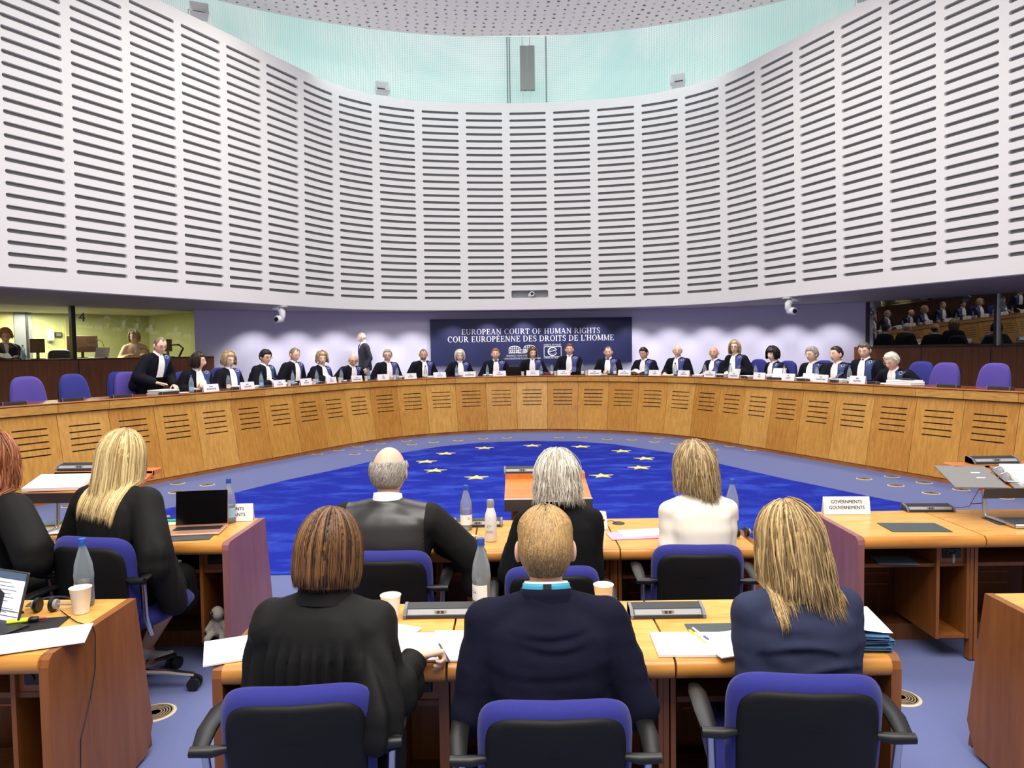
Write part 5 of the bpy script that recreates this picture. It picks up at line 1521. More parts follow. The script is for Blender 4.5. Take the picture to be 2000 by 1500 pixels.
fur(mb, col, R, C, 2600, fs_, .021, ln=1.7, rad=.0034, seed=21, w=1.02, emin=-30, emax=88, shade=(.25,1.0), ns=10, swirl=.2, lift=.005, grad=.45)
hair_obj(t, 'hair', 'sandblonde', mb, col)

# woman with long blonde hair, slate blazer
t, F = front(1543, 980, 2.44, 'person with long highlighted blonde hair in slate blue blazer at the nearest desk', rz=6, S=1.0, lean=6, hyaw=8, hpitch=6, hroll=-4, female=True, sw=1.0, crown=.138, group=GF)
F.arm(-1, (-.10,.20,.775), pole=(-.14,-.5,-.9)); F.arm(1, (.08,.20,.775), pole=(.08,-.4,-.9))
F.body(t, 'skin_a', hv=.0055, bv=.016, w=.97)
F.garment(t, 'blazer', M['blazer_blue'], e=.017, sleeve=(.070,.062,.048), voxel=.010, smooth=5, disp=folds2([(.33,.007,.14,-.03,-.05),(.25,.008,.15,-.04,.06),(.18,.006,.15,-.03,-.04)], .010), cut=.05, pads=.018)
R, C = F.R*F.S, F.C; mb = MB(); col = []; fx = fixer(F)
hair_cap(R, C, F_short(.018, .44, -.1, -.6), shade=.4, mb=mb, col=col)
lf = lambda a: 1.0 + .12*sin(a*3)
curtain(mb, col, R, C, .17, .020, 62, .06, shade=.25, na=56, nt=22, wob=.006, fix=fx)
locks(mb, col, R, C, 1100, .205, .020, 54, .16, rad=.0044, wob=.020, freq=2.2, seed=31, spread=.010, t0=(0,.25), t1=(.74,1.06), shade=(.0,1.0), ns=18, fix=fx, lenf=lf, flat=.4)
hair_obj(t, 'hair', 'darkblonde', mb, col)

# balding man in the satin gown, second row
t, F = front(760, 873, 3.74, 'balding person with grey fringe in black satin-yoked gown, second row', rz=-4, S=1.06, lean=6, hyaw=-10, hpitch=2, hroll=-3, sw=1.12, crown=.120, group=GF)
F.arm(1, (.22,.22,.775), pole=(.9,-.2,-.55)); F.arm(-1, (-.22,.24,.775), pole=(-.4,-.3,-.8))
F.body(t, 'skin_b', hv=.007, bv=.018)
def gx2(f, mb):
    for sd in (-1, 1):
        capsule(mb, f.pt(sd*.04,-.012,.485), f.pt(sd*.19,-.02,.425), .075, .082)
        capsule(mb, f.Sh[sd], f.E[sd]-V((0,0,.04)), .080, .074); capsule(mb, f.E[sd]-V((0,0,.02)), f.E[sd]-V((0,0,.16)), .07, .06)
    capsule(mb, f.pt(0,-.04,.38), f.pt(0,-.05,.05), .16, .17, flat=.5, up=(0,1,0))
F.garment(t, 'gown', M['gown'], e=.020, sleeve=(.080,.070,.06), voxel=.013, smooth=5, extra=gx2, disp=folds(.010, 4, 9, .2), cut=.05)
gn_ = [c for c in t.children if c.name.startswith('gown')][0]; gn_.data.materials.append(M['gown_satin'])
for p_ in gn_.data.polygons:
    c = p_.center; rel = c - F.hip; h = rel.dot(F.dir)/F.S; y = rel.dot(F.yy)
    if h > .20 + .05*sin(c.x*12) and abs(c.x) < .205 and y < .03: p_.material_index = 1
F.collar_ring(t, 'shirt_collar', M['shirt'], .525, .572, .068, 20)
R, C = F.R*F.S, F.C; mb = MB(); col = []; ff = F_fringe(.013, .40, -.62)
hair_cap(R, C, ff, shade=.5, mb=mb, col=col)
fur(mb, col, R, C, 1300, ff, .014, ln=.9, rad=.0032, seed=41, emin=-40, emax=44, shade=(.0,1.0), ns=8, swirl=.8, lift=.005)
hair_obj(t, 'hair', 'grey', mb, col)

# white-haired person, black jacket
t, F = front(1088, 879, 3.72, 'person with tousled white hair in black jacket, middle of the second row', rz=2, S=1.0, lean=5, hyaw=-4, hpitch=6, female=True, sw=1.04, crown=.146, group=GF)
F.arm(-1, (-.22,.24,.775), pole=(-.30,-.2,-.9)); F.arm(1, (.14,.24,.775), pole=(.05,-.3,-.9))
F.body(t, 'skin_a', hv=.007, bv=.018)
F.garment(t, 'jacket', M['suit_black'], e=.018, sleeve=(.072,.064,.05), voxel=.012, smooth=5, disp=folds(.007, 5, 12, .4), cut=.05, pads=.016)
F.collar_ring(t, 'jacket_collar', M['suit_black'], .49, .56, .082, 30, flare=1.4)
R, C = F.R*F.S, F.C; mb = MB(); col = []; fx = fixer(F)
hair_cap(R, C, F_short(.026, .42, -.1, -.6), shade=.6, mb=mb, col=col)
curtain(mb, col, R, C, .105, .026, 60, .06, shade=.5, na=44, nt=14, wob=.012, fix=fx)
locks(mb, col, R, C, 800, .12, .026, 50, .10, rad=.0042, wob=.034, freq=2.6, seed=51, spread=.012, t0=(0,.3), t1=(.75,1.08), shade=(.1,1.0), ns=14, fix=fx, flat=.4)
hair_obj(t, 'hair', 'white', mb, col)

# woman in the cream jacket
t, F = front(1357, 861, 3.78, 'person with wavy shoulder-length blonde hair in cream jacket, second row', rz=4, S=1.0, lean=5, hyaw=10, hpitch=4, hroll=-3, female=True, sw=.96, crown=.140, group=GF)
F.arm(-1, (-.12,.22,.775), pole=(-.12,-.4,-.9)); F.arm(1, (.10,.24,.775), pole=(.02,-.4,-.9))
F.body(t, 'skin_a', hv=.007, bv=.018)
F.garment(t, 'jacket', M['blazer_white'], e=.012, sleeve=(.058,.052,.044), voxel=.011, smooth=5, disp=folds(.008, 5, 16, .5), cut=.05, pads=.004)
R, C = F.R*F.S, F.C; mb = MB(); col = []; fx = fixer(F)
hair_cap(R, C, F_short(.018, .44, -.1, -.6), shade=.4, mb=mb, col=col)
lf = lambda a: .72 + .34*exp(-((a-pi*.92)/.8)**2)
curtain(mb, col, R, C, .15, .020, 62, .04, shade=.3, na=46, nt=16, wob=.010, fix=fx, lenf=lf)
locks(mb, col, R, C, 700, .17, .020, 54, .08, rad=.0045, wob=.020, freq=3.2, seed=61, spread=.010, t0=(0,.25), t1=(.8,1.05), shade=(.0,1.0), ns=16, fix=fx, lenf=lf, flat=.4)
hair_obj(t, 'hair', 'ashblonde', mb, col)

# blonde woman, black gown, left desk
t, F = front(238, 839, 3.80, 'person with long straight blonde hair in black gown, left desk', rz=-12, S=1.04, lean=6, hyaw=-16, hpitch=6, hroll=6, female=True, sw=1.05, crown=.138, group=GF)
F.arm(1, (.26,.10,.62), pole=(.5,-.5,-.7)); F.arm(-1, (-.16,.28,.80), pole=(-.6,-.3,-.7))
F.body(t, 'skin_a', hv=.007, bv=.018)
def gx3(f, mb):
    for sd in (-1, 1):
        capsule(mb, f.pt(sd*.04,-.012,.485), f.pt(sd*.165,-.02,.425), .07, .076)
        capsule(mb, f.Sh[sd], f.E[sd]-V((0,0,.06)), .082, .088); capsule(mb, f.E[sd], f.W[sd]-V((0,0,.05)), .082, .08)
    capsule(mb, f.E[1]-V((0,0,.0)), f.E[1]+V((.02,.10,-.28)), .08, .07)
    capsule(mb, f.pt(0,-.04,.38), f.pt(0,-.05,.05), .14, .16, flat=.55, up=(0,1,0))
F.garment(t, 'gown', M['gown'], e=.014, sleeve=(.08,.08,.07), voxel=.013, smooth=5, extra=gx3, disp=pleats(.016, 28, .34), cut=.05, legs=False)
R, C = F.R*F.S, F.C; mb = MB(); col = []; fx = fixer(F)
hair_cap(R, C, F_short(.018, .44, -.1, -.6), shade=.55, mb=mb, col=col)
curtain(mb, col, R, C, .27, .021, 60, .06, shade=.35, na=50, nt=20, wob=.004, fix=fx)
locks(mb, col, R, C, 800, .29, .020, 52, .10, rad=.0048, wob=.007, freq=1.5, seed=71, spread=.010, t0=(0,.25), t1=(.84,1.04), shade=(.0,1.0), ns=16, fix=fx, flat=.4)
hair_obj(t, 'hair', 'blonde', mb, col)
# skirt, leg and white shoe of the blonde woman
mb = MB()
for sd, kx, fxx in ((1, .13, .03), (-1, -.08, -.10)):
    hp = F.pt(sd*.08, .02, -.02); kn = V((kx, .36, F.hip.z-.02)); chain(mb, [hp, kn, kn+V((0,.02,-.14))], [.095,.08,.075])
vs, fs = remesh(mb, .016, 4); o_ = MB(); o_.add(vs, fs); obj('skirt', o_, M['gown'], t, smooth=True)
ank = loc_of(t, F, atz(287, 1262, .13)); toe = loc_of(t, F, atz(296, 1300, .03))
mb = MB(); kn = V((.13,.36,F.hip.z-.06)); chain(mb, [kn, kn.lerp(ank, .45)+V((0,-.02,0)), ank, ank+V((0,.03,-.07))], [.056,.054,.034,.032])
vs, fs = remesh(mb, .012, 4); o_ = MB(); o_.add(vs, fs); obj('leg', o_, M['skin_b'], t, smooth=True)
mb = MB(); c = ank + V((0,.02,-.05))
chain(mb, [c+V((0,-.03,.02)), c+V((0,.03,-.025)), c+V((0,.12,-.06))], [.036,.034,.026], flat=.9)
capsule(mb, c+V((0,.10,-.06)), c+V((0,.18,-.066)), .034, .020, flat=.55, up=(0,0,1)); capsule(mb, c+V((0,-.045,-.01)), c+V((0,-.05,-.072)), .012, .008)
vs, fs = remesh(mb, .008, 3); o_ = MB(); o_.add(vs, fs); obj('shoe', o_, M['leather_white'], t, smooth=True)

# red-haired woman cut by the left edge
t, F = front(-14, 846, 3.74, 'person with wavy red hair and glasses in black gown, cut by the left edge', rz=-16, S=1.04, lean=10, hyaw=-26, hpitch=4, female=True, sw=1.12, crown=.146, group=GF)
F.arm(1, (.24,.18,.80), pole=(.8,-.3,-.6)); F.arm(-1, (-.16,.28,.80), pole=(-.6,-.3,-.7))
F.body(t, 'skin_a', hv=.007, bv=.018)
def gx4(f, mb):
    for sd in (-1, 1):
        capsule(mb, f.pt(sd*.04,-.012,.485), f.pt(sd*.18,-.02,.425), .075, .08); capsule(mb, f.Sh[sd], f.E[sd]-V((0,0,.05)), .085, .09); capsule(mb, f.E[sd], f.W[sd]-V((0,0,.04)), .085, .08)
    capsule(mb, f.pt(0,-.05,.38), f.pt(0,-.08,.05), .15, .18, flat=.55, up=(0,1,0))
F.garment(t, 'gown', M['gown'], e=.016, sleeve=(.085,.082,.07), voxel=.013, smooth=5, extra=gx4, disp=folds(.012, 4, 8, .3), cut=.05)
F.collar_ring(t, 'shirt_collar', M['shirt'], .525, .575, .066, 20)
F.glasses(t, M['black'])
R, C = F.R*F.S, F.C; mb = MB(); col = []; fx = fixer(F)
hair_cap(R, C, F_short(.026, .40, -.1, -.6), shade=.4, mb=mb, col=col)
curtain(mb, col, R, C, .16, .032, 58, .05, shade=.4, na=44, nt=16, wob=.02, fix=fx)
locks(mb, col, R, C, 420, .19, .030, 50, .10, rad=.007, wob=.026, freq=3, seed=81, spread=.014, t0=(0,.3), t1=(.8,1.05), shade=(.0,1.0), ns=16, fix=fx, flat=.4)
hair_obj(t, 'hair', 'redhead', mb, col)

# ------------------------------------------------------------------ man walking along the back wall
d = 16.95
ztop = aty(708, 649, d).z; H_ = ztop-PLAT; S_ = H_/1.80
F = Fig(.98*S_, 3, S_*1.03, 4, 6, 0, stand=True)
hip = .98*S_ + H_ - (F.C.z+.122*S_*1.03); F = Fig(hip, 3, S_*1.03, -22, 12, 0, stand=True)
p = aty(712, 690, d); t = thing('person', 'bald man in dark suit and tie walking left along the lilac wall', 'person', (p.x, d, PLAT), radians(122))
F.arm(1, (.24,.02,hip-.06), pole=(.3,-1,-.2), pdir=(0,.1,-1), pn=(-1,0,0)); F.arm(-1, (-.24,.06,hip-.04), pole=(-.3,-1,-.2), pdir=(0,.1,-1), pn=(1,0,0))
F.body(t, 'skin_d', hv=.007, bv=.02)
F.garment(t, 'suit', M['suit_char'], e=.018, sleeve=(.068,.058,.046), voxel=.016, smooth=4, pads=.012, cut=.03)
z0 = F.N.z
F.strip(t, 'shirt_front', M['shirt'], [(z0-.0-.028*i, -.055+.005*i, .055-.005*i) for i in range(9)], 6, .006)
F.strip(t, 'tie', M['tie'], [(z0-.015-.028*i, -.016-.002*i, .016+.002*i) for i in range(9)], 4, .012)
F.collar_ring(t, 'collar', M['shirt'], .525, .575, .064, 14)
mb = MB(); col = []; hair_cap(F.R*F.S, F.C, F_fringe(.002, .0), mb=mb, col=col, shade=.9); hair_obj(t, 'hair', 'greybrown', mb, col)
for sd in (-1, 1):
    mb = MB(); chain(mb, [V((sd*.09,-.05,.05)), V((sd*.09,.12,.035))], [.045,.035], flat=.8); obj('shoe', mb, M['black'], t, smooth=True)

# ------------------------------------------------------------------ interpreters behind the left windows
def interp(P, px, py, b, label, hair, hcol, mat, face, hyaw=0, hpitch=8, female=True, arms=None, S=1.05, lean=8, glasses=None):
    a = along(P, px, 2.0, b); p = P(a, b, 0)
    zt = aty(px, py, p.y).z
    F = Fig(1.0, lean, S, hyaw, hpitch, 0, female); hip = 1.0 + (zt-1.02) - (F.C.z+.134*S); F = Fig(hip, lean, S, hyaw, hpitch, 0, female)
    t = thing('person', label, 'person', (p.x, p.y, 1.02), face)
    for sd, w in (arms or {-1: (-.16,.30,.76), 1: (.16,.30,.76)}).items(): F.arm(sd, w)
    F.body(t, 'skin_a', hv=.008, bv=.022, w=.97, jaw=1.1)
    F.garment(t, 'blazer', mat, e=.016, sleeve=(.066,.058,.048), voxel=.018, smooth=4, pads=.01)
    z0 = F.N.z; F.strip(t, 'blouse', M['shirt'], [(z0-.012-.03*i, -.045+.004*i, .045-.004*i) for i in range(8)], 6, .006)
    simple_hair(F, t, hair, hcol, 5)
    if glasses: F.glasses(t, M[glasses])
    return t, F
fl = atan2(nL.x*-1, nL.y)
t, F = interp(PL, 262, 645, -.62, 'interpreter with blonde bob and headset in beige blazer behind the left window', 'bob', 'ashblonde', M['blazer_beige'], fl - radians(18), hyaw=-30, hpitch=10)
mb = MB(); T_ = lambda p: F.C + F.R @ (V(p)*F.S)
mb.tube([T_((.098*cos(a), 0, .005+.128*sin(a))) for a in [pi*k/12 for k in range(13)]], .006, 6)
for s in (-1, 1): mb.tube([T_((s*.088,0,0)), T_((s*.105,0,0))], .03, 12)
hs = obj('headset', mb, M['black'], None); hs.matrix_world = Matrix.Translation(t.location) @ Matrix.Rotation(t.rotation_euler.z, 4, 'Z'); tag(hs, 'black headset worn by the interpreter in the beige blazer', 'headset')
t, F = interp(PL, 10, 641, -.62, 'interpreter with short red hair and glasses in dark jacket reading a sheet', 'shortbob', 'redhead', M['suit_char'], fl - radians(10), hyaw=-8, hpitch=20, glasses='silver')
# ------------------------------------------------------------------ props on the desks
DZ = .742
def rotz_of(dx, dy): return atan2(dy, dx)
def paper(px, py, w, h, rz, label, name='paper_sheet', cat='paper', mat='paper', z=DZ, n=3, group=None, curl=0.0):
    p = atz(px, py, z); t = MB()
    t.box((0, 0, .001*n), (w, h, .002*n))
    o = obj(name, t, M[mat]); o.location = p; o.rotation_euler = (0, 0, radians(rz)); tag(o, label, cat, group); return o
# bottle: glass body, water, cap, label
def bottle(loc, label, h=.28, cap='bluecap', lab='label_white', group=None, level=.5, full=True, txt=None, rz=0.0):
    t = thing('water_bottle', label, 'bottle', loc, rz, group); k = h/.28
    prof = [(.0,.004),(.030,.0),(.036,.006),(.037,.02),(.036,.10),(.0385,.13),(.036,.15),(.034,.175),(.020,.225),(.0135,.245),(.0132,.262)]
    mb = MB(); mb.lathe([(r*k, z*k) for r, z in prof], 20); obj('glass', mb, M['bottle'], t, smooth=True, angle=50)
    mb = MB(); lv = .02+.14*level; pr = [(0,.006),(.034,.007),(.0345,.02),(.0342,.10),(.034,lv),(0,lv)]; mb.lathe([(r*k, z*k) for r, z in pr], 18); obj('water', mb, M['water'], t, smooth=True, angle=40)
    mb = MB(); mb.lathe([(.0,.262*k),(.0155*k,.262*k),(.0158*k,.264*k),(.0150*k,.281*k),(0,.282*k)], 16); mb.lathe([(.0162*k,.252*k),(.0164*k,.256*k),(.0162*k,.259*k)], 16); obj('cap', mb, M[cap], t, smooth=True, angle=40)
    P = [[V((.0372*k*cos(a), .0372*k*sin(a), z*k)) for z in (.035,.098)] for a in [radians(-200)+radians(200)*i/14 for i in range(15)]]
    mb = MB(); mb.grid(P); lo = obj('bottle_label', mb, M[lab], t, smooth=True, fix=False)
    if txt:
        mb = MB()
        for p in text_polys(txt, .013): mb.add([V((.0378*k*sin(a/.037), -.0378*k*cos(a/.037), .066+b)) for a, b in p], [tuple(range(len(p)))])
        obj('label_print', mb, M['ink'], lo, fix=False)
    return t
def cup(loc, label, s=1.0, group=None, flip=False, deco=None):
    t = thing('paper_cup', label, 'cup', loc, 0, group)
    pr = [(.0,.004),(.026,.004),(.0265,.0),(.0375,.094),(.0395,.096),(.0395,.098),(.0375,.098),(.036,.094),(.0255,.007),(0,.007)]
    if flip: pr = [(r, .098-z) for r, z in pr]
    mb = MB(); mb.lathe([(r*s, z*s) for r, z in pr], 24); obj('cup_wall', mb, M['cup'], t, smooth=True, angle=50)
    if deco:
        mb = MB()
        for i, m in enumerate(deco):
            a = radians(-98+i*13); r = .0352; mb.add([V((r*cos(a-.09), r*sin(a-.09), .062)), V((r*cos(a+.09), r*sin(a+.09), .062)), V((r*1.03*cos(a+.09), r*1.03*sin(a+.09), .05)), V((r*1.03*cos(a-.09), r*1.03*sin(a-.09), .05))], [(0,1,2,3)], i)
        obj('cup_print', mb, [M[m] for m in deco], t, fix=False)
    return t
def mic(loc, rz, label, w=.295, group=None):
    t = thing('microphone_console', label, 'microphone', loc, rz, group)
    mb = MB(); pr = [(-.045,0),(-.043,.012),(-.020,.030),(.030,.040),(.045,.036),(.046,0)]
    mb.prism([(a, b) for a, b in pr], -w/2, w/2, axis=0); obj('housing', mb, M['dark_grey'], t)
    mb = MB(); mb.add([V((-w*.44,-.0415,.0145)), V((w*.44,-.0415,.0145)), V((w*.44,-.0225,.0295)), V((-w*.44,-.0225,.0295))], [(0,1,2,3)]); fp = obj('front_strip', mb, M['silver'], t, fix=False)
    mb = MB(); mb.add([V((-w*.46,-.018,.0315)), V((w*.46,-.018,.0315)), V((w*.46,.028,.0405)), V((-w*.46,.028,.0405))], [(0,1,2,3)]); obj('loudspeaker_grille', mb, M['black'], t, fix=False)
    mb = MB(); mb.box((0,-.033,.024), (.045,.010,.012), 0); mb.box((-.008,-.038,.024), (.010,.004,.008), 1); mb.box((.008,-.038,.024), (.010,.004,.008), 1); obj('button_pod', mb, [M['silver'], M['dark_grey']], t)
    for s in (-1, 1):
        mb = MB(); mb.prism([(a*1.03, b*1.05) for a, b in pr], s*w/2-.006*(1+s), s*w/2+.006*(1-s), axis=0); obj('end_cap', mb, M['mid_grey'], t)
    return t
GM = 'microphone consoles on the front desks'
mic(atz(862,1200,DZ), 0, 'microphone console on the desk joint left of the man in navy', group=GM)
mic(atz(1301,1200,DZ), 0, 'microphone console on the desk joint right of the man in navy', group=GM)
mic(atz(934,1026,DZ), 0, 'microphone console behind the bottle and white flask, second row', group=GM)
mic(atz(1812,997,DZ), radians(-3), 'microphone console on the right desk beside the GOVERNMENTS card', group=GM)
mic(atz(1463,1034,DZ)+V((-.25,.05,0)), 0, 'microphone console mostly hidden behind the person in cream', group=GM)

def tent(loc, rz, lines, label, w, h, th, name='name_card', group=None, mat='card', ink='ink', bold=0.0):
    t = thing(name, label, 'name card', loc, rz, group)
    mb = MB(); d = h*.42
    mb.add([V((-w/2,-d/2,0)), V((w/2,-d/2,0)), V((w/2,0,h)), V((-w/2,0,h)), V((w/2,d/2,0)), V((-w/2,d/2,0))], [(0,1,2,3),(3,2,4,5)])
    cd = obj('card', mb, M[mat], t, fix=False)
    R = Matrix(((1,0,0,0),(0,1,d/2/h,0),(0,-.0,1,0),(0,0,0,1)))
    T = Matrix.Translation((0,-d/2-.0012,0)) @ R
    for s, z, hh, fw in lines:
        obj('card_text', text_mb(s, hh, T @ Matrix.Translation((0,0,z)), fitw=fw, bold=bold), M[ink], t, fix=False)
    return t
tent(atz(1652,1003,DZ), radians(-3), [('GOVERNMENTS',.067,.020,.19),('GOUVERNEMENTS',.032,.020,.215)], 'white folded card reading GOVERNMENTS GOUVERNEMENTS on the right desk', .285, .108, 0, name='desk_sign', bold=.0006)
tent(atz(453,1017,DZ), radians(4), [('APPLICANTS',.067,.020,.19),('REQUÉRANTS',.032,.020,.19)], 'white folded card ending in ANTS behind the laptop on the left desk', .27, .108, 0, name='desk_sign', bold=.0006)

# front row desk
paper(492,1264,.32,.22,22,'white sheet sticking out over the left end of the nearest desk', z=DZ)
paper(820,1262,.30,.21,-2,'white sheets under the hand of the person with the bob', n=4)
paper(775,1232,.16,.10,-24,'small white sheet with blue line beside the cup')
paper(900,1262,.22,.26,-2,'white sheet partly under the left arm of the man in navy')
paper(1352,1260,.27,.20,-2,'white pages with highlighter and pen lying on them', n=4)
paper(1425,1258,.18,.20,14,'white sheet tucked beside the person in the slate blazer', n=2, z=DZ+.0095)
o = paper(1415,1234,.26,.16,0,'dark grey desk mat partly under the papers of the person in slate blazer','desk_mat','mat','mat',n=1)
def pen(px, py, L, rz, mats, label, z=DZ+.012, r=.0045, name='pen', cat='pen'):
    t = thing(name, label, cat, atz(px, py, z), radians(rz))
    mb = MB(); mb.tube([(0,-L/2,0),(0,L*.2,0)], r, 10); obj('barrel', mb, M[mats[0]], t, smooth=True, angle=40)
    mb = MB(); mb.tube([(0,L*.2,0),(0,L*.42,0),(0,L/2,0)], [r*1.15,r*1.1,r*.3], 10); obj('pen_cap' if len(mats) > 2 else 'tip', mb, M[mats[1]], t, smooth=True, angle=40)
    return t
pen(1362,1243,.13,14,('pencil','pencil'),'yellow highlighter pencil lying on the white pages')
pen(1369,1239,.12,194,('clear_pen','purple_pen'),'clear and purple ballpoint pen beside the yellow pencil', r=.005)
GB = 'glass water bottles on the front desks'
def at_px(px, py, z=DZ): return atz(px, py, z)
bottle(at_px(941,1185), 'glass water bottle half full, left of the man in navy', .285, group=GB, level=.35, txt='Ca', rz=radians(-50))
bottle(at_px(911,1034), 'glass water bottle with white label beside the balding man, second row', .262, group=GB, level=.8, txt='Ca', rz=radians(30))
bottle(at_px(1430,1026), 'water bottle half hidden behind the cream jacket', .275, group=GB, level=.6, lab='label_cream')
bottle(at_px(449,1020), 'water bottle between the laptop and the left desk card', .275, group=GB, level=.5, lab='label_blue')
bottle(at_px(166,1182), 'water bottle behind the paper cup on the near left desk', .285, group=GB, level=.6, lab='label_white', rz=radians(-60))
GCu = 'white paper cups on the front desks'
cup(at_px(764,1212), 'white paper cup in front of the person with the brown bob', 1.05, GCu)
cup(at_px(1179,1190), 'white paper cup at the right shoulder of the man in navy', 1.05, GCu)
cup(at_px(1175,1032), 'upside-down paper cup with small printed squares, second row', 1.0, GCu, True, ('ink','red_pen','ink'))
cup(at_px(159,1196), 'white paper cup on the near left desk in front of the bottle', 1.08, GCu)
# white steel flask
t = thing('drinking_flask', 'white flask with steel cap beside the white-haired person', 'flask', at_px(959,1056))
mb = MB(); mb.lathe([(0,0),(.030,0),(.033,.006),(.033,.13),(.030,.15),(.020,.182),(.018,.19)], 24); obj('flask_body', mb, M['white_plastic'], t, smooth=True, angle=40)
mb = MB(); mb.lathe([(.0,.188),(.0195,.188),(.0205,.20),(.0205,.222),(.017,.230),(0,.231)], 20); obj('flask_cap', mb, M['silver'], t, smooth=True, angle=40)
mb = MB()
for (s, hh, z) in (('C*', .016, .078), ('COUNCIL', .006, .058), ('OF EUROPE', .006, .049)):
    for p in text_polys(s, hh): mb.add([V((.0336*sin(a/.034-.25), -.0336*cos(a/.034-.25), z+b)) for a, b in p], [tuple(range(len(p)))])
obj('flask_print', mb, M['ink_grey'], t, fix=False)
# pink folder and papers of the person in cream
o = paper(1240,1046,.30,.155,6,'pink elastic folder under white pages, left of the cream jacket','folder','folder','pink',n=2)
paper(1256,1041,.26,.15,8,'white pages on the pink folder', z=DZ+.005, n=2)
mb = MB(); mb.lathe([(0,.004),(.035,.004),(.037,0)], 20); o = obj('cable_grommet', mb, M['dark_grey']); o.location = at_px(1208,1022); tag(o, 'round grey cable grommet on the second-row desk', 'grommet')
mb = MB(); mb.tube([atz(1186,1018,DZ+.004), atz(1196,1017,DZ+.004), atz(1204,1021,DZ+.006)], .002, 5); tag(obj('cable', mb, M['black']), 'short thin cable running into the grey grommet', 'cable')
paper(858,1060,.05,.12,10,'white sheet edge visible under the arm of the balding man')
pen(916,1046,.10,80,('paper','red_pen'),'white and red pen lying behind the balding man\'s elbow')
# headsets
def headset(loc, rz, label, s=1.0, cord=None):
    t = thing('headset', label, 'headphones', loc, rz, 'black conference headsets lying on desks')
    mb = MB(); mb.tube([V((.085*cos(a)*s, .045*sin(a)*s+.02, .012+.022*sin(a))) for a in [pi*k/14 for k in range(15)]], .005*s, 8, flat=.5); obj('headband', mb, M['black'], t, smooth=True)
    for sd in (-1, 1):
        c = V((sd*.03*s, -.01, .028)); mb = MB(); mb.tube([c+V((sd*-.010,0,0)), c+V((sd*.004,0,0))], .027*s, 16); ec = obj('ear_cushion', mb, M['black'], t, smooth=True, angle=40)
        mb = MB(); mb.tube([c+V((sd*.004,0,0)), c+V((sd*.016,0,0))], .019*s, 16); mb.tube([c+V((sd*.012,0,.0)), V((sd*.082*s,.02,.014))], .004, 6); obj('ear_shell', mb, M['silver'], t, smooth=True, angle=40)
    return t
hs1 = headset(at_px(92,1192), radians(4), 'black headset with silver ear shells on the near left desk', 1.1)
headset(at_px(1448,1048), radians(4), 'black headset with silver ear shells beside the cream jacket', .95)
pts = [atz(118,1192,DZ+.01), atz(135,1205,DZ+.003), atz(150,1215,DZ+.003), atz(161,1226,DZ+.003)]
sp = V((-1.645, atz(161,1226,DZ).y-.0, DZ))
cp = [sp+V((0,0,.004)), sp+V((.008,0,-.03)), sp+V((.008,-.01,-.16)), sp+V((.008,-.05,-.26)), sp+V((.008,-.12,-.38)), sp+V((.008,-.13,-.5)), sp+V((.008,-.16,-.62)), sp+V((.008,-.20,-.73))]
Mi = (Matrix.Translation(hs1.location) @ Matrix.Rotation(radians(4), 4, 'Z')).inverted()
mb = MB(); mb.tube([Mi @ q for q in pts[:-1]+cp], .0022, 5); obj('cord', mb, M['black'], hs1)

# near left desk: tablet, marker, pens, papers
t = thing('tablet_computer', 'tablet on a stand showing a text page, cut by the left edge', 'tablet', atz(-8,1212,DZ), radians(-22))
Rt = Matrix.Rotation(radians(-16), 4, 'X')
mb = MB(); mb.M = Rt; mb.box((0,0,.10), (.27,.010,.20), bev=.004); obj('case', mb, M['dark_grey'], t)
mb = MB(); mb.M = Rt; mb.add([V((-.128,-.0058,.008)), V((.128,-.0058,.008)), V((.128,-.0058,.165)), V((-.128,-.0058,.165))], [(0,1,2,3)], 0); mb.add([V((-.128,-.0058,.167)), V((.128,-.0058,.167)), V((.128,-.0058,.193)), V((-.128,-.0058,.193))], [(0,1,2,3)], 1)
scr = obj('screen', mb, [M['tablet_screen'], M['tablet_bar']], t, fix=False)
mb = MB(); mb.M = Rt
for k in range(9):
    if k == 6: continue
    mb.add([V((-.11,-.0062,.15-k*.014)), V((.05+.05*((k*37) % 5)/5,-.0062,.15-k*.014)), V((.05+.05*((k*37) % 5)/5,-.0062,.1525-k*.014)), V((-.11,-.0062,.1525-k*.014))], [(0,1,2,3)])
mb.box((0,-.0062,.045), (.25,.0006,.004)); mb.box((0,-.0062,.026), (.25,.0006,.003))
obj('page_text', mb, M['ink_grey'], scr)
mb = MB(); mb.prism([(.0,.0),(.0,.14),(.10,.0)], .02, .024, axis=0); mb.box((.05,-.09,.004), (.30,.18,.008)); obj('stand_cover', mb, M['black'], t)
o = paper(35,1228,.30,.20,10,'black desk mat under the tablet on the near left desk','desk_mat','mat','black',n=1)
t = thing('highlighter', 'bright yellow highlighter with black cap on the near left desk', 'marker', atz(40,1212,DZ+.012), radians(-70))
mb = MB(); mb.box((0,-.01,0), (.026,.075,.016), bev=.006); obj('barrel', mb, M['yellow_pen'], t, smooth=True, angle=50)
mb = MB(); mb.box((0,.045,0), (.027,.038,.017), bev=.006); obj('marker_cap', mb, M['black'], t, smooth=True, angle=50)
pen(62,1209,.11,-78,('red_pen','red_pen'),'red pen behind the yellow highlighter')
o = paper(75,1250,.33,.20,22,'white sheet lying across the corner of the near left desk', z=DZ+.004, n=2)
for k in range(5):
    pass
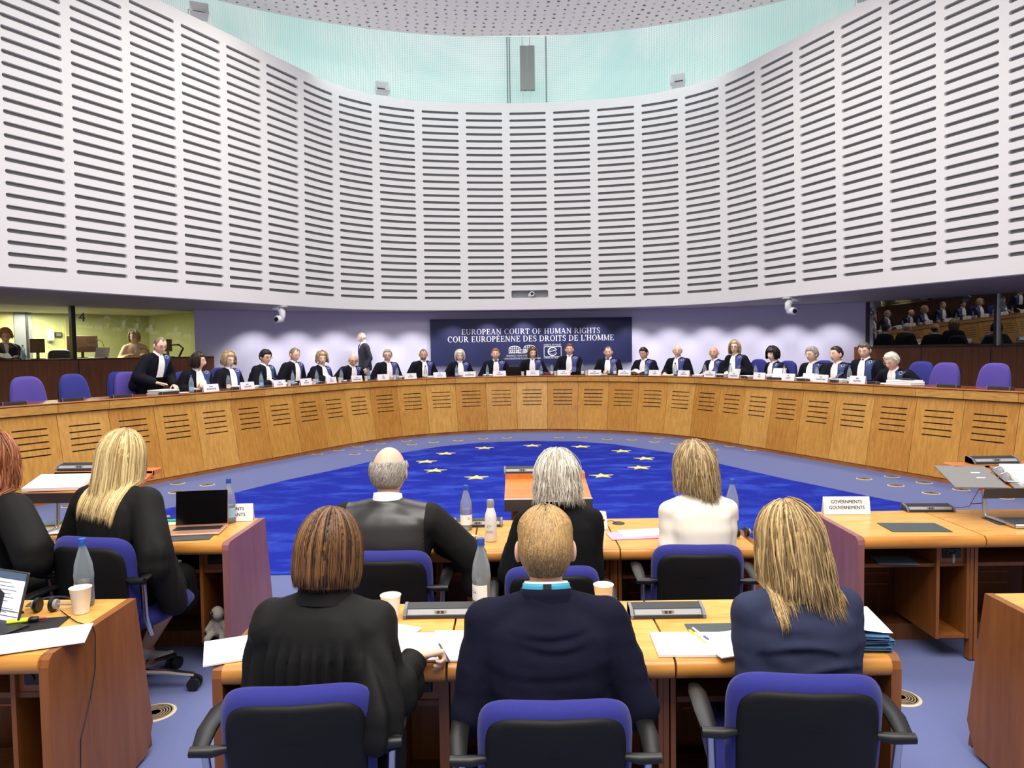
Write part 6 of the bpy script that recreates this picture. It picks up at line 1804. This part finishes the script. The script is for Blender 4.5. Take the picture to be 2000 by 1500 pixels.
# left row-two desk: papers, laptop, marker
def laptop(loc, rz, label, body, ang=100, w=.305, d=.212):
    t = thing('laptop', label, 'laptop', loc, rz)
    mb = MB(); mb.box((0,0,.007), (w,d,.014), bev=.005); bs = obj('laptop_base', mb, M[body], t)
    mb = MB(); mb.box((0,.03,.0145), (w*.88,d*.42,.002)); obj('keyboard', mb, M['key'], bs)
    mb = MB(); mb.box((0,-.068,.0145), (w*.38,d*.28,.001)); obj('trackpad', mb, M[body], bs)
    T = Matrix.Translation((0,d/2,.012)) @ Matrix.Rotation(radians(90-ang), 4, 'X')
    mb = MB(); mb.M = T; mb.box((0,0,d/2), (w,.006,d), bev=.003); ld = obj('lid', mb, M[body], t)
    mb = MB(); mb.M = T; mb.box((0,-.004,d/2+.004), (w*.985,.003,d*.96)); obj('screen', mb, M['screen'], ld)
    return t
laptop(atz(382,1040,DZ)+V((0,.02,0)), radians(8), 'open rose gold laptop with dark screen on the left desk', 'rose_gold', 98)
o = paper(360,1052,.30,.10,8,'dark desk mat under the rose gold laptop','desk_mat','mat','mat',n=1)
paper(340,1022,.14,.10,8,'white sheet left of the open laptop', n=2)
pen(331,1017,.12,-80,('green_pen','green_pen'),'green marker pen lying beside the blonde person\'s sleeve', r=.008, name='marker', cat='marker')
pen(318,1010,.09,-70,('silver','silver'),'silver pen behind the green marker', r=.008)
o = paper(85,1022,.22,.18,12,'slate blue folder on the left desk','folder','folder','folder_blue',n=2)
paper(110,1038,.24,.14,16,'white sheets on the slate blue folder', z=DZ+.005, n=2)
# plush toy in the open cabinet of the left desk
p = V((-1.715, 4.13, .155)); t = thing('plush_toy', 'small grey plush toy lying in the open cabinet of the left desk', 'toy', p)
mb = MB(); capsule(mb, (0,0,.05), (0,0,.10), .045, .04); capsule(mb, (.01,-.03,.15), (0,-.02,.16), .035, .035)
for s in (-1, 1): capsule(mb, (s*.03,-.03,.04), (s*.045,-.07,.02), .02, .02); capsule(mb, (s*.03,-.02,.10), (s*.055,-.04,.06), .017, .015)
vs, fs = remesh(mb, .006, 2); o_ = MB(); o_.add(vs, fs); obj('plush_body', o_, M['toy'], t, smooth=True)
mb = MB(); mb.sphere((-.02,-.06,.165), .012, 8, 6); obj('nose', mb, M['black'], t)

# lecterns standing on the desks
def lectern(x0, x1, yf, zf, yb, zb, label, legs=True, rz=0.0, foot=None):
    w = x1-x0; cx = (x0+x1)/2
    t = thing('table_lectern', label, 'lectern', (cx, yf, DZ), rz, 'tilted wooden lecterns on the desks')
    D = yb-yf; f0 = zf-DZ; b0 = zb-DZ
    nrm = V((0, -(b0-f0), D)).normalized()
    def P(x, a, o): q = V((x, D*a, f0+(b0-f0)*a)); return q + nrm*o
    mb = MB(); vs = [P(sx*w/2, a, o) for sx in (-1, 1) for a in (0, 1) for o in (-.018, .0)]
    mb.add(vs, [(0,1,3,2),(4,6,7,5),(0,4,5,1),(2,3,7,6),(0,2,6,4),(1,5,7,3)]); obj('reading_board', mb, M['lectern'], t)
    mb = MB(); vs = [P(sx*w/2, a, o) for sx in (-1, 1) for a in (-.03, .0) for o in (-.05, .012)]
    mb.add(vs, [(0,1,3,2),(4,6,7,5),(0,4,5,1),(2,3,7,6),(0,2,6,4),(1,5,7,3)]); obj('front_rail', mb, M['dark_grey'], t)
    mb = MB(); mb.box((0, D+.05, b0+.0), (w,.12,.03), bev=.004); mb.box((0, D+.0, b0-.012), (w,.02,.05)); obj('back_ledge', mb, M['lectern'], t)
    for s in (-1, 1):
        x = s*w*.34; mb = MB()
        mb.tube([(x,D*.55,(f0+b0)/2-.02),(x,D*.5,.04),(x,D*.46,.014),(x,D*.40,.012),(x*.98,-.12,.012)], .012, 10); obj('leg', mb, M['chrome'], t, smooth=True, angle=50)
    mb = MB(); mb.tube([(-w*.34,-.12,.012),(w*.34,-.12,.012)], .012, 10); obj('foot_bar', mb, M['chrome'], t, smooth=True)
    return t
pf = atz(1071,978,1.0)
def lpt(px, py, Y): return aty(px, py, Y)
# centre lectern
Yf, Yb = 4.62, 4.98
a, b, c, d = lpt(985,978,Yf), lpt(1157,976,Yf), lpt(988,934,Yb), lpt(1146,932,Yb)
Yf = 4.40; Yb = 4.78
a, b, c = lpt(985,980,Yf), lpt(1157,977,Yf), lpt(1067,930,Yb)
def on_floor_lectern(): pass
t = thing('standing_lectern', 'orange wood lectern with tilted top facing the bench, behind the white-haired head', 'lectern', ((a.x+b.x)/2, 4.78, 0))
dy = 4.78
Yf, Yb = 4.66, 5.08
a, b, c = lpt(985,978,Yf), lpt(1157,976,Yf), lpt(1067,934,Yb); w = b.x-a.x; zf = (a.z+b.z)/2; zb = c.z; cx = (a.x+b.x)/2
t.location = (cx, (Yf+Yb)/2, 0); hy = (Yb-Yf)/2
mb = MB(); vs = [V((sx*w/2*(1 if sy < 0 else .985), sy*hy, z+o)) for sx in (-1,1) for sy, z in ((-1, zf),(1, zb)) for o in (-.02, 0)]
mb.add(vs, [(0,1,3,2),(4,6,7,5),(0,4,5,1),(2,3,7,6),(0,2,6,4),(1,5,7,3)]); obj('reading_board', mb, M['lectern'], t)
mb = MB(); mb.box((0,-hy-.006,zf-.03), (w,.012,.075)); obj('front_rail', mb, M['dark_grey'], t)
mb = MB(); mb.box((0,-hy-.004,zf+.009), (w,.014,.006)); obj('rail_trim', mb, M['paper_edge'], t)
mb = MB(); mb.box((0,hy+.05,zb+.012), (w*.985,.12,.045)); obj('back_ledge', mb, M['lectern'], t)
for s in (-1, 1):
    mb = MB(); mb.box((s*w*.38, .05, zf/2), (.05,.10,zf-.02)); obj('leg', mb, M['desk_side'], t)
mb = MB(); mb.box((0,.05,.02), (w*.9,.45,.04)); obj('foot_plate', mb, M['desk_dark'], t)
mic(V((cx-.16, Yb+.05, zb+.035)), 0, 'microphone console on the centre lectern, partly hidden by white hair', .26, GM)
# left lectern with papers
Yf, Yb = 4.22, 4.52
a, b = lpt(45,966,Yf), lpt(185,966,Yf); c = lpt(150,925,Yb)
lectern(a.x, a.x+.62, Yf, (a.z+b.z)/2, Yb, c.z, 'tilted wooden lectern on chrome legs holding white papers, left desk', rz=radians(0))
cxl = a.x+.31
mic(V((lpt(163,910,Yb+.06).x, Yb+.05, c.z+.018)), 0, 'microphone console on the left lectern ledge', group=GM)
slope = atan2(c.z-a.z, Yb-Yf)
def on_board(cx, Yc, w, h, z0, y0, label, rz=0, n=4, mat='paper', name='paper_sheet', cat='paper'):
    mb = MB(); mb.box((0,0,.002*n), (w,h,.004*n)); o = obj(name, mb, M[mat]); o.location = (cx, Yc, z0 + (Yc-y0)*math.tan(slope)+.004); o.rotation_euler = (slope, 0, radians(rz)); tag(o, label, cat); return o
on_board(lpt(118,944,Yf+.14).x, Yf+.14, .33, .21, a.z, Yf, 'curled stack of white sheets on the left lectern', 4, 5)
# right lectern with ring binder
Yf, Yb = 4.20, 4.50
a2, c2 = lpt(1953,957,Yf), lpt(1935,912,Yb)
xl = lpt(1862,905,Yb).x
lectern(xl, xl+.64, Yf, a2.z, Yb, c2.z, 'tilted wooden lectern on chrome legs holding an open ring binder, right desk')
mic(V((lpt(1937,900,Yb+.06).x, Yb+.05, c2.z+.018)), 0, 'microphone console on the right lectern ledge', group=GM)
slope = atan2(c2.z-a2.z, Yb-Yf)
t = thing('ring_binder', 'open grey ring binder with white pages on the right lectern', 'binder', (lpt(1960,935,Yf+.12).x, Yf+.13, a2.z+.13*math.tan(slope)+.012))
t.rotation_euler = (slope, 0, radians(-8))
for s in (-1, 1):
    mb = MB(); mb.box((s*.16-.02,0,.004), (.29,.30,.006)); obj('cover', mb, M['binder_grey'], t)
mb = MB(); mb.box((.16,-.0,.018), (.24,.27,.022)); obj('page_block', mb, M['paper'], t)
mb = MB()
for k in (-1, 1): mb.tube([V((-.01+.035*cos(q), k*.04, .008+.042*sin(q))) for q in [pi*j/10 for j in range(11)]], .004, 6)
mb.box((-.01,0,.010), (.03,.16,.006)); mb.tube([(-.01,-.08,.012),(.03,-.12,.03)], .004, 6); obj('ring_clip', mb, M['chrome'], t)
mb = MB()
for k in (0, 1): mb.box((-.13,-.02+k*.07,.0075), (.05,.012,.001))
obj('cover_marks', mb, M['white_plastic'], t)
# right desk: mats, pen, sheet on shelf
o = paper(1785,1030,.33,.20,-4,'dark grey writing mat on the right desk','desk_mat','mat','mat',n=1)
o = paper(1985,1018,.30,.18,-4,'dark writing mat under the right lectern legs','desk_mat','mat','mat',n=1)
mb = MB(); mb.tube([atz(1896,984,.004), atz(1912,983,.006), atz(1926,981,.004)], .005, 6); tag(obj('cable_end', mb, M['black']), 'short black cable end on the carpet behind the right lectern leg', 'cable')
mb = MB(); mb.tube([atz(1856,992,DZ+.004), atz(1880,991,DZ+.004), atz(1893,989,DZ+.01), V((xl+.12,4.36,1.0))], .002, 5); tag(obj('cable', mb, M['red_pen'] if False else M['maroon']), 'thin dark red cable from the console up to the right lectern', 'cable')
o = paper(1810,1078,.22,.16,-6,'printed blue and brown leaflet on the shelf of the right desk','leaflet','leaflet','folder_blue', z=.565, n=2); o.location = (2.17, 4.10, .562)
q0 = V((.235,.108,.615)); mb = MB(); mb.tube([q0, q0+V((-.005,-.02,-.004)), q0+V((-.014,-.03,-.045))], .007, 8); obj('audio_plug', mb, M['silver'], desk_right, smooth=True)
# blue binders with papers at the right end of the front desk
GBd = 'slate blue binders at the right end of the nearest desk'
pB = atz(1708,1276,DZ)
for k in range(3):
    t = thing('ring_binder', 'slate blue binder, %s of the stack beside the slate blazer' % ('lowest','middle','topmost')[k], 'binder', (pB.x-.05, pB.y+.16, DZ+.001+k*.020), radians((-4, 2, -8)[k]), GBd)
    mb = MB(); mb.box((0,0,.009), (.24,.31,.003)); mb.box((0,0,.0185-.001), (.24,.31,.002)); mb.box((.119,0,.010), (.003,.31,.018)); obj('cover', mb, M['binder_blue'], t)
    mb = MB(); mb.box((-.005,0,.0135), (.22,.29,.007)); obj('page_block', mb, M['paper_edge'], t)
mb = MB(); P = [[V((-.13+.26*i/10, -.10+.26*j/6, .006+.055*((1-i/10)**2))) for j in range(7)] for i in range(11)]
mb.grid(P); o = obj('paper_sheet', mb, M['paper'], smooth=True, fix=False); o.location = (pB.x-.05, pB.y+.12, DZ+.062); o.rotation_euler = (0,0,radians(-8)); tag(o, 'curled white sheets on top of the slate blue binders', 'paper')

# ------------------------------------------------------------------ things on the long bench
BZ = LIPZ+.001
def bpos(px, off, z=None):
    u = bench_u(px, off, LIPZ+.05); p, n = BENCH.at(u, off); p.z = BZ if z is None else z; return p, atan2(n.x, -n.y)+pi
def brot(n): return n
GN = 'white name cards along the edge of the bench'
CARDS = [(411,27),(482.5,25),(545,22),(597,21),(646.5,21),(696,22),(748,23),(801,25),(859,25),(916.5,26),(975,27),(1041,27),(1101.5,27),(1161,27),(1219.5,27),(1279.5,23),(1336,22),(1387,24),(1434.5,20),(1484,21.5),(1540.5,22),(1604,25),(1675.5,29)]
NLET = [9,9,8,7,6,14,5,7,7,15,8,7,8,15,11,5,6,12,12,4,6,9,8]
ORD = ['leftmost','second','third','fourth','fifth','sixth','seventh','eighth','ninth','tenth','eleventh','twelfth','thirteenth','fourteenth','fifteenth','sixteenth','seventeenth','eighteenth','nineteenth','twentieth','twenty-first','twenty-second','twenty-third','last']
for i, (px, w) in enumerate(CARDS):
    p, rz = bpos(px, .07)
    l1 = 'Deputy' if i == 0 else ('President' if i == 11 else 'Judge'); l2 = {0: 'REGISTRAR', 16: 'SABATO', 21: 'CHANTURIA'}.get(i)
    nm_ = 'Deputy Registrar card, leftmost in the row of name cards' if i == 0 else ('card reading President at the middle of the bench' if i == 11 else '%s white name card from the left along the bench edge' % ORD[i])
    L_ = [(l1,.073,.017,.10)] + ([(l2,.030,.024,.19)] if l2 else [])
    t = tent(p, rz, L_, nm_, .285, .115, 0, group=GN, ink='ink_grey', bold=.0015)
    if not l2:   # too small to read in the photograph: letter-like strokes of the same length
        mb = MB(); n = NLET[i]; cw = min(.017, .20/n); rr_ = random.Random(i)
        for k in range(n):
            x = (k-(n-1)/2)*cw
            for q in (-.32, .32): mb.add([V((x+q*cw-.0015, -.0255, .030)), V((x+q*cw+.0015, -.0255, .030)), V((x+q*cw+.0015, -.0135, .054)), V((x+q*cw-.0015, -.0135, .054))], [(0,1,2,3)])
            zq = rr_.choice((.031,.041,.052)); yy_ = -.0255+(zq-.03)*.5; mb.add([V((x-.32*cw, yy_, zq)), V((x+.32*cw, yy_, zq)), V((x+.32*cw, yy_+.0015, zq+.003)), V((x-.32*cw, yy_+.0015, zq+.003))], [(0,1,2,3)])
        obj('card_text', mb, M['ink_grey'], t, fix=False)
GBb = 'small water bottles along the bench'
BOT = [(374.5,'label_blue','bluecap'),(446,'label_cream','blackcap'),(510,'label_blue','bluecap'),(571.7,'label_blue','bluecap'),(618.5,'label_blue','bluecap'),(667,'label_blue','bluecap'),(719.7,'label_blue','bluecap'),(776,'label_blue','bluecap'),(831,'label_cream','blackcap'),(892,'label_blue','bluecap'),(952,'label_blue','bluecap'),(1057,'label_blue','bluecap'),(1078,'label_white','blackcap'),(1138,'label_white','bluecap'),(1201.5,'label_white','bluecap'),(1262,'label_blue','bluecap'),(1319,'label_blue','blackcap'),(1376.7,'label_white','bluecap'),(1426,'label_white','bluecap'),(1475.5,'label_white','bluecap'),(1532,'label_white','bluecap'),(1595,'label_white','bluecap'),(1659.6,'label_white','bluecap')]
for i, (px, lb, cp_) in enumerate(BOT):
    p, rz = bpos(px, .12)
    bottle(p, '%s water bottle from the left along the bench' % ORD[i], .265, cp_, lb, GBb, .55, rz=rz)
for i, px in enumerate((565, 614, 664, 715, 771, 1021, 1085, 1146)):
    p, rz = bpos(px, .11); cup(p, '%s small paper cup from the left along the bench' % ORD[i], .95, 'small paper cups along the bench')
GMb = 'grey microphone consoles along the bench'
for i, px in enumerate((26, 140, 236, 330, 395, 462, 524, 585, 634, 690, 744, 800, 1200, 1262, 1330, 1400, 1448, 1512, 1565, 1625, 1700, 1765, 1852, 1954)):
    p, rz = bpos(px, .17); 
    mic(p, rz+pi, '%s bench microphone console from the left' % ORD[i], .29, GMb)
# papers and binders on the bench
def stack(px, off, w, d, layers, label, name='paper_stack', cat='papers', turn=0, edge='paper_edge', top='paper', z=None):
    p, rz = bpos(px, off); t = thing(name, label, cat, p, rz+radians(turn))
    z = 0
    for k, h in enumerate(layers):
        mb = MB(); mb.box((rnd.uniform(-.01,.01), rnd.uniform(-.01,.01), z+h/2), (w, d, h-.001)); obj('sheets', mb, M[edge if k < len(layers)-1 else top], t); z += h
    return t
stack(318,.34,.34,.26,[.022,.018,.012,.008],'untidy stack of files before the standing robed man', turn=6)
stack(352,.26,.30,.20,[.004],'single white sheets right of the standing man\'s files', turn=-4)
stack(467,.30,.24,.24,[.02,.016,.012],'file stack before the person leaning back')
stack(502,.32,.22,.22,[.018,.014],'grey file stack left of the dark-haired man')
stack(560,.30,.32,.24,[.02,.016,.012],'large opened file between the dark-haired and sandy-haired men', turn=10)
stack(612,.34,.26,.24,[.02,.016],'file stack left of the wavy-haired person')
stack(678,.34,.22,.22,[.012,.008],'thin file before the bald person bending low')
stack(772,.30,.22,.22,[.022,.02,.018],'bundle of papers right of the grey-haired person')
stack(843,.34,.24,.2,[.012,.02],'opened booklet before the bearded person', turn=10)
stack(907,.32,.22,.22,[.02,.016,.014],'bundle of papers before the grey-blonde bob')
stack(952,.36,.2,.2,[.02,.016],'small bundle of papers by the person with reddish hair')
p, rz = bpos(1003, .33); laptop(p, rz+pi, 'black laptop open on the bench left of the middle person', 'black', 112, .30, .20)
t = stack(1068,.30,.26,.22,[.02,.02,.02],'maroon folders stacked right of the middle person', edge='maroon', top='maroon', name='folder_stack', cat='folders')
stack(1192,.30,.36,.22,[.008,.006],'white sheets before the person with raised hand')
stack(1308,.30,.34,.24,[.006,.006],'white sheets before the bald person with white fringe')
stack(1402,.32,.40,.24,[.014,.016,.012,.008],'thick opened file between the bald person and the half risen woman', turn=4)
stack(1366,.30,.2,.2,[.014,.012],'small grey bundle left of the bald person')
stack(1461,.30,.24,.22,[.02,.014,.01],'bundle of papers under the empty blue chair')
stack(1502,.26,.22,.24,[.02,.02,.02,.02],'thick binder beside the raised white page', turn=8)
stack(1570,.26,.24,.24,[.02,.018,.016],'binder left of the raised page of the grey-haired man', turn=12)
stack(1643,.26,.22,.22,[.018,.016,.014],'bundle of files left of the tall dark grey-haired person')
stack(1730,.30,.30,.22,[.004,.004],'loose white sheets before the bending white-haired person')
def standing_page(px, off, w, h, label, lean=18, turn=0):
    p, rz = bpos(px, off); mb = MB(); P = [[V((-w/2+w*i/6, .03*sin(i*.6)+ math.tan(radians(lean))*h*j/5, h*j/5)) for j in range(6)] for i in range(7)]
    mb.grid(P); o = obj('paper_sheet', mb, M['paper'], smooth=True, fix=False); o.location = p; o.rotation_euler = (0,0,rz+radians(turn)); tag(o, label, 'paper')
standing_page(1519,.22,.28,.19,'white page held up before the person with the black bob', turn=8)
standing_page(1580,.24,.30,.12,'white page held up before the grey-haired man in glasses', turn=4)
standing_page(1436,.22,.26,.16,'white page held upright by the half risen woman', 10)
p, rz = bpos(1243, .26); mb = MB(); P = [[V((-.17+.34*i/10, .10*j/4, .03+.05*abs(sin(i*.5))+.05*j/4)) for j in range(5)] for i in range(11)]
mb.grid(P); o = obj('newspaper', mb, plain('newsprint', (206,208,210), .85, var=.15, scale=60), smooth=True, fix=False); o.location = p; o.rotation_euler = (0,0,rz); tag(o, 'crumpled newspaper pages held by the dark-haired person', 'newspaper')
p, rz = bpos(1767, .22); t = thing('box_file', 'large white file with black item on top, right end of the row', 'file', p, rz)
mb = MB()
for k, h in enumerate((.022,.026,.02)): mb.box((.01*(k % 2), 0, .011+k*.024), (.42-.02*k,.28,h), bev=.006)
obj('white_binders', mb, M['paper'], t); mb = MB(); mb.box((.03,.02,.084), (.22,.12,.02), bev=.008); obj('black_case', mb, M['black'], t)

# ------------------------------------------------------------------ things inside the booths
def bth(P, px, b, z): a = along(P, px, z, b); return P(a, b, z)
rL = atan2(dL.y, dL.x)
def monitor(P, px, b, z0, w, h, rz, label, mat='black'):
    p = bth(P, px, b, z0); t = thing('monitor', label, 'monitor', p, rz)
    mb = MB(); mb.box((0,0,.12+h/2), (w,.03,h), bev=.006); obj('display', mb, M[mat], t)
    mb = MB(); mb.box((0,.02,.08), (.05,.03,.16)); mb.box((0,.02,.006), (.22,.16,.012)); obj('stand', mb, M['black'], t)
    return t
monitor(PL, 162, -1.3, 1.75, .56, .34, rL+pi-.2, 'wide dark brown monitor behind the left booth window', 'brown_screen')
monitor(PL, 74, -.35, 1.745, .24, .26, rL+pi-.5, 'small black monitor at the far left booth counter')
monitor(PL, 330, -.45, 1.745, .20, .26, rL+pi+.4, 'small black monitor right of the beige blazer')
def gooseneck(P, px, b, label, h=.3, side=1):
    p = bth(P, px, b, WT); t = thing('gooseneck_microphone', label, 'microphone', p, rL)
    mb = MB(); mb.lathe([(0,0),(.05,0),(.045,.02),(0,.024)], 14); obj('base', mb, M['black'], t)
    mb = MB(); mb.tube([(0,0,.02),(0,0,h*.6),(side*.03,0,h*.85),(side*.09,0,h),(side*.13,0,h*.98)], .006, 6); obj('neck', mb, M['dark_grey'], t)
    mb = MB(); mb.tube([(side*.12,0,h*.98),(side*.16,0,h*.96)], .011, 8); obj('capsule', mb, M['black'], t)
gooseneck(PL, 37, -.2, 'thin gooseneck microphone before the red-haired interpreter', .28, 1)
gooseneck(PL, 204, -.25, 'tall gooseneck microphone beside the wide brown monitor', .36, 1)
gooseneck(PL, 290, -.2, 'small gooseneck microphone before the beige blazer', .18, 1)
def bchairx(P, px, b, label):
    p = bth(P, px, b, 1.02); t = thing('booth_chair', label, 'chair', p, rL+pi)
    mb = MB(); mb.M = Matrix.Translation((0,-.2,.72)); cushion(mb, sup_outline(.23,.21,.36,4), -.03, .03, .04); obj('backrest', mb, M['dark_grey'], t, smooth=True)
    mb = MB(); mb.box((0,0,.44), (.44,.44,.07), bev=.02); obj('seat', mb, M['dark_grey'], t); mb = MB(); mb.tube([(0,0,0),(0,0,.42)], .03, 8); mb.tube([(0,-.1,.42),(0,-.2,.6)], .02, 8); obj('pedestal', mb, M['black'], t)
bchairx(PL, 112, -.9, 'dark chair behind the far left booth window')
p = bth(PL, 192, -.28, WT+.002); laptop(p, rL+.25, 'pale laptop seen from behind on the left booth counter', 'white_plastic', 108, .30, .2)
p = bth(PL, 99, -2.42, 2.25); t = thing('wall_dispenser', 'white dispenser on the green booth wall', 'dispenser', p, rL)
mb = MB(); mb.box((0,0,0), (.12,.10,.26), bev=.02); obj('dispenser_case', mb, M['white_plastic'], t); mb = MB(); mb.box((0,.052,-.05), (.02,.006,.04)); obj('lever', mb, M['mid_grey'], t)
p = bth(PL, 114, -2.46, 2.26); t = thing('wall_panel', 'small dark wall panel beside the white dispenser', 'panel', p, rL)
mb = MB(); mb.box((0,0,0), (.14,.03,.10)); obj('plate', mb, M['brown_screen'], t); mb = MB(); mb.box((0,.017,0), (.10,.004,.06)); obj('display', mb, M['mid_grey'], t)
def arm(P, px, b, label, rz):
    p = bth(P, px, b, WT); t = thing('swivel_monitor', label, 'monitor', p, rz)
    mb = MB(); mb.tube([(0,0,0),(.0,0,.12),(.06,0,.26),(.22,0,.36)], [.03,.03,.028,.024], 10, flat=.6); obj('arm', mb, M['brown_screen'], t, smooth=True)
    mb = MB(); mb.box((.40,0,.32), (.34,.03,.24), R=Euler((0,radians(-6),0)).to_matrix(), bev=.01); obj('display', mb, M['brown_screen'], t)
arm(PR, 1734, -.4, 'brown monitor on a bent arm behind the right window', atan2(dR.y, dR.x))
p = bth(PL, 350, -.4, WT); t = thing('swivel_monitor', 'bent brown monitor arm at the right end of the left booth', 'monitor', p, rL+pi)
mb = MB(); mb.tube([(.0,0,0),(.10,0,.18),(.0,0,.26),(-.18,0,.25)], [.03,.03,.028,.024], 10, flat=.6); obj('arm', mb, M['brown_screen'], t, smooth=True)
p = bth(PL, 45, -.12, WT); bottle(p, 'water bottle on the far left booth counter', .26, 'bluecap', 'label_blue')
p = bth(PL, 6, -.16, WT+.02); mb = MB(); mb.grid([[V((-.15+.3*i/6, .2*j/4, .02+.09*j/4+.02*sin(i))) for j in range(5)] for i in range(7)]); o = obj('paper_sheet', mb, M['paper'], smooth=True, fix=False); o.location = p; o.rotation_euler = (0,0,rL+pi); tag(o, 'white sheet held by the red-haired interpreter', 'paper')
# ------------------------------------------------------------------ light and camera
def area(name, loc, size, power, rot=(0,0,0), color=(1,1,1), sy=None, shape=None):
    l = bpy.data.lights.new(name, 'AREA'); l.energy = power; l.color = color; l.size = size
    if sy: l.shape = 'RECTANGLE'; l.size_y = sy
    if shape: l.shape = shape
    o = bpy.data.objects.new(name, l); COL.objects.link(o); o.location = loc; o.rotation_euler = rot; return o
w = bpy.data.worlds.new('World'); SC.world = w; w.use_nodes = True
w.node_tree.nodes['Background'].inputs['Color'].default_value = (1.0, .97, .93, 1); w.node_tree.nodes['Background'].inputs['Strength'].default_value = .45
area('skylight_ring', (0, 9, 7.9), 9, 820, (0,0,0), (1.0, .97, .90), 8)
area('skylight_rear', (0, 0.5, 6.5), 7, 760, (radians(14),0,0), (1.0, .95, .87), 4)
area('rim_light', (0.2, 15.2, 8.1), 8, 55, (radians(60),0,0), (.86, 1.0, 1.0), 1)
# downlights in the soffit close to the back wall
for k in range(-8, 8):
    a = k*.072 + .012
    x, y = WC[0]+(WR-.85)*sin(a), WC[1]+(WR-.85)*cos(a)
    l = bpy.data.lights.new('soffit_downlight', 'SPOT'); l.energy = 64; l.spot_size = radians(84); l.spot_blend = .75; l.shadow_soft_size = .05; l.color = (1, .97, .98)
    o = bpy.data.objects.new('soffit_downlight', l); COL.objects.link(o); o.location = (x, y, 2.70)
    o.rotation_euler = V((sin(a)*sin(radians(25)), cos(a)*sin(radians(25)), -cos(radians(25)))).to_track_quat('-Z', 'Y').to_euler()
# bench lights over the judges
for k in range(-10, 11):
    p = bench(k*1.05, .55, 2.66)
    l = bpy.data.lights.new('bench_downlight', 'SPOT'); l.energy = 32; l.spot_size = radians(120); l.spot_blend = .8; l.shadow_soft_size = .15; l.color = (1, .93, .86)
    o = bpy.data.objects.new('bench_downlight', l); COL.objects.link(o); o.location = p
c = PL(2.2, -1.5, 2.68); area('booth_lamp', c, 1.6, 95, (0,0,0), (.97,1.0,.80), .6); c = PL(5.2, -1.4, 2.68); area('booth_lamp_far', c, 1.2, 60, (0,0,0), (1.0,.97,.80), .6)
c = PR(3.0, -1.4, 2.68); area('booth_lamp_right', c, 1.0, 5, (0,0,0), (.8,.95,1.0), .4)

cam = bpy.data.cameras.new('Camera'); cam.sensor_fit = 'HORIZONTAL'; cam.sensor_width = 36; cam.lens = 36*FPX/2000
cam.clip_start = .05; cam.clip_end = 100
co = bpy.data.objects.new('Camera', cam); COL.objects.link(co); co.location = (0, 0, CAMZ)
r0, u0, f0 = V((1,0,0)), V((0, sin(PITCH), cos(PITCH))), V((0, cos(PITCH), -sin(PITCH)))
rr = r0*cos(ROLL) - u0*sin(ROLL); uu = r0*sin(ROLL) + u0*cos(ROLL)
co.matrix_world = Matrix(((rr.x, uu.x, -f0.x, 0), (rr.y, uu.y, -f0.y, 0), (rr.z, uu.z, -f0.z, CAMZ), (0,0,0,1)))
SC.camera = co
SC.view_settings.view_transform = 'Standard'; SC.view_settings.look = 'None'; SC.view_settings.exposure = 0.0
SC.cycles.max_bounces = 6; SC.cycles.diffuse_bounces = 3; SC.cycles.glossy_bounces = 3; SC.cycles.transparent_max_bounces = 16
SC.cycles.use_denoising = True
SC.cycles.sample_clamp_indirect = 4
